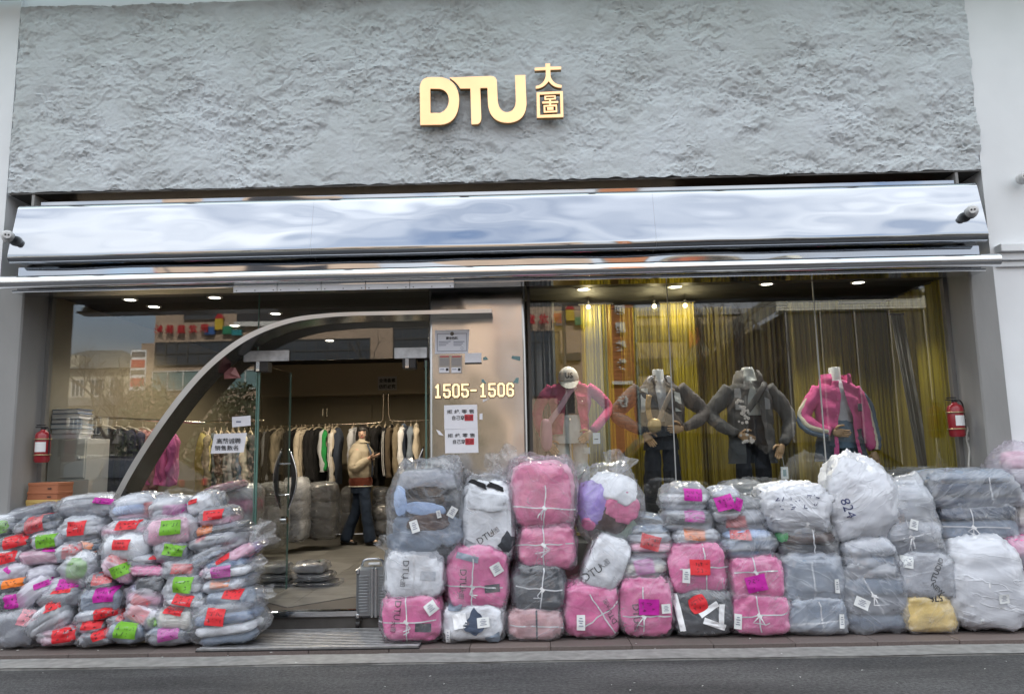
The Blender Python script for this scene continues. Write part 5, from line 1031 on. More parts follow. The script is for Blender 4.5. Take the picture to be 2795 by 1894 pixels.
# fire extinguishers on the reveals
M_ext = mat('extinguisher_red', (.30, .018, .026), .35, var=.08, coat=.3)
def extinguisher(px, py0, py1, y, lab, sgn):
    a, b = P(px, py0, y), P(px, py1, y); h = a.z-b.z; e = empty('fire_extinguisher', (b.x, y, b.z), label=lab, cat='extinguisher'); r = h*.19
    MB().lathe([(r*.8, 0), (r, .015), (r, h*.72), (r*.85, h*.79), (r*.4, h*.84), (r*.3, h*.88)], n=24).build('cylinder', M_ext, e, smooth=True, angle=50)
    v = MB(); v.lathe([(r*.32, h*.88), (r*.34, h*.93), (r*.2, h*.94)], n=12); v.box(-r*1.1, r*.25, -.008, .008, h*.93, h*.955); v.box(-r*1.0, r*.25, -.008, .008, h*.985, h*1.01); v.build('valve_handle', M_black, e)
    ho = MB(); ho.tube(smooth_path([Vector((r*.3, 0, h*.92)), Vector((r*.7, -.01, h*.92)), Vector((r*1.02, -.01, h*.78)), Vector((r*1.05, -.01, h*.45)), Vector((r*1.05, -.01, h*.2))]), .006, n=8); ho.build('hose', M_black, e, smooth=True)
    sh_ = MB(); sh_.grid(lambda a_, b_: ((r+.0015)*sin((a_-.5)*1.5+.2), -(r+.0015)*cos((a_-.5)*1.5+.2), h*(.28+.26*b_)), 8, 3); sh_.build('label', M_tag, e, smooth=True)
    for z in (.2, .62):
        bd = MB(); bd.tube([(cos(t*pi/12)*(r+.004), sin(t*pi/12)*(r+.004), h*z) for t in range(25)], .006, n=6); bd.build('bracket_band', mat('brass_band', (.45, .36, .2), .4, metal=.7), e, smooth=True)
    MB().box(-.02*sgn-.015, -.02*sgn+.015, r, r+.05, h*.15, h*.7).build('bracket', M_black, e)
extinguisher(113, 1160, 1262, -.19, 'red fire extinguisher fixed on the left reveal above the brown boxes', 1); extinguisher(2614, 1085, 1192, -.16, 'red fire extinguisher fixed on the right reveal by the window', -1)
cb = MB(); cb.tube(smooth_path([P(2640, 1128, -.1), P(2644, 1160, -.12), P(2638, 1195, -.12), P(2646, 1230, -.12), P(2644, 1280, -.12), P(2650, 1330, -.12)]), .008, n=8); cb.tube(smooth_path([P(2634, 1140, -.1), P(2646, 1150, -.11), P(2649, 1180, -.12), P(2643, 1200, -.12)]), .007, n=8)
tag(cb.build('hanging_cable', mat('cable_white', (.55, .55, .52), .5), smooth=True), 'white cable hanging down the right reveal beside the extinguisher', 'cable')
# brown drawer boxes at the foot of the left reveal
for k, (y0, y1, x0, x1, mt, l) in enumerate(((1317, 1342, 75, 168, (.36, .13, .06), 'upper brown shoe box on the stack at the left reveal'), (1342, 1363, 72, 167, (.34, .12, .055), 'lower brown shoe box, on the yellow one'), (1364, 1392, 68, 165, (.55, .38, .12), 'yellow box at the bottom of the shoe box stack'))):
    a, b = P(x0, y0, -.24), P(x1, y1, -.24); e = empty('shoe_box', ((a.x+b.x)/2, -.14, b.z), (0, 0, radians(-8)), label=l, cat='box', group='shoe boxes at the left reveal'); w, h = (b.x-a.x)/2*.95, a.z-b.z
    M_ = mat('box_board_%d' % k, mt, .65, var=.08, vscale=3)
    MB().box(-w, w, -.10, .08, .0, h*.68, ch=.004).build('box_body', M_, e); MB().box(-w-.003, w+.003, -.103, .083, h*.66, h-.002, ch=.004).build('box_lid', M_, e)
    MB().box(w*.35, w*.6, -.1055, -.1035, h*.30, h*.42).build('finger_slot', M_black, e)
bs = tag(MB().box(-4.21, -3.90, -.30, -.05, .0, P(120, 1392, -.24).z-.002, ch=.006).build('crate', mat('yellow_crate', (.40, .28, .10), .6, var=.1)), 'yellowish carton under the shoe boxes, mostly hidden by the pile', 'box')
# aluminium suitcase
qs = PZ(1000, 1716); sc_ = empty('suitcase', (qs.x+.05, qs.y+.10, 0.02), (0, 0, radians(6)), label='grey ribbed aluminium suitcase on wheels beside the bales', cat='suitcase')
M_case = mat('grey_suitcase_shell', (.30, .32, .34), .32, metal=.55, var=.06); M_alu = mat('alu_trim', (.55, .57, .60), .25, metal=.9)
hs = P(1020, 1520, qs.y).z-.10; w2 = .145; d2 = .22
MB().box(-w2, w2, -d2*.5, d2*1.2, .065, hs, ch=.03).build('shell', M_case, sc_, smooth=True, angle=30)
for s in (-1, 1):
    for k in range(13):
        z = .12+(hs-.19)*k/12; x0, x1 = (s*.045, s*.125)
        MB().box(min(x0, x1), max(x0, x1), -d2*.5-.006, -d2*.5+.004, z-.009, z+.009, ch=.004).build('rib', M_case, sc_)
for x in (-.026, .006): 
    MB().box(x, x+.02, -d2*.5-.008, -d2*.5+.004, .07, hs-.004, ch=.003).build('frame_rail', M_alu, sc_)
for x in (-.034, .034):
    for k in range(12): MB().lathe([(.004, -.003), (.004, 0)], (x, -d2*.5-.002, .10+(hs-.14)*k/11), 6, axis='y').build('rivet', M_alu, sc_)
h = MB(); h.tube(smooth_path([Vector((-.11, .02, hs)), Vector((-.09, .0, hs+.045)), Vector((-.02, -.01, hs+.055)), Vector((.05, .0, hs+.045)), Vector((.07, .02, hs))]), .011, n=10); h.build('handle', M_alu, sc_, smooth=True)
MB().box(-.05, .045, -.06, -.02, hs+.012, hs+.03, ch=.004).build('luggage_tag', M_tag, sc_)
for x in (-.11, .11):
    for y in (-.08, .2):
        q = MB(); q.lathe([(.012, -.018), (.036, -.016), (.036, .016), (.012, .018)], (x-.02, y, .036-.02), 16, axis='x'); ww = q.build('wheel', M_black, sc_, smooth=True, angle=40)
        MB().box(x-.03, x+.01, y-.02, y+.02, .045, .068).build('wheel_fork', M_black, ww)
for x, z in ((-.13, hs-.03), (.13, hs-.03), (-.13, .085), (.13, .085)): MB().box(x-.018, x+.018, -d2*.5-.004, -d2*.5+.03, z-.018, z+.018, ch=.008).build('corner_guard', M_alu, sc_)
# ================================================================== inside the shop
# ceiling downlights (lit)
M_lampw = emission('lamp_disc', (1, .93, .80), 5.0)
def downlight(px, py, label, power=9.0, spot=radians(100)):
    q = PZ(px, py, 2.955); e = empty('ceiling_downlight', (q.x, q.y, 2.962), label=label, cat='ceiling lamp', group='downlights in the shop ceiling')
    MB().lathe([(.075, 0), (.075, -.008), (.055, -.012), (.052, -.002)], n=18).build('trim_ring', mat('lamp_trim', (.7, .7, .68), .4), e, smooth=True, angle=40)
    MB().lathe([(.050, -.006), (.050, -.009), (.0, -.009)], n=16).build('lens', M_lampw, e)
    l = bpy.data.lights.new('lamp', 'SPOT'); l.energy = power; l.color = (1, .93, .84); l.spot_size = spot; l.spot_blend = .6; l.shadow_soft_size = .05
    o = bpy.data.objects.new('lamp', l); link(o, e); o.location = (0, 0, -.02)
for px, py, l, pw in ((355, 818, 'downlight in the ceiling behind the left window, leftmost', 12), (420, 837, 'downlight second from left behind the left window', 12), (586, 812, 'downlight behind the left window near the doors', 10), (752, 856, 'downlight seen through the pane above the doors', 12),
                  (1592, 790, 'first downlight over the pink denim mannequin', 26), (1841, 783, 'downlight over the grey jacket mannequin', 26), (2093, 775, 'downlight over the parka mannequin', 26), (2343, 771, 'downlight over the pink parka mannequin', 26), (2030, 868, 'bright spot lamp deep behind the middle right pane', 6)): downlight(px, py, l, pw)
for (x, y, l) in ((-2.6, 3.5, 'downlight in front of the back clothes rail, left'), (-1.2, 3.5, 'downlight in front of the back clothes rail, right'), (-3.4, 2.2, 'downlight above the second left clothes rail')):
    e = empty('ceiling_downlight', (x, y, 2.962), label=l, cat='ceiling lamp', group='downlights in the shop ceiling')
    MB().lathe([(.075, 0), (.075, -.008), (.055, -.012), (.052, -.002)], n=18).build('trim_ring', _mats['lamp_trim'], e); MB().lathe([(.050, -.006), (.050, -.009), (.0, -.009)], n=16).build('lens', M_lampw, e)
    li = bpy.data.lights.new('lamp', 'SPOT'); li.energy = 46; li.color = (1, .84, .62); li.spot_size = radians(165); li.spot_blend = .5; li.shadow_soft_size = .05; o = bpy.data.objects.new('lamp', li); link(o, e); o.location = (0, 0, -.02)
# back wall details
RY = 5.2
q = P(1057, 1046, 6.02); e = empty('wall_notice', (q.x, 6.03, q.z), label='pale sign with two lines of bold characters on the back wall bulkhead', cat='sign'); s = scale_at(6.03)
MB().box(-26/s, 26/s, -.006, .006, -19/s, 19/s, ch=.002).build('board', mat('sign_board', (.42, .41, .40), .6), e)
text_part('lettering', '全场备案', (0, -.009, 8/s), 12/s, M_ink, e, .035, width=46/s); text_part('lettering', '仿版必究', (0, -.009, -9/s), 12/s, M_ink, e, .035, width=46/s)
cab = empty('wall_cupboard', (-3.2, 6.29, 1.6), label='flush olive cupboard doors with pull handles on the back wall', cat='cupboard')
for k, (x0, x1) in enumerate(((765, 886), (888, 1014))):
    a, b = P(x0, 1105, 6.27), P(x1, 1330, 6.27); MB().box(a.x+3.2, b.x+3.2, -.03, -.008, b.z-1.6, a.z-1.6, ch=.004).build('cupboard_door', M_wall_in, cab)
    hx = P(883 if k == 0 else 894, 1115, 6.27); MB().box(hx.x+3.2-.012, hx.x+3.2+.012, -.06, -.03, hx.z-1.6-.14, hx.z-1.6+.0, ch=.004).build('handle', M_chrome, cab)
# clothes rails
M_railp = mat('rail_brass_steel', (.50, .44, .36), .22, metal=1.0)
def rail(path, label, r=.014):
    q = [P(a, b, y) for a, b, y in path]; e = empty('clothes_rail', tuple(q[0]), label=label, cat='clothes rail'); m = MB(); m.tube([v-q[0] for v in smooth_path(q, 6)], r, n=10); m.build('rail_tube', M_railp, e, smooth=True); return q
rail([(676, 1166, RY), (800, 1162, RY), (960, 1157, RY), (1030, 1154, RY), (1044, 1145, RY), (1046, 1120, RY), (1047, 1072, RY)], 'left bent steel clothes rail on the back wall')
rail([(1060, 1072, RY), (1061, 1120, RY), (1063, 1140, RY), (1078, 1149, RY), (1160, 1147, RY), (1290, 1142, RY)], 'right bent steel clothes rail on the back wall')
rail([(250, 1137, 1.25), (345, 1143, 1.25), (440, 1148, 1.25), (560, 1154, 1.25)], 'dark clothes rail behind the left window', .012)
rail([(540, 1152, 2.9), (620, 1150, 2.9), (720, 1148, 2.9)], 'clothes rail behind the tilted notice', .012)
M_hang = mat('pale_wood_hanger', (.55, .47, .36), .5)
HG = 'garments on the clothes rails'
def hanging(px, py, y, L, col, label, sleeve=None, stripe=None, w=.20, th=.055, turn=0.0, seed=1, hood=None, sl=True, front=False, hem=None):
    "garment on a hanger seen from its edge: body hangs across the rail, sleeve towards the street"
    q = P(px, py, y); e = empty('hanging_garment', tuple(q), (0, 0, radians(turn)), label=label, cat='garment', group=HG); r = random.Random(seed)
    h = MB(); h.tube(smooth_path([Vector((0, 0, .005)), Vector((0, -.015, .03)), Vector((0, 0, .05)), Vector((0, .012, .035))]) if False else [Vector((0, 0, .0)), Vector((0, 0, -.05))], .004, n=6)
    h.tube([(0, -w*.95, -.105), (0, -w*.5, -.07), (0, 0, -.05), (0, w*.5, -.07), (0, w*.95, -.105)], [.008, .012, .014, .012, .008], n=8); h.build('hanger', M_hang, e, smooth=True)
    def body(a, b):
        g = 2*pi*a; z = -.07-L*b; ww = w*(1.0-.85*max(0, 1-b/.06)**2*.7+.06*b); tt = th*(.55+.45*min(1, b/.2))*(1+.22*sin(g*3+seed+b*4)+.12*sin(b*9+seed))
        cy_ = ww*math.copysign(abs(sin(g))**.6, sin(g)); drop = -.06*(abs(cy_)/w)**1.5*max(0, 1-b*3)
        return (tt*math.copysign(abs(cos(g))**.7, cos(g))+.01*sin(b*5+seed), cy_, z+drop)
    m = MB(); m.grid(body, 26, 16, wrap=True); n0 = len(m.v); m.f.append(tuple(range(25, -1, -1))); m.m.append(0)
    m.build('garment_body', fabric(col), e, smooth=True)
    if sl:
        SL = L*r.uniform(.82, 1.0) if L < .9 else .72
        for s in ((-1,) if not front else (-1, 1)):
            pts = [(0, s*w*.9, -.13), (-.012+.006*r.random(), s*(w+.045), -.2), (-.015, s*(w+.06), -.2-SL*.4), (.0+.02*r.uniform(-1, 1), s*(w+.05), -.14-SL*.8), (.01, s*(w+.04), -.14-SL)]
            pts = smooth_path([Vector(p_) for p_ in pts], 4); k = MB(); k.tube(pts, [.042+.012*sin(i*1.3+seed) for i in range(len(pts))], n=10, ry=[.038]*len(pts))
            so_ = k.build('sleeve', fabric(sleeve or col), e, smooth=True)
            if stripe:
                for dx in ((-.012, .008) if stripe == 'two' else (-.034, -.020, -.006, .008, .022)):
                    t = MB(); t.tube([Vector((p_.x+dx, p_.y-.041+abs(dx)*.4, p_.z)) for p_ in pts[2:]], .0042, n=6); t.build('stripe', fabric(CO['white']), so_)
    if hood:
        b = MB(); b.ball((0, -.05, -.085), (.034, .085, .045), 14, 9); b.build('hood', fabric(CO[hood] if isinstance(hood, str) else hood), e, smooth=True)
    return e
B = CO; dk = B['black']; beige = (.34, .29, .22); crm = (.62, .55, .44)
MID = [(152, dk, 'dark hooded jacket at the far left of the back rail', dict(hood='khaki', L=.86)), (210, B['dgrey'], 'grey striped cardigan, second on the back rail', dict(sleeve=B['grey'], L=.82)), (290, dk, 'black coat left of the beige piped jacket', dict(L=.86)), (372, beige, 'beige jacket with dark piping on the back rail', dict(sleeve=beige, L=.68)), (470, dk, 'black jacket right of the beige piped one', dict(L=.80)),
       (545, dk, 'black coat beside the long cream coat', dict(L=.86)), (610, dk, 'black trousers on the back rail behind the cream coat', dict(L=.9, sl=False)), (650, crm, 'long cream coat with a wide sleeve on the back rail', dict(L=.78, sleeve=crm, w=.22)), (740, dk, 'black tracksuit in the middle of the left rail', dict(L=.95)), (815, dk, 'plain black dress left of the green shirt', dict(L=.95)), (884, B['green'], 'bright green top on the back rail', dict(L=.62, sleeve=(.03, .30, .08))),
       (930, crm, 'cream scarf-necked top beside the green one', dict(L=.66, sleeve=B['lgrey'])), (968, dk, 'black wrap jacket left of the striped sleeve', dict(L=.86)), (1022, B['navy'], 'navy jacket with black and white striped sleeve', dict(L=.86, sleeve=crm, stripe='many')),
       (1212, B['lgrey'], 'pale garment just left of the woman', dict(L=.7)), (1378, dk, 'black jacket behind the woman', dict(L=.85)), (1450, dk, 'black jacket with two white sleeve stripes, first right of the woman', dict(L=.80, stripe='two')), (1510, dk, 'plain black coat between two striped jackets', dict(L=.9)), (1585, dk, 'second black jacket with white sleeve stripes', dict(L=.80, stripe='two')),
       (1662, (.11, .085, .06), 'brown hooded jacket on the right rail', dict(L=.76, hood='black')), (1730, B['khaki'], 'khaki hooded jacket on the right rail', dict(L=.86, hood='khaki')), (1805, B['navy'], 'navy jacket with white shoulder on the right rail', dict(L=.86, sleeve=B['white'], hood='denim')), (1880, B['slate'], 'slate denim jacket on the right rail', dict(L=.78)), (1945, crm, 'cream hooded top at the right end of the rail', dict(L=.66, hood='cream'))]
for k, (X, col, l, d) in enumerate(MID):
    px = 680+X*.2349; py = 1162-(px-700)*.034; hanging(px, py, RY-.02, d['L'], col, l, d.get('sleeve'), d.get('stripe'), d.get('w', .20), rnd.uniform(.045, .062), rnd.uniform(-14, 14), k, d.get('hood'), d.get('sl', True))
for k, (px, col, l, L, tn) in enumerate(((282, B['black'], 'navy-black coat on white hanger, nearest the cabinet behind the left window', .95, 62), (318, (.02, .02, .035), 'second dark coat behind the left window', 1.0, 58), (352, (.035, .03, .06), 'dark purple coat behind the left window', .95, 55), (390, (.42, .2, .18), 'dusty pink sleeved jacket behind the arch foot', .62, 50), (425, B['pink'], 'bright pink jacket on the left window rail', .55, 45), (452, (.45, .1, .25), 'deep pink jacket at the right end of the left window rail', .55, 40))):
    hanging(px, 1148+k*2, 1.25, L, col, l, None, None, .24, .10, tn, 40+k, None, True, True)
SEC = [('lyellow', 'yellow top, first on the rail behind the tilted notice'), ('khaki', 'khaki jacket on the rail behind the tilted notice'), ('slate', 'slate jeans jacket behind the tilted notice'), ('brown', 'brown jacket behind the tilted notice'), ('heather', 'pale heather jacket behind the tilted notice'), ('grey', 'grey jacket behind the tilted notice'), ('denim', 'denim jacket behind the tilted notice'), ('cream', 'cream jacket behind the tilted notice'), ('dgrey', 'dark grey jacket on the rail, nearest the door leaf')]
for k, (cn_, l) in enumerate(SEC): hanging(556+k*16, 1166, 2.9, rnd.uniform(.62, .75), B[cn_], l, None, None, .18, .05, rnd.uniform(15, 40), 60+k)
# white cabinet with folders on top
a, b = P(118, 1199, .55), P(232, 1199, .55); zt_ = a.z; cw = (b.x-a.x)/2*1.05
cbn = empty('white_cabinet', ((a.x+b.x)/2+.04, .62, FZ), (0, 0, radians(0)), label='white two-door cabinet behind the left window', cat='cabinet'); hh = zt_-FZ
M_cab = mat('cabinet_white', (.50, .50, .47), .5, var=.04)
MB().box(-cw-.10, cw, -.12, .28, 0, hh, ch=.004).build('carcass', M_cab, cbn)
for k, (z0, z1, x1_) in enumerate(((hh-.36, hh-.01, cw-.005), (hh-.80, hh-.375, cw+.05))):
    dd = MB().box(-.02, x1_, -.145, -.122, z0, z1, ch=.003).build('cabinet_door', M_cab, cbn); MB().ball((x1_-.04, -.155, (z0+z1)/2), .013, 10, 8).build('knob', M_cab, dd, smooth=True)
zf = hh+FZ
for k, (c_, w_, l) in enumerate((((.62, .63, .66), .150, 'white folder at the bottom of the stack on the cabinet'), ((.58, .58, .6), .16, 'pale folder second in the stack on the cabinet'), ((.30, .42, .55), .17, 'pale blue folder in the stack on the cabinet'), ((.07, .10, .2), .16, 'navy folder in the stack on the cabinet'), ((.6, .62, .66), .15, 'white-spined folder near the top of the stack'), ((.05, .13, .30), .175, 'blue folder on top of the stack'))):
    e = empty('folder', (cbn.location.x-.05+rnd.uniform(-.03, .03), .62, zf+k*.047), (0, 0, radians(rnd.uniform(-9, 9))), label=l, cat='folder', group='folders stacked on the cabinet')
    MB().box(-w_, w_, -.11, .11, .001, .007).build('cover', mat('folder_%d' % k, c_, .5), e); MB().box(-w_, w_, -.11, .11, .038, .044).build('cover', _mats['folder_%d' % k], e); MB().box(-w_+.01, w_-.01, -.104, .10, .0072, .0378).build('pages', M_paper, e); MB().box(-w_-.006, -w_, -.11, .11, .001, .044).build('spine', _mats['folder_%d' % k], e)
# bales standing inside
IG = 'wrapped bales inside the shop'
def inbale(x0, x1, y0, y1, yf, cols, label, film='milky', **k):
    bag(x0, x1, y0, y1, yf, .42, film, cols, label, 'bale', IG, name='clothes_bale', e1=.42, e2=.45, axis='z', res=(48, 32), **k)
inbale(700, 778, 1320, 1492, 3.0, ('dgrey', 'grey', 'dgrey'), 'tall grey bale inside, behind the open left door leaf')
inbale(768, 838, 1306, 1474, 3.6, ('lgrey', 'grey', 'lgrey'), 'pale tall bale inside, right of the left door handle')
inbale(836, 920, 1318, 1467, 3.9, ('black', 'dgrey', 'black'), 'black bale with string inside, under the cream coat', 'clear')
inbale(930, 965, 1330, 1462, 4.9, ('dgrey', 'black'), 'dark bale inside, behind the woman', 'clear')
inbale(1012, 1075, 1375, 1462, 4.6, ('dgrey', 'black'), 'low dark bale inside, right of the woman', 'clear')
inbale(1018, 1060, 1330, 1380, 4.7, ('black', 'dgrey'), 'small dark bale on top of the low one, right of the woman', 'clear')
for k, (x0, x1, y0, y1, l) in enumerate(((690, 795, 1585, 1603, 'lowest flat pack on the shop floor, left'), (695, 792, 1562, 1586, 'middle flat pack, left stack on the floor'), (700, 785, 1535, 1564, 'top flat pack of the left stack with wavy edges'), (800, 925, 1583, 1604, 'lowest flat pack on the floor, right'), (804, 905, 1560, 1586, 'middle flat pack of the right stack'), (806, 890, 1532, 1563, 'top flat pack of the right stack, tied'))):
    bag(x0, x1, y0, y1, .95, .36, 'milky' if k in (2, 5) else 'clear', ('dgrey', 'black'), l, 'pack', 'flat packs on the shop floor', name='flat_pack', e1=.7, e2=.35, axis='z', res=(40, 22), lump=.12, crease=.05, pulls=((.9, .9, .12, 40), (-.9, .8, .14, 40)))
inbale(600, 702, 1322, 1440, .35, ('lgrey', 'pink', 'white'), 'open bag with pink and white clothes just behind the glass by the door', 'milky')
bag(560, 668, 1313, 1345, .20, .34, 'lilac', ('pink', 'pink'), 'flat pink bag lying against the glass behind the pile', 'bag', IG, e1=.7, e2=.6, axis='z', rot=radians(12))
for k, (x0, x1, y0, y1, cols, l) in enumerate(((1590, 1760, 1330, 1480, ('dgrey', 'black'), 'dark bag inside the right window behind the mixed-colour bag'), (1960, 2090, 1310, 1420, ('dgrey', 'grey'), 'grey bag inside the window behind the stickered stack'), (2400, 2620, 1280, 1420, ('grey', 'dgrey'), 'dim bag inside the window behind the navy bales'))):
    bag(x0, x1, y0, y1, .18, .35, 'clear', cols, l, 'bag', IG, e1=.7, e2=.6, axis='z')
# curtains
def curtain_mat(name, col, tcol, rough=.45):
    m = bpy.data.materials.new(name); N, L = nt(m); N.clear(); o = N.new('ShaderNodeOutputMaterial'); p = N.new('ShaderNodeBsdfPrincipled'); t = N.new('ShaderNodeBsdfTranslucent'); x = N.new('ShaderNodeMixShader'); x.inputs[0].default_value = .45
    tcn = N.new('ShaderNodeTexCoord'); mp = N.new('ShaderNodeMapping'); mp.inputs['Scale'].default_value = (60, 60, .5); n = N.new('ShaderNodeTexNoise'); n.inputs['Scale'].default_value = 1.0; n.inputs['Detail'].default_value = 3
    r = N.new('ShaderNodeMapRange'); r.inputs['From Min'].default_value = .3; r.inputs['From Max'].default_value = .7; r.inputs['To Min'].default_value = .35; r.inputs['To Max'].default_value = 1.3
    mu = N.new('ShaderNodeMixRGB'); mu.blend_type = 'MULTIPLY'; mu.inputs['Fac'].default_value = 1; mu.inputs['Color1'].default_value = (*col, 1)
    L.new(tcn.outputs['Object'], mp.inputs['Vector']); L.new(mp.outputs[0], n.inputs['Vector']); L.new(n.outputs['Fac'], r.inputs['Value']); L.new(r.outputs['Result'], mu.inputs['Color2']); L.new(mu.outputs['Color'], p.inputs['Base Color'])
    t.inputs['Color'].default_value = (*tcol, 1); p.inputs['Roughness'].default_value = rough; p.inputs['Specular IOR Level'].default_value = .7
    L.new(p.outputs[0], x.inputs[1]); L.new(t.outputs[0], x.inputs[2]); L.new(x.outputs[0], o.inputs['Surface']); return m
M_yc = curtain_mat('yellow_fringe', (.44, .36, .015), (.54, .44, .02)); M_gc = curtain_mat('grey_curtain', (.12, .13, .14), (.12, .13, .14)); M_oc = curtain_mat('pale_gold_fringe', (.46, .38, .07), (.5, .41, .07)); M_wc = curtain_mat('pale_sheer', (.30, .30, .28), (.3, .3, .3))
def curtain(x0, x1, ptop, y, mt, label, folds, amp=.035, seed=0, lean=0.0, side=None):
    a, b = P(x0, ptop, y), P(x1, ptop, y); zt_ = min(a.z, 2.90); w = b.x-a.x if side is None else side[0]-side[1]; e = empty('curtain', (a.x, y, FZ+.02) if side is None else (3.85, side[0], FZ+.02), (0, 0, 0 if side is None else -pi/2), label=label, cat='curtain'); H = zt_-FZ-.02; n = max(20, folds*8)
    def fn(s, t):
        g = s*folds*2*pi+1.7*sin(s*7+seed)+.9*sin(s*19+seed*2); return (w*s+.012*sin(g*2)+lean*(1-t), amp*(sin(g)+.35*sin(2.3*g+seed))*(.75+.25*sin(t*3+s*5)), H*t)
    m = MB(); m.grid(fn, n, 14); m.build('drape', mt, e, smooth=True)
    MB().tube([(-.02, 0, H+.008), (w+.02, 0, H+.008)], .01, n=8).build('curtain_rail', M_dark, e)
curtain(1436, 1512, 800, .95, M_gc, 'grey curtain at the left end of the right window', 5, .03, 1)
curtain(1584, 1668, 830, 1.15, M_yc, 'yellow fringe curtain behind the pink denim mannequin', 9, .02, 2)
curtain(1690, 1800, 815, 1.35, M_yc, 'yellow fringe curtain left of the grey jacket mannequin', 10, .025, 3)
curtain(1802, 1890, 800, 1.15, M_yc, 'bright yellow fringe curtain in the centre of the right window', 9, .02, 4)
curtain(1892, 1992, 822, 1.40, M_oc, 'pale gold fringe curtain right of centre', 9, .025, 5)
curtain(1998, 2150, 820, 1.50, curtain_mat('olive_dark_fringe', (.22, .18, .03), (.25, .2, .03)), 'dark olive curtain behind the grey parka mannequin', 11, .03, 6)
curtain(2152, 2290, 812, 1.25, M_oc, 'pale gold woven curtain left of the pink parka mannequin', 10, .02, 7)
curtain(2292, 2420, 805, 1.40, M_yc, 'olive yellow curtain behind the pink parka mannequin', 11, .03, 8)
curtain(2422, 2500, 800, 1.30, M_yc, 'bright yellow curtain right of the pink parka mannequin', 7, .03, 9)
curtain(2535, 2640, 800, 1.10, M_oc, 'gold curtain along the right end of the window', 9, .03, 10, side=(1.62, .80))
curtain(2535, 2640, 800, 1.10, M_yc, 'olive yellow curtain hanging nearest the right window frame', 6, .03, 12, side=(.78, .22))
curtain(2430, 2462, 860, .80, M_wc, 'narrow pale drape leaning across the right end of the window', 3, .02, 11, lean=.22)
struct('display_back_wall', MB().box(.11, 3.94, 1.75, 1.85, FZ, 2.96), mat('ochre_wall', (.30, .22, .05), .8))
for px, py, l, pw in ((1606, 838, 'glowing bare bulb over the pink denim mannequin', 4), (1786, 836, 'warm bulb behind the grey jacket mannequin', 2.5), (1870, 834, 'warm bulb at the centre of the right window', 2.5), (2455, 1070, 'warm lamp glowing behind the right yellow curtain', 14)):
    y_ = 1.0 if px != 2455 else 1.6
    q = P(px, py, y_); e = empty('bulb_lamp', tuple(q), label=l, cat='lamp', group='warm lamps among the curtains')
    MB().ball((0, 0, 0), .022, 14, 10).build('bulb', emission('bulb_glow', (1, .72, .30), 6), e, smooth=True); MB().lathe([(.012, .025), (.014, .06), (.004, .065)], n=10).build('socket', M_black, e); MB().tube([(0, 0, .06), (0, 0, max(.1, 2.95-q.z))], .003, n=6).build('cord', M_black, e)
    li = bpy.data.lights.new('lamp', 'POINT'); li.energy = pw; li.color = (1, .84, .48); li.shadow_soft_size = .03; o = bpy.data.objects.new('lamp', li); link(o, e); o.location = (0, -.05, -.04)
pf_ = struct('display_platform', MB().box(.06, 3.69, .12, 1.05, FZ, .62, ch=.01), mat('platform_grey', (.16, .155, .15), .6))
# ------------------------------------------------------------------ mannequins
M_neck = mat('mannequin_white', (.62, .65, .66), .35); M_wood = mat('tan_hand', (.40, .25, .13), .5, var=.1, vscale=12)
def hand(m, p, d, side, r=1.0, curl=.4, spread=.0, pn_=Vector((0, -1, 0))):
    "palm with four fingers and a thumb; p wrist, d pointing direction, pn_ palm normal"
    d = d.normalized(); n = (pn_-d*pn_.dot(d)).normalized(); s = d.cross(n)*side
    c = [p, p+d*.03*r, p+d*.065*r, p+d*.09*r]; m.tube(c, [.022*r, .034*r, .04*r, .034*r], n=12, up=tuple(n), ry=[.018*r, .016*r, .014*r, .011*r])
    for k, (o, ln) in enumerate(((.027, .070), (.009, .080), (-.009, .075), (-.026, .058))):
        b = p+d*.082*r+s*o*r; dd = (d+s*(o*4*spread)).normalized(); j1 = b+dd*ln*.4*r+n*.006*curl*r; j2 = j1+(dd*.8+n*curl*.7).normalized()*ln*.33*r; j3 = j2+(dd*.5+n*curl*1.1).normalized()*ln*.27*r
        m.tube([b, j1, j2, j3], [.0095*r, .009*r, .008*r, .006*r], n=8)
    b = p+d*.025*r+s*.028*r; j1 = b+(d*.5+s*.9+n*.2).normalized()*.035*r; j2 = j1+(d*.9+s*.35+n*.35).normalized()*.034*r; j3 = j2+(d+n*.4).normalized()*.022*r
    m.tube([b, j1, j2, j3], [.013*r, .011*r, .0095*r, .007*r], n=8)
def prof(z, tab):
    for k in range(len(tab)-1):
        if z <= tab[k][0] and z >= tab[k+1][0]:
            t = (tab[k][0]-z)/(tab[k][0]-tab[k+1][0]+1e-9); t = t*t*(3-2*t); return tuple(tab[k][j]+(tab[k+1][j]-tab[k][j])*t for j in (1, 2))
    return tab[-1][1:] if z < tab[-1][0] else tab[0][1:]
def shell(tab, z0, z1, a0, a1, off=0.0, nz=22, na=44, wob=.006, seed=0, thick=True):
    "part of a garment's trunk between two heights and two bearings (degrees, 270 = front); a0, a1 may be functions of height"
    m = MB()
    def fn(s, t):
        z = z0+(z1-z0)*t; w, d = prof(z, tab); A0 = a0(z) if callable(a0) else a0; A1 = a1(z) if callable(a1) else a1; g = radians(A0+(A1-A0)*s)
        k = 1+wob*8*(sin(g*5+z*17+seed)*.3+sin(g*9-z*31+seed*2)*.25)*.12; return ((w+off)*cos(g)*k, (d+off)*sin(g)*k+wob*sin(z*40+g*3+seed), z)
    m.grid(fn, na, nz); crumple(m, .0055 if wob > .005 else .003, 7.5, seed*2.3+1); return m
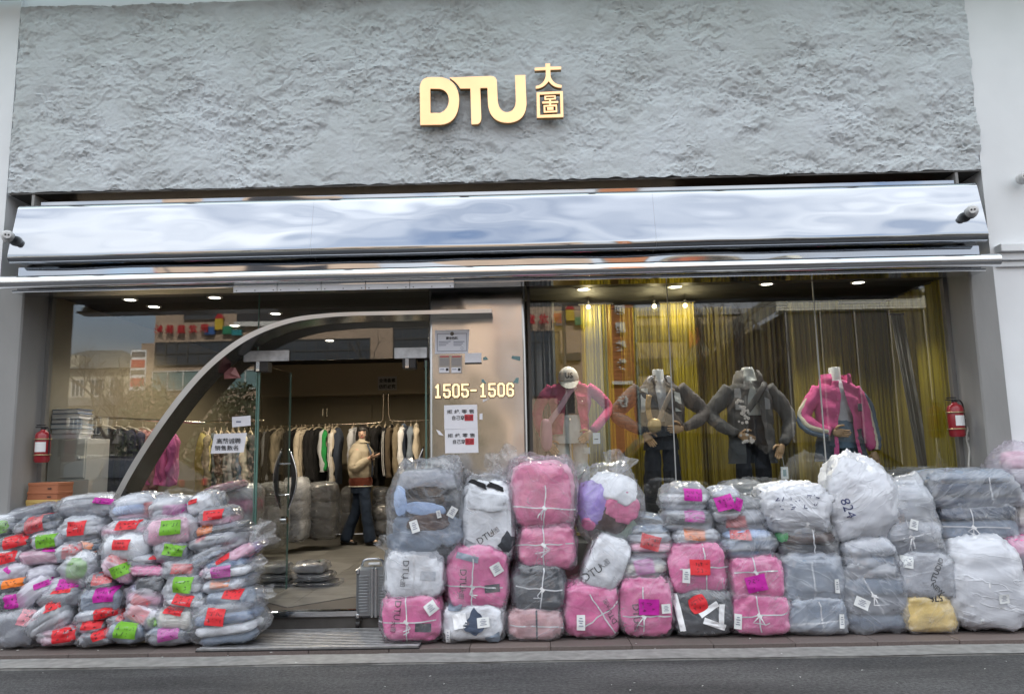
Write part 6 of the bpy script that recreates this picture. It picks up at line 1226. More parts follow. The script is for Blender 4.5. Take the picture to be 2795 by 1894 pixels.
def crumple(m, amp, sc, seed, start=0):
    "cloth folds: push the points of a garment about, in sharp-edged waves running mostly level"
    if len(m.v) <= start: return m
    p = np.array(m.v[start:]); q = p*np.array((.7, .7, 1.6)); r = 1-np.abs(pn(q, sc, seed))*2.6; k = amp*(r*.8+.5*pn(q, sc*2.3, seed+4)); c = p.mean(0); d = p-c; d[:, 2] = 0; d /= (np.linalg.norm(d, axis=1)[:, None]+1e-6)
    p = p+d*k[:, None]; m.v[start:] = [tuple(x) for x in p]; return m
def sleeve(m, pts, rad, seed=0, n=14):
    q = smooth_path([Vector(p_) for p_ in pts], 6); L_ = len(q); R = []
    for k in range(L_):
        t = k/(L_-1)*(len(rad)-1); i = min(int(t), len(rad)-2); f = t-i; R.append((rad[i]*(1-f)+rad[i+1]*f)*(1+.035*sin(k*1.1+seed)+.03*sin(k*2.3+seed*2))*.64)
    n0 = len(m.v); m.tube(q, R, n=n+8); crumple(m, .0065, 15.0, seed*1.7, n0); return q
def trousers(e, zw, zb, wide, col, seed=0, rise=.26, nm='trousers'):
    m = MB(); tab = [(zw, .125, .095), (zw-.10, .150, .11), (zw-rise, .165, .115)]
    o = shell(tab, zw, zw-rise, 0, 360, 0, 10, 36, .004, seed); m.add(o.v, o.f)
    for s in (-1, 1):
        q = [(s*.078, 0, zw-rise+.05), (s*.085, 0, zw-rise-.1), (s*.095, -.005, (zw-rise+zb)/2), (s*.10, 0, zb)]; sleeve(m, q, [.088, .092*wide, .095*wide, .10*wide], seed+s)
    return m.build(nm, fabric(col), e, smooth=True)
def mannequin(px, py_sh, y, label):
    q = P(px, py_sh, y); e = empty('mannequin', (q.x, y, q.z), label=label, cat='mannequin', group='mannequins in the right window'); return e, q.z-.62
def neck(e, h, cap=True):
    MB().lathe([(.075, -.10), (.066, -.03), (.055, .02), (.052, h), (.050, h+.004), (.046, h+.006), (.0, h+.006)], n=22).build('neck', M_neck, e, smooth=True, angle=50)
def stand(e, drop):
    MB().lathe([(.16, -drop+.001), (.16, -drop+.012), (.02, -drop+.014), (.012, -drop+.9)], (0, .14, 0), n=20).build('stand', M_chrome, e, smooth=True, angle=40)
TAB = [(.015, .07, .075), (-.02, .165, .095), (-.06, .20, .105), (-.16, .195, .12), (-.30, .165, .115), (-.42, .165, .12), (-.50, .17, .125), (-.75, .20, .14)]
INN = [(.02, .062, .06), (-.03, .15, .08), (-.12, .16, .10), (-.32, .125, .09), (-.60, .14, .10)]
def arms(e, col, lp, rp, rad, seed, nm='sleeve'):
    for s, pts in ((-1, lp), (1, rp)):
        m = MB(); sleeve(m, pts, rad, seed+s); m.build(nm, fabric(col), e, smooth=True)
def hands(e, hl, hr):
    for (p, d, side, curl, spr) in (hl, hr):
        m = MB(); hand(m, Vector(p), Vector(d), side, 1.0, curl, spr); m.build('hand', M_wood, e, smooth=True)
def strap(e, pts, w, mt, nm='bag_strap'):
    m = MB(); q = smooth_path([Vector(p_) for p_ in pts], 5); m.tube(q, w/2, n=8, ry=.004, up=(0, -1, 0)); return m.build(nm, mt, e, smooth=True)
# 1: pink denim jacket, white cap
PK = (.50, .07, .17); e, dp = mannequin(1554, 1047, .55, 'headless mannequin in ripped pink denim jacket, white trousers and white cap'); stand(e, dp); neck(e, .06)
g1 = lambda z: 270+min(34, 8+max(0, -z-.03)*62); g0 = lambda z: 270-min(26, 6+max(0, -z-.03)*50)+360
m = shell(TAB, .01, -.47, g1, g0, .008, 26, 50, .008, 1); m.build('jacket', fabric(PK), e, smooth=True)
shell(TAB, -.445, -.475, lambda z: g1(z), lambda z: g0(z), .014, 3, 50, .004, 1).build('jacket_hem', fabric((.46, .06, .15)), e, smooth=True)
for s in (-1, 1):
    c = MB(); c.add([(s*.02, -.085, -.01), (s*.085, -.03, .03), (s*.12, -.075, -.015), (s*.055, -.105, -.06)], [(0, 1, 2, 3) if s > 0 else (3, 2, 1, 0)]); c.build('collar', fabric(PK), e)
    pk = MB(); pk.grid(lambda a, b: (s*(.065+.085*a), -.118-.006*sin(a*3), -.135-.055*b-(.02*(1-abs(a-.5)*2) if b > .9 else 0)), 7, 4); pk.build('pocket_flap', fabric((.56, .09, .20)), e, smooth=True)
    MB().lathe([(.006, 0), (.006, -.004)], (s*.107, -.126, -.175), 8, axis='y').build('button', M_chrome, e)
arms(e, PK, [(-.17, .0, -.04), (-.25, -.01, -.14), (-.305, .0, -.26), (-.29, -.05, -.40), (-.235, -.12, -.52)], [(.17, 0, -.04), (.27, .01, -.12), (.355, .02, -.235), (.29, -.07, -.35), (.20, -.13, -.445)], [.088, .086, .074, .068, .062], 3)
hands(e, ((-.225, -.13, -.54), (.55, -.25, -.8), -1, .35, .1), ((.185, -.135, -.46), (-.75, -.2, -.6), 1, .25, .1))
shell(INN, -.0, -.36, 0, 360, 0, 12, 36, .003, 2).build('black_top', fabric(dk), e, smooth=True); trousers(e, -.30, -dp+.05, 1.12, (.55, .60, .60), 2)
MB().box(.105, .165, -.125, -.115, -.66, -.60, ch=.004).build('cargo_pocket', fabric((.55, .60, .60)), e); MB().lathe([(.008, 0), (.008, -.005)], (-.01, -.108, -.34), 10, axis='y').build('waist_button', M_chrome, e)
cp = empty('baseball_cap', (e.location.x-.01, .55-.02, e.location.z+.045), (radians(18), 0, 0), label='white cap lettered US perched on the pink denim mannequin', cat='cap'); M_cap = mat('cap_canvas', (.62, .60, .55), .85, var=.06, bump=.2, bscale=80)
m = MB(); m.grid(lambda a, b: (.098*cos(2*pi*a)*cos(b*pi/2*.999), .105*sin(2*pi*a)*cos(b*pi/2*.999), .115*sin(b*pi/2)), 28, 10, wrap=True); m.build('crown', M_cap, cp, smooth=True)
m = MB(); m.grid(lambda a, b: ((.098+.0*b)*cos(pi+pi*a)*1.0, -.02+(.105+.085*b*sin(pi*a)**.6)*sin(pi+pi*a), -.002-.045*b*sin(pi*a)), 20, 5); m.build('brim', M_cap, cp, smooth=True)
v, f = text2d('US', 1.0, .03); v = v*(.05/(v[:, 1].max()-v[:, 1].min())); m = MB(); m.add([(x, -(.106*math.sqrt(max(0, 1-((z+.052)/.118)**2)))*math.sqrt(max(0, 1-(x/.1)**2))-.004, z+.052) for x, z in v], f); m.build('lettering', M_ink, cp); MB().ball((0, 0, .116), (.008, .008, .005), 8, 6).build('button', M_cap, cp)
M_ps = mat('pink_strap', (.52, .30, .38), .5); M_pb = mat('pink_sheer_bag', (.50, .25, .34), .4, var=.08)
sb = empty('sling_bag', (e.location.x-.20, .38, e.location.z-.43), label='translucent pink sling bag hanging on the pink denim mannequin', cat='bag'); strap(sb, [(.25, .06, .40), (.19, .02, .34), (.10, .0, .20), (.0, -.01, .06), (-.03, .01, -.02)], .055, M_ps)
p_, F_ = blob(26, 18, .055, .035, .15, .8, .7, 5, .06, .03); npmesh('pouch', p_+np.array((-.035, 0, -.05)), F_, M_pb, sb)
tg = empty('price_tag', (e.location.x+.225, .40, e.location.z-.52), label='white price tag on the cuff of the pink denim mannequin', cat='tag'); MB().box(-.033, .033, -.001, .001, -.05, .05).build('card', M_tag, tg); MB().box(-.02, .015, -.003, -.0015, -.012, -.004).build('tag_print', M_ink, tg)
# 2: grey-brown blouson with white panels
GB = (.082, .075, .074); e, dp = mannequin(1797, 1047, .55, 'headless mannequin in grey blouson with pale panels, headphones round its neck'); stand(e, dp); neck(e, .125)
T2 = [(.03, .075, .08), (-.02, .16, .10), (-.06, .215, .115), (-.2, .225, .14), (-.36, .215, .14), (-.46, .20, .135)]
g1 = lambda z: 270+max(4, 15+z*30); g0 = lambda z: 630-max(4, 15+z*30)
shell(T2, .02, -.45, g1, g0, .008, 24, 50, .010, 3).build('jacket', fabric(GB), e, smooth=True)
shell([(.09, .085, .085), (-.03, .15, .10)], .075, -.03, 292, 608, .006, 6, 40, .006, 4).build('collar', fabric((.07, .06, .058)), e, smooth=True)
for a0, a1 in ((218, 238), (302, 322)): shell(T2, -.05, -.27, a0, a1, .013, 14, 8, .004, 2).build('white_panel', fabric((.55, .57, .56)), e, smooth=True)
arms(e, GB, [(-.18, 0, -.05), (-.30, .01, -.16), (-.40, .02, -.28), (-.30, -.08, -.38), (-.19, -.15, -.45)], [(.18, 0, -.05), (.30, .01, -.16), (.41, .02, -.27), (.33, -.08, -.36), (.20, -.15, -.42)], [.125, .124, .100, .090, .058], 5)
hands(e, ((-.175, -.155, -.465), (.45, -.2, -.7), -1, .3, .25), ((.18, -.155, -.43), (-.95, -.1, -.05), 1, .45, .2))
shell(INN, .03, -.40, 0, 360, .0, 12, 36, .004, 2).build('white_top', fabric((.62, .64, .68)), e, smooth=True); trousers(e, -.36, -dp+.05, 1.3, (.022, .022, .026), 3)
hp = empty('headphones', (e.location.x, .55, e.location.z+.04), label='white over-ear headphones round the neck of the grey blouson mannequin', cat='headphones'); M_hp = mat('headphone_white', (.55, .55, .60), .3)
m = MB(); m.tube([(.085*cos(radians(a)), .02+.075*sin(radians(a)), -.005) for a in range(-20, 201, 20)], .009, n=8); m.build('headband', M_hp, hp, smooth=True)
for s in (-1, 1): m = MB(); m.lathe([(.02, .02), (.036, .018), (.040, .0), (.036, -.014), (.03, -.018), (.0, -.016)], (s*.075, -.065, -.012), 18, axis='y'); m.build('ear_cup', M_hp, hp, smooth=True, angle=50)
sb = empty('sling_bag', (e.location.x-.09, .35, e.location.z-.36), label='small gold drawstring pouch on a tan strap across the grey blouson mannequin', cat='bag'); strap(sb, [(.20, .06, .30), (.15, .03, .22), (.09, .01, .10), (.03, 0, -.02)], .042, mat('tan_strap', (.26, .20, .15), .6))
p_, F_ = blob(26, 18, .06, .04, .065, .8, .8, 8, .05, .04); npmesh('pouch', p_+np.array((0, -.01, -.04)), F_, mat('gold_pouch', (.42, .30, .12), .35, metal=.3, var=.2), sb); strap(sb, [(-.03, .02, .24), (-.05, -.01, .14), (-.04, -.02, .03), (-.01, -.02, -.01)], .05, mat('amber_scarf', (.36, .22, .07), .5, var=.4, vscale=20), 'scarf')
# 3: long grey parka
GP = (.085, .086, .088); e, dp = mannequin(2042, 1047, .55, 'headless mannequin in long grey hooded parka with a black strap'); stand(e, dp); neck(e, .145)
T3 = [(.03, .075, .08), (-.02, .16, .10), (-.06, .20, .115), (-.25, .20, .14), (-.5, .20, .145), (-.78, .22, .15)]
g1 = lambda z: 270+min(30, 4+max(0, -z)*42); g0 = lambda z: 630-min(26, 4+max(0, -z)*60)
shell(T3, .02, -.74, g1, g0, .008, 30, 50, .012, 6).build('jacket', fabric(GP), e, smooth=True)
shell([(.13, .10, .085), (.05, .125, .11), (-.03, .15, .10)], .12, -.03, 300, 600, .008, 8, 40, .012, 4).build('hood', fabric((.15, .145, .14)), e, smooth=True)
for a0, a1 in ((222, 240), (300, 318)): shell(T3, -.05, -.25, a0, a1, .014, 12, 8, .004, 2).build('pale_panel', fabric((.26, .27, .29)), e, smooth=True)
arms(e, GP, [(-.17, 0, -.05), (-.27, .01, -.16), (-.36, .02, -.28), (-.28, -.07, -.40), (-.17, -.15, -.47)], [(.17, 0, -.05), (.28, .01, -.18), (.36, .01, -.33), (.32, -.06, -.47), (.25, -.12, -.56)], [.122, .120, .100, .088, .060], 7)
hands(e, ((-.16, -.155, -.475), (.8, -.1, -.35), -1, .7, .1), ((.24, -.13, -.575), (-.45, -.2, -.85), 1, .4, .15))
shell(INN, .03, -.36, 0, 360, .0, 12, 36, .005, 5).build('white_top', fabric((.62, .65, .64)), e, smooth=True); shell([(.145, .058, .056), (-.02, .08, .075)], .13, -.01, 0, 360, .002, 8, 28, .004, 3).build('roll_neck', fabric((.62, .65, .64)), e, smooth=True); trousers(e, -.30, -dp+.05, 1.15, (.016, .017, .022), 4)
strap(e, [(.13, -.02, .02), (.11, -.12, -.03), (.0, -.155, -.18), (-.12, -.16, -.32)], .06, mat('black_webbing', (.012, .012, .014), .6), 'black_strap')
fw = empty('flower_spray', (e.location.x-.10, .36, e.location.z-.38), label='spray of small white artificial blossoms in the grey parka mannequin\'s hand', cat='flowers'); rr_ = random.Random(4)
st2 = MB(); st2.tube([(-.02, 0, .22), (-.03, 0, .08), (.0, -.02, -.06), (.02, -.02, -.2)], .003, n=5); st2.build('stem', M_dark, fw)
for k in range(38):
    t = rr_.random(); c = Vector((-.03+.05*t+rr_.gauss(0, .022), rr_.gauss(-.015, .02), .22-.42*t)); m = MB(); r = rr_.uniform(.008, .015)
    for j in range(5): a = 2*pi*j/5+k; m.ball((c.x+r*.7*cos(a), c.y, c.z+r*.7*sin(a)), (r*.55, r*.25, r*.55), 6, 4)
    m.build('blossom', mat('petal_white', (.66, .62, .60), .6), fw)
tg = empty('price_tag', (e.location.x+.235, .40, e.location.z-.83), label='white price tag dangling on a string below the grey parka mannequin', cat='tag'); MB().box(-.033, .033, -.001, .001, -.055, .055).build('card', M_tag, tg); MB().box(-.015, .015, -.003, -.0015, -.03, .03).build('tag_print', mat('teal_print', (.2, .33, .36), .6), tg); MB().tube([(0, 0, .055), (-.01, 0, .14), (0, .0, .22)], .002, n=5).build('tag_string', M_string, tg)
# 4: pink parka with navy skirt panel
PP = (.60, .10, .28); e, dp = mannequin(2280, 1047, .55, 'headless mannequin in pink parka with navy lower half and blue jeans'); stand(e, dp); neck(e, .145)
T4 = [(.03, .075, .08), (-.02, .16, .10), (-.06, .19, .115), (-.25, .195, .14), (-.42, .19, .14), (-.74, .235, .16)]
g1 = lambda z: 270+min(24, 8+max(0, -z-.12)*70); g0 = lambda z: 630-min(20, 4+max(0, -z-.12)*60)
shell(T4, .02, -.43, g1, g0, .010, 24, 50, .009, 8).build('jacket', fabric(PP), e, smooth=True); shell(T4, -.425, -.72, lambda z: g1(z)+8, lambda z: g0(z)-8, .006, 14, 50, .014, 9).build('navy_skirt_panel', fabric((.07, .085, .11)), e, smooth=True)
for A in (lambda z: (g1(z)-1, g1(z)+9), lambda z: (g0(z)-9, g0(z)+1)): shell(T4, -.10, -.76, lambda z: A(z)[0], lambda z: A(z)[1], .016, 22, 5, .004, 2).build('placket', fabric(PP), e, smooth=True)
shell([(.09, .12, .10), (.03, .13, .11), (-.03, .15, .10)], .085, -.03, 300, 600, .012, 8, 40, .012, 4).build('hood', fabric(PP), e, smooth=True)
lp_ = [(-.16, 0, -.05), (-.24, .0, -.17), (-.30, .01, -.29), (-.25, -.07, -.40), (-.13, -.15, -.45)]; rp_ = [(.16, 0, -.05), (.22, .0, -.20), (.25, .0, -.38), (.26, -.03, -.54), (.275, -.05, -.62)]
arms(e, PP, lp_, rp_, [.105, .105, .095, .082, .062], 9)
for pts, col, dx, dz in ((lp_, (.60, .56, .45), -.045, .0), (lp_, (.08, .12, .18), -.055, -.045), (rp_, (.60, .56, .45), .05, .0), (rp_, (.08, .12, .18), .075, .0)):
    m = MB(); sleeve(m, [(a+dx*(.6 if k in (0, 4) else 1), b-.012, c+dz*(.5 if k == 0 else 1)) for k, (a, b, c) in enumerate(pts)], [.038, .045, .045, .04, .034], 3); m.build('sleeve_stripe' if col[0] > .3 else 'denim_sleeve', fabric(col), e, smooth=True)
hands(e, ((-.12, -.155, -.455), (.95, -.1, -.12), -1, .6, .05), ((.28, -.055, -.64), (.1, -.1, -.95), 1, .3, .1))
shell(INN, .03, -.36, 0, 360, .004, 12, 36, .004, 5).build('white_top', fabric((.58, .60, .66)), e, smooth=True); trousers(e, -.34, -dp+.05, 1.2, (.12, .19, .27), 6)
MB().box(.125, .165, -.158, -.15, -.27, -.20, ch=.006).build('pocket_patch', fabric((.10, .10, .12)), e)
for z in (-.06, -.16, -.30, -.42, -.55, -.68): MB().lathe([(.008, 0), (.007, -.005)], (-.05-.035*max(0, -z-.12)*2, -.15, z), 10, axis='y').build('snap_button', mat('pink_snap', (.62, .2, .36), .35), e)
# ------------------------------------------------------------------ the woman walking inside
wq = PZ(985, 1487, FZ); wo_ = empty('person', (wq.x, wq.y, FZ), label='woman in cream puffer jacket and jeans walking inside, looking at the camera, phone in hand', cat='person')
bm_ = MB()
HZ = 1.585
bm_.ball((.02, -.02, HZ), (.076, .092, .112), 24, 18); bm_.tube([(.02, -.06, HZ-.05), (.022, -.085, HZ-.085)], [.045, .03], n=12)
bm_.tube([(.0, .0, 1.36), (.01, -.005, 1.45), (.015, -.01, 1.52)], [.06, .05, .048], n=12)
bm_.tube([(.022, -.105, HZ+.015), (.024, -.126, HZ-.022), (.023, -.112, HZ-.034)], [.008, .013, .009], n=8)
for s in (-1, 1): bm_.ball((.02+s*.076, .0, HZ-.01), (.01, .02, .03), 8, 8)
bm_.tube([(0, 0, .86), (0, 0, 1.0), (0, -.005, 1.15), (.0, 0, 1.3), (0, 0, 1.40)], [.15, .13, .125, .15, .08], n=16, ry=[.11, .095, .10, .10, .06])
hipL, hipR = [(-.03, .07, .88), (-.08, .06, .48), (-.23, .05, .09)], [(.03, -.07, .88), (.10, -.08, .49), (.15, -.07, .08)]
for q in (hipL, hipR): bm_.tube(q, [.085, .055, .04], n=12)
RA = [(-.02, -.15, 1.35), (-.06, -.23, 1.10), (.10, -.20, 1.19), (.155, -.19, 1.235)]; LA = [(.0, .15, 1.35), (.06, .16, 1.10), (.14, -.02, 1.18), (.19, -.13, 1.235)]
for q in (RA, LA): bm_.tube(q, [.05, .04, .03, .024], n=10)
hand(bm_, Vector(RA[-1]), Vector((.85, .1, .25)), 1, .95, .55, .1, Vector((.2, .3, 1))); hand(bm_, Vector(LA[-1]), Vector((.75, -.5, .25)), -1, .95, .5, .1, Vector((-.2, -.2, 1)))
for q, dx in ((hipL, .0), (hipR, .0)): bm_.tube([(q[2][0]-.03, q[2][1], .06), (q[2][0]+.08, q[2][1]-.02, .045), (q[2][0]+.14, q[2][1]-.03, .03)], [.035, .035, .02], n=10)
tmp = bm_.build('body', mat('skin', (.58, .38, .29), .5, var=.05), None, recalc=False)
md = tmp.modifiers.new('join', 'REMESH'); md.mode = 'VOXEL'; md.voxel_size = .0075; md.use_smooth_shade = True
dg = bpy.context.evaluated_depsgraph_get(); dg.update(); me = bpy.data.meshes.new_from_object(tmp.evaluated_get(dg)); mt_ = tmp.data.materials[0]; bpy.data.objects.remove(tmp)
me.materials.clear(); me.materials.append(mt_); me.polygons.foreach_set('use_smooth', [True]*len(me.polygons)); link(bpy.data.objects.new('body', me), wo_)
# face
fz = HZ+.005
for s in (-1, 1):
    ey = MB(); ey.ball((.024+s*.032, -.098, fz), (.015, .010, .008), 12, 8); ee = ey.build('eye', mat('eye_white', (.6, .58, .55), .3), wo_, smooth=True); ip = MB(); ip.ball((.024+s*.032, -.106, fz), (.0075, .004, .0075), 10, 8); ip.build('iris', M_ink, ee, smooth=True)
    br = MB(); br.tube([(.024+s*.014, -.108, fz+.022), (.024+s*.034, -.106, fz+.027), (.024+s*.05, -.093, fz+.021)], [.0035, .004, .002], n=6); br.build('eyebrow', M_ink, wo_, smooth=True)
lp2 = MB(); lp2.tube([(-.002, -.098, HZ-.058), (.023, -.110, HZ-.055), (.048, -.096, HZ-.058)], [.004, .0085, .004], n=8); lp2.build('lips', mat('lip', (.40, .10, .10), .4), wo_, smooth=True)
M_hair = mat('black_hair', (.012, .010, .010), .4, bump=.5, bscale=60, stretch=(4, 4, .5))
hm = MB(); NH, MH = 44, 30; hv = []
for j in range(MH):
    b = j/(MH-1)
    for i in range(NH):
        g = 2*pi*i/NH; wv = 1+.035*sin(g*9)+.02*sin(g*17+b*6)
        if b < .5: t = pi/2*(1-b/.5); x, y, z = .096*cos(t)*cos(g)*wv, .108*cos(t)*sin(g)*wv, .124*sin(t)
        else: k = (b-.5)/.5; x, y, z = .096*cos(g)*wv*(1+.12*sin(pi*k)-.06*k), .108*sin(g)*wv*(1+.05*sin(pi*k)-.12*k), -.17*k
        hv.append((.018+x, -.008+y, HZ+.006+z))
hf = []
for j in range(MH-1):
    for i in range(NH):
        q = (j*NH+i, j*NH+(i+1) % NH, (j+1)*NH+(i+1) % NH, (j+1)*NH+i); cx_ = sum(hv[k][0] for k in q)/4-.022; cy_ = sum(hv[k][1] for k in q)/4; cz_ = sum(hv[k][2] for k in q)/4-HZ
        if cy_ < -.03 and cz_ < .040-.10*cx_ and abs(cx_) < .056-.10*max(0, cz_): continue      # the face stays open below the fringe
        hf.append(q)
hm.add(hv, hf); ho_ = hm.build('hair', M_hair, wo_, smooth=True); sm_ = ho_.modifiers.new('thickness', 'SOLIDIFY'); sm_.thickness = .012; sm_.offset = 1
# clothes
M_puff = mat('cream_puffer', (.44, .39, .30), .7, var=.06, bump=.5, bscale=9, bdist=.03)
PT = [(1.47, .08, .075), (1.41, .17, .13), (1.32, .20, .18), (1.12, .20, .185), (1.0, .185, .175), (.95, .165, .155)]
m = MB(); m.grid(lambda a, b: (lambda z: (prof(z, PT)[1]*1.0*cos(2*pi*a)*(1+.03*sin(2*pi*a*5+z*20))-.01, prof(z, PT)[0]*sin(2*pi*a)*(1+.025*sin(z*34)), z))(1.47-.52*b), 40, 24, wrap=True); m.build('jacket', M_puff, wo_, smooth=True)
m = MB(); m.grid(lambda a, b: ((.155+.015*sin(b*3))*cos(2*pi*a)-.01, (.168+.01*sin(b*3))*sin(2*pi*a), .965-.13*b), 36, 6, wrap=True); m.build('hem_band', fabric((.16, .045, .03)), wo_, smooth=True)
m = MB(); m.tube([(.172*cos(2*pi*k/30)-.01, .184*sin(2*pi*k/30), .832) for k in range(31)], .006, n=6); m.build('hem_edge', fabric(CO['cream']), wo_, smooth=True)
for q, sdd in ((RA, 1), (LA, 2)):
    m = MB(); pts = [Vector((q[0][0], q[0][1]*.85, q[0][2]-.02)), Vector(q[0])*.5+Vector(q[1])*.5, Vector(q[1]), Vector(q[1])*.45+Vector(q[2])*.55, Vector(q[2])*.5+Vector(q[3])*.5]; sleeve(m, pts, [.105, .118, .112, .104, .066], sdd, 16); m.build('jacket_sleeve', M_puff, wo_, smooth=True)
m = MB(); m.grid(lambda a, b: (.015+(.075+.035*b)*cos(2*pi*a), -.01+(.08+.04*b)*sin(2*pi*a), 1.51-.06*b), 28, 4, wrap=True); m.build('collar', M_puff, wo_, smooth=True)
for dy in (-.045, -.01): m = MB(); m.tube([(.105, -.10+dy*.4, 1.43), (.16, -.11+dy, 1.32), (.185, -.09+dy, 1.12), (.172, -.08+dy, .96)], .011, n=6); m.build('dark_trim', fabric(CO['navy']), wo_, smooth=True)
M_jean = fabric((.022, .036, .066))
m = MB(); m.grid(lambda a, b: (.145*cos(2*pi*a)-.005, .155*sin(2*pi*a), .90-.16*b), 30, 6, wrap=True)
for q in (hipL, hipR): sleeve(m, [(q[0][0], q[0][1], q[0][2]-.02), ((q[0][0]+q[1][0])/2, q[0][1], .68), (q[1][0]-.01, q[1][1], .47), ((q[1][0]+q[2][0])/2-.01, q[2][1], .28), (q[2][0], q[2][1], .055)], [.138, .128, .116, .122, .135], 3, 16)
m.build('jeans', M_jean, wo_, smooth=True)
for q in (hipL, hipR):
    m = MB(); x, y = q[2][0], q[2][1]; m.tube([(x-.07, y, .035), (x-.02, y, .04), (x+.06, y-.015, .036), (x+.13, y-.03, .03), (x+.17, y-.035, .026)], [.03, .042, .045, .042, .02], n=12, ry=[.025, .035, .034, .03, .018]); s_ = m.build('shoe', mat('black_shoe', (.015, .014, .014), .35), wo_, smooth=True); n2 = MB(); n2.ball((x+.05, y-.014, .068), (.05, .036, .02), 12, 8); n2.build('shoe_top', fabric(CO['cream']), s_, smooth=True)
ph = empty('phone', (wq.x+.25, wq.y-.17, FZ+1.268), (radians(-35), radians(-12), 0), label='dark phone held in both hands of the walking woman', cat='phone'); MB().box(-.036, .036, -.07, .07, -.004, .004, ch=.003).build('phone_body', M_black, ph)
# ================================================================== across the street (seen mirrored in the glass)
def mx_(px, yv): return PM(px, 1000, yv).x
def mz(py, yv, px=1400): return PM(px, py, yv).z
g = MB(); g.box(-40, 40, -40, -17.5, -.1, .03); struct('pavement_opposite', g, mat('far_paving', (.22, .21, .20), .85, var=.15, vscale=2))
def wall_mat(name, col, jx, jz, jc=.72, rough=.7):
    "wall tiles too far off to tell apart: fine joint pattern"
    m = bpy.data.materials.new(name); N, L = nt(m); b = N['Principled BSDF']; b.inputs['Roughness'].default_value = rough
    t = N.new('ShaderNodeTexCoord'); sp = N.new('ShaderNodeSeparateXYZ'); cb = N.new('ShaderNodeCombineXYZ'); L.new(t.outputs['Object'], sp.inputs[0]); L.new(sp.outputs['X'], cb.inputs[0]); L.new(sp.outputs['Z'], cb.inputs[1])
    br = N.new('ShaderNodeTexBrick'); br.offset = 0.5; br.inputs['Scale'].default_value = 1; br.inputs['Brick Width'].default_value = jx; br.inputs['Row Height'].default_value = jz; br.inputs['Mortar Size'].default_value = .012; br.inputs['Mortar Smooth'].default_value = .2
    br.inputs['Color1'].default_value = (*col, 1); br.inputs['Color2'].default_value = (*[c*.86 for c in col], 1); br.inputs['Mortar'].default_value = (*[c*jc for c in col], 1)
    L.new(cb.outputs[0], br.inputs['Vector']); L.new(br.outputs['Color'], b.inputs['Base Color']); return m
M_win = mat('far_window_glass', (.05, .06, .075), .08, spec=.8); M_wfr = mat('far_window_frame', (.6, .6, .58), .5); M_wdk = mat('dark_mullion', (.06, .06, .06), .5)
def far_window(par, x0, x1, z0, z1, y, cols=2, rows=1, fr=M_wfr, w=.06, glass=None):
    f = MB(); f.box(x0, x1, y-.02, y+.10, z0, z1); o = f.build('window', glass or M_win, par)
    b = MB()
    for k in range(cols+1): xx = x0+(x1-x0)*k/cols; b.box(xx-w/2, xx+w/2, y+.101, y+.16, z0-w/2, z1+w/2)
    for k in range(rows+1): zz = z0+(z1-z0)*k/rows; b.box(x0-w/2, x1+w/2, y+.102, y+.155, zz-w/2, zz+w/2)
    b.build('window_frame', fr, o); return o
# flats
YV = 52.0; fl_ = empty('apartment_block', (0, -YV, 0), label='old cream apartment block with hipped roof across the street, mirrored in left window', cat='building')
fx0, fx1, ft = mx_(40, YV), mx_(352, YV), mz(1008, YV, 250)
M_cream = mat('cream_render', (.52, .48, .38), .85, var=.12, vscale=.6)
MB().box(fx0, fx1, -9, 0, 0, ft).build('wall', M_cream, fl_)
rz = mz(976, YV, 250)
m = MB(); m.add([(fx0-.6, -9.6, ft), (fx1+.6, -9.6, ft), (fx1+.6, .6, ft), (fx0-.6, .6, ft), (fx0+3, -4.5, rz+1.2), (fx1-3, -4.5, rz+1.2)], [(0, 3, 2, 1), (3, 0, 4), (1, 2, 5), (2, 3, 4, 5), (0, 1, 5, 4)]); rf = m.build('roof', mat('grey_roof_tile', (.13, .135, .125), .8, var=.2, vscale=3), fl_)
MB().box((fx0+fx1)/2-.6, (fx0+fx1)/2+.6, -1.6, .1, ft+.2, ft+1.1).build('dormer', M_cream, rf)
for k in range(4):
    z0 = ft-1.9-k*2.9
    if z0 < .3: continue
    MB().box(fx0, fx1, .02, .9, z0-.95, z0-.35).build('balcony', mat('balcony_grey', (.2, .19, .18), .8, var=.2), fl_)
    for j in range(6):
        x0 = fx0+(fx1-fx0)*(j+.12)/6; far_window(fl_, x0, x0+(fx1-fx0)/6*.62, z0-.2, z0+1.1, .02, 3, 1)
# beige shopping building
YV = 42.0; ml = empty('beige_mall', (0, -YV, 0), label='tall beige stone-tiled shopping building with red letters, mirrored in the windows', cat='building')
M_beige = wall_mat('beige_tiles', (.44, .33, .245), 1.2, .8)
bx0, bx1 = mx_(418, YV), mx_(1600, YV)
MB().box(bx0, bx1, -14, 0, 0, 15.5).build('wall', M_beige, ml)
MB().box(mx_(362, YV), bx0, -12, -1.0, 0, mz(930, YV, 390)).build('wing', M_beige, ml)
zt0, zt1 = mz(878, YV, 800), 15.0
MB().box(mx_(646, YV), mx_(940, YV), .02, .25, zt0, 14.6).build('screen', mat('screen_dark', (.03, .03, .035), .35), ml)
MB().box(mx_(640, YV), mx_(946, YV), .02, .35, zt0-.3, zt0).build('screen_ledge', M_wfr, ml)
far_window(ml, mx_(425, YV), mx_(1010, YV), mz(995, YV, 600), mz(933, YV, 600), 0, 20, 2, M_wdk)
far_window(ml, mx_(500, YV), mx_(595, YV), mz(872, YV, 550), mz(858, YV, 550), 0, 4, 1, M_wdk)
for px in (447, 502): far_window(ml, mx_(px-9, YV), mx_(px+9, YV), mz(840, YV, 450), mz(820, YV, 450), 0, 1, 1, M_wdk)
far_window(ml, mx_(1075, YV), mx_(1170, YV), mz(985, YV, 1100), mz(810, YV, 1100), 0, 4, 6, M_wdk)
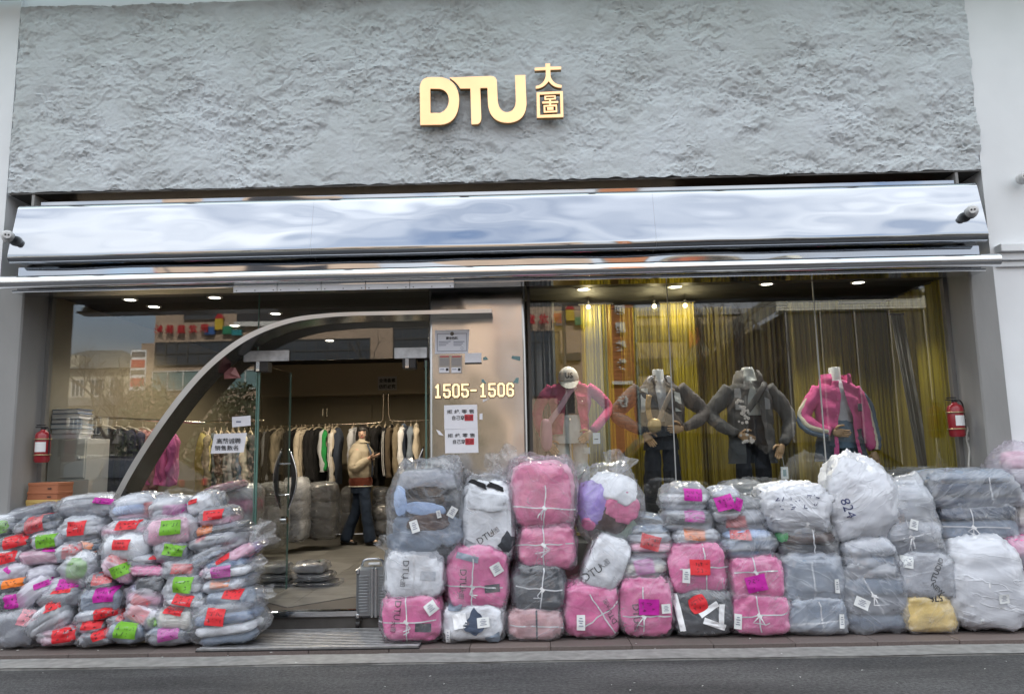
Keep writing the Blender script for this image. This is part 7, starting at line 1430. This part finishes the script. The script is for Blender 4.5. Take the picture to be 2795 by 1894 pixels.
far_window(ml, mx_(1440, YV), mx_(1530, YV), mz(1080, YV, 1480), mz(905, YV, 1480), 0, 4, 6, M_wdk); MB().box(mx_(1530, YV), mx_(1585, YV), .02, .3, mz(985, YV, 1560), mz(965, YV, 1560)).build('band', M_wdk, ml)
far_window(ml, mx_(420, YV), mx_(1010, YV), mz(1062, YV, 600), mz(1012, YV, 600), 0, 14, 1, M_wfr, glass=mat('lit_shopfront', (.16, .26, .27), .15))
M_rl = mat('red_sign_letter', (.42, .012, .02), .4)
def sign_letters(px0, px1, py, par, txt, y=.3):
    "letters on a wall facing +Y, reading correctly from the street"
    x0, x1 = mx_(px0, YV), mx_(px1, YV); z = mz(py, YV, (px0+px1)/2); n = len(txt); h = (x1-x0)/n*.72
    for k, ch in enumerate(txt):
        v, f = text2d(ch, 1.0, .02); v = v*(h/(v[:, 1].max()-v[:, 1].min())); xc = x1-(x1-x0)*(k+.5)/n; m = MB()
        m.add([(xc-a, y+.12, z+b) for a, b in v], f); m.add([(xc-a, y, z+b) for a, b in v], [q[::-1] for q in f]); m.build('sign_letter', M_rl, par)
sign_letters(420, 575, 900, ml, '昆龙童装城'); sign_letters(1432, 1542, 873, ml, '昆龙童')
def toy_logo(px, py, par):
    x, z = mx_(px, YV), mz(py, YV, px)
    for nm, bx_, col in (('block', (-.55, -.05, -.2, .5), (.55, .38, .03)), ('block', (-1.2, -.58, -.5, .0), (.03, .10, .30)), ('block', (-.02, .55, -.5, .0), (.02, .2, .1)), ('block', (.58, 1.2, -.6, -.25), (.02, .22, .25))): MB().box(x+bx_[0], x+bx_[1], .05, .3, z+bx_[2], z+bx_[3]).build(nm, mat('logo_%d' % int(col[0]*1000+col[2]*99), col, .4), par)
    MB().prism([(x-.6, z+.52), (x+.0, z+.52), (x-.3, z+.95)], .05, .3).build('block_roof', M_rl, par, recalc=True)
toy_logo(610, 893, ml); toy_logo(1572, 868, ml)
# banner board
bb = empty('banner_board', (mx_(376, 38), -38, 0), label='tall red and white poster board beside the beige building, mirrored in left window', cat='billboard')
zb0, zb1 = mz(1065, 38, 376), mz(955, 38, 376); MB().box(-.45, .45, -.1, 0, zb0, zb1).build('board', M_white, bb); MB().tube([(0, -.05, 0), (0, -.05, zb0)], .08, n=8).build('post', M_dark, bb)
for k, (a, b, c) in enumerate(((.1, .3, (.5, .03, .03)), (.38, .5, (.1, .1, .1)), (.55, .75, (.5, .03, .03)), (.82, .95, (.12, .12, .14)))): MB().box(-.4, .4, .001, .02, zb0+(zb1-zb0)*a, zb0+(zb1-zb0)*b).build('poster_panel', mat('poster_%d' % k, c, .6), bb)
# brick sign tower
YV = 24.0; tw_ = empty('brick_sign_tower', (0, -YV, 0), label='orange brick tower with white vertical characters, mirrored in the right window', cat='tower')
tx0, tx1 = mx_(1658, YV), mx_(1736, YV); MB().box(tx0, tx1, -1.2, 0, 0, 13).build('shaft', wall_mat('orange_brick', (.42, .15, .05), .5, .16, .35), tw_)
for x in (tx0-.08, tx1+.0): MB().box(x, x+.08, -.9, .12, 0, 13).build('edge_trim', mat('teal_trim', (.12, .18, .18), .5), tw_)
for k, ch in enumerate('中国服装第一街'):
    z = mz(795+k*50, YV, 1700); v, f = text2d(ch, 1.0, .04); sz = .42; v = v*sz/(max(.5, v[:, 1].max()-v[:, 1].min())); m = MB(); xc = (tx0+tx1)/2
    m.add([(xc-a, .14, z+b) for a, b in v], f); m.add([(xc-a, .03, z+b) for a, b in v], [q[::-1] for q in f]); m.build('sign_letter', M_wfr, tw_)
# farther block between the tower and the dark building
YV = 62.0; fb = empty('distant_office_block', (0, -YV, 0), label='distant flat-roofed beige block mirrored between the brick tower and the dark building', cat='building')
ox0, ox1 = mx_(1700, YV), mx_(2060, YV); oz = mz(862, YV, 1850); MB().box(ox0, ox1, -10, 0, 0, oz).build('wall', mat('dull_beige', (.30, .25, .18), .8, var=.1, vscale=.5), fb); MB().box(ox0-.2, ox1+.2, -10, .2, oz, oz+.5).build('roof_edge', M_conc, fb)
for k in range(6): far_window(fb, ox0+.8, ox1-.8, oz-2.2-k*3.0, oz-.9-k*3.0, .01, 9, 1, M_wdk)
for k in range(2): MB().box((ox0*.45+ox1*.55)-.5, (ox0*.45+ox1*.55)+.5, .2, .3, oz-3.5-k*4, oz-1.2-k*4).build('sign_panel', mat('orange_sign', (.45, .10, .03), .5), fb)
# dark building with slatted parapet
YV = 19.0; db = empty('dark_metal_building', (0, -YV, 0), label='dark metal-clad building with white slatted parapet, mirrored in the right window', cat='building')
dx0, dx1 = mx_(2150, YV), mx_(2800, YV); zt = mz(850, YV, 2300); zp = mz(798, YV, 2300)
MB().box(dx0, dx1+6, -20, 0, 0, zt).build('wall', mat('dark_cladding', (.032, .030, .028), .5, var=.1), db)
for k in range(12): x = dx0+(dx1+6-dx0)*k/12; MB().box(x, x+.05, .001, .06, .1, zt).build('cladding_seam', mat('seam_grey', (.25, .24, .23), .4), db)
for k in range(14): MB().box(dx0-.05, dx0-.001, -20+k*1.45, -19.95+k*1.45, .1, zt).build('cladding_seam', _mats['seam_grey'], db)
M_sl = mat('parapet_slat_white', (.62, .60, .50), .6)
for k in range(7):
    z = zt+.05+(zp-zt)*k/7; MB().box(dx0-.3, dx1+6, .05, .12, z, z+(zp-zt)/11).build('parapet_slat', M_sl, db); MB().box(dx0-.3, dx0-.23, -20, .05, z, z+(zp-zt)/11).build('parapet_slat', M_sl, db)
MB().box(dx0-.15, dx1+6, -.4, .04, zt, zt+.06).build('parapet_base', M_sl, db)
for k in range(8): x = dx0+(dx1+6-dx0)*k/8; MB().box(x, x+.08, -.02, .04, zt+.06, zp).build('parapet_post', M_sl, db)
# bare trees
M_bark = mat('winter_bark', (.12, .095, .075), .9, var=.2, vscale=6)
def bare_tree(px, py0, yv, label, H, spread, seed):
    q = PM(px, 1200, yv); e = empty('bare_tree', (q.x, q.y, 0), label=label, cat='tree', group='leafless street trees across the road'); r = random.Random(seed); tr = MB(); cr = MB()
    def grow(p, d, L, rad, lev):
        n = 4; pts = [p]; dd = d.copy()
        for k in range(n): dd = (dd+Vector((r.gauss(0, .10), r.gauss(0, .10), .05+r.gauss(0, .05)))).normalized(); pts.append(pts[-1]+dd*L/n)
        (tr if lev == 0 else cr).tube(pts, [rad*(1-.12*k) for k in range(n+1)], n=7 if lev < 2 else (4 if lev < 3 else 3), cap=False)
        if lev >= 4: return
        for k in range(5 if lev == 0 else r.choice((3, 4, 5))):
            t = r.uniform(.35, 1) if lev else r.uniform(.6, 1.0); i = min(n-1, int(t*n)); b = pts[i].lerp(pts[i+1], t*n-i) if i < n else pts[-1]
            a = r.uniform(0, 2*pi); nd = (dd*r.uniform(.6, 1)+Vector((cos(a), sin(a), r.uniform(0, .5)))*spread).normalized(); grow(b, nd, L*r.uniform(.5, .72), rad*r.uniform(.42, .58), lev+1)
    grow(Vector((0, 0, 0)), Vector((0, 0, 1)), H*.42, H*.016, 0); tr.build('trunk', M_bark, e, smooth=True); cr.build('branches', M_bark, e, smooth=True)
bare_tree(290, 900, 30, 'bare spreading tree in front of the flats, mirrored in left window', 9.0, .85, 3); bare_tree(372, 940, 33, 'bare tree beside the poster board, mirrored in left window', 8.2, .75, 5)
bare_tree(880, 900, 26, 'bare tree before the beige building, mirrored above the doors at left', 8.0, .8, 8); bare_tree(1040, 900, 24, 'bare tree mirrored above the doors at right', 8.2, .8, 11)
bare_tree(1935, 850, 15, 'bare bushy tree mirrored behind the grey mannequins', 7.6, .75, 14); bare_tree(1870, 860, 17, 'slender bare tree left of the bushy one, mirrored in right window', 7.6, .6, 21)
# hedge
rs = np.random.RandomState(5); n = 16000; hx0, hx1 = mx_(350, 26), mx_(1425, 26)
c = np.stack([rs.uniform(hx0, hx1, n), -26+rs.normal(0, .7, n), rs.uniform(0, 1, n)**.7], 1); top = 4.0+.6*np.sin(c[:, 0]*1.9)+.35*np.sin(c[:, 0]*4.7+1); c[:, 2] *= top
a1 = rs.normal(size=(n, 3)); a1 /= np.linalg.norm(a1, axis=1)[:, None]; a2 = np.cross(a1, rs.normal(size=(n, 3))); a2 /= np.linalg.norm(a2, axis=1)[:, None]; s = rs.uniform(.08, .16, n)[:, None]
V = np.stack([c-a1*s, c+a2*s*.5, c+a1*s, c-a2*s*.5], 1).reshape(-1, 3); F = np.arange(4*n).reshape(-1, 4).tolist()
tag(npmesh('hedge', V, F, mat('hedge_leaf', (.05, .065, .03), .6, var=.3, vscale=2), None, False), 'dark leafy hedge along the far side of the street, mirrored in left window', 'hedge', kind='stuff')
# street lamps
for px, yv, pyt, l, kind in ((1536, 16, 790, 'dark street lamp post with bell lantern, mirrored near the column', 0), (138, 30, 905, 'tall thin street lamp mirrored at the far left', 1), (2020, 17, 880, 'curved street lamp mirrored beside the dark building', 0)):
    q = PM(px, pyt, yv); e = empty('street_lamp', (q.x, q.y, 0), label=l, cat='street lamp', group='street lamps across the road'); h = q.z
    MB().tube([(0, 0, 0), (0, 0, 1), (0, 0, h)], [.11, .07, .05], n=10).build('post', M_dark, e, smooth=True)
    if kind == 0:
        MB().tube(smooth_path([Vector((0, 0, h*.93)), Vector((.15, 0, h)), Vector((.4, 0, h*1.01)), Vector((.5, 0, h*.98))]), .03, n=8).build('arm', M_dark, e, smooth=True); MB().lathe([(.05, 0), (.10, -.08), (.24, -.17), (.24, -.19), (.0, -.18)], (.5, 0, h*.98), 16).build('lantern', M_dark, e, smooth=True, angle=40)
        MB().box(-.25, .25, -.06, .02, 2.6, 3.7).build('sign_board', M_dark, e)
    else: MB().tube([(0, 0, h), (.35, 0, h+.15)], .04, n=8).build('arm', M_dark, e); MB().box(.2, .75, -.12, .12, h+.12, h+.2, ch=.03).build('lamp_head', M_dark, e)
# parked cars behind the camera
def make_car(loc, col, label, flip=1, tall=1.0):
    e = empty('parked_car', loc, label=label, cat='car', group='cars parked on the street'); cm = mat('car_paint_%d' % int(col[0]*999), col, .25, coat=1.0)
    side = [(-2.2, .35), (-2.25, .75), (-2.15, .95), (-1.2, 1.05), (-.55, 1.52*tall), (.3, 1.60*tall), (1.35, 1.55*tall), (2.0, 1.1), (2.2, .95), (2.22, .45), (2.1, .3), (-2.1, .3)]
    b = MB(); n = len(side); V = []
    for yy, k in ((-.86, .97), (-.90, 1.0), (.90, 1.0), (.86, .97)): V += [(x*flip*k, yy*(1-.16*max(0, z-1.0)/.6), .3+(z-.3)*k) for x, z in side]
    F = [tuple(range(n)), tuple(range(4*n-1, 3*n-1, -1))]+[(r*n+i, r*n+(i+1) % n, (r+1)*n+(i+1) % n, (r+1)*n+i) for r in range(3) for i in range(n)]
    b.add(V, F); b.build('body', cm, e, smooth=True, angle=35, recalc=True)
    for s in (-1, 1):
        for pl in ([(-.95, 1.06), (-.5, 1.44*tall), (.25, 1.50*tall), (.25, 1.06)], [(.33, 1.06), (.33, 1.50*tall), (1.25, 1.46*tall), (1.72, 1.08)]):
            w = MB(); y0 = s*(.815+.0); w.prism([(x*flip, z) for x, z in pl], y0-.05, y0+.06 if s > 0 else y0+.05); w.v = [(x, s*(.925-.14*max(0, z-1.0)/.6)+(.0 if k < len(pl) else -.05*s), z) for k, (x, y, z) in enumerate(w.v)]; w.build('side_window', M_win, e, recalc=True)
        for x in (-1.4, 1.4):
            t = MB(); t.lathe([(.2, -.10), (.32, -.10), (.34, -.06), (.34, .06), (.32, .10), (.2, .10)], (x*flip, s*.82, .34), 22, axis='y'); wh = t.build('wheel', M_black, e, smooth=True, angle=40); MB().lathe([(.0, -.105), (.2, -.11), (.21, .11), (.0, .105)], (x*flip, s*.82, .34), 14, axis='y').build('rim', M_alu, wh)
    m = MB(); m.add([(-1.17*flip, -.70, 1.075), (-1.17*flip, .70, 1.075), (-.62*flip, .62, 1.50*tall), (-.62*flip, -.62, 1.50*tall)], [(0, 1, 2, 3)]); m.v = [(x-.02*flip, y, z+.02) for x, y, z in m.v]; m.build('windscreen', M_win, e)
    for s in (-1, 1): MB().box(min(-2.27*flip, -2.2*flip), max(-2.27*flip, -2.2*flip), s*.62-.16, s*.62+.16, .72, .86, ch=.02).build('headlight', M_tag, e); MB().box(min(2.19*flip, 2.26*flip), max(2.19*flip, 2.26*flip), s*.7-.12, s*.7+.12, .8, .98, ch=.02).build('tail_light', M_red, e)
    return e
make_car((mx_(1820, 9.5), -9.6, -.03), (.02, .021, .024), 'dark tall van parked behind the photographer, mirrored among the mannequins', 1, 1.12); make_car((mx_(2250, 10.5), -10.6, -.03), (.025, .02, .022), 'dark car mirrored at the right of the window', -1); make_car((mx_(300, 13), -13.2, -.03), (.12, .12, .13), 'grey car mirrored low in the left window', 1)
# ------------------------------------------------------------------ scraps lying on the road
r_ = random.Random(9); m = MB()
for k in range(46):
    x, y = r_.uniform(-4, 4), r_.uniform(-1.9, -.95) if k > 12 else r_.uniform(-.9, -.6); s = r_.uniform(.004, .013); a = r_.uniform(0, pi); z = (-.024 if y < -1.23 else (-.006 if y < -.96 else .003))
    c, q = cos(a)*s, sin(a)*s; m.add([(x-c, y-q, z), (x+q*.5, y-c*.5, z+.003), (x+c, y+q, z+.001), (x-q*.6, y+c*.4, z+.004)], [(0, 1, 2, 3)])
tag(m.build('litter', mat('paper_litter', (.55, .55, .53), .8, var=.5, vscale=3)), 'small pale scraps of litter strewn over the road and kerb', 'litter', kind='stuff')
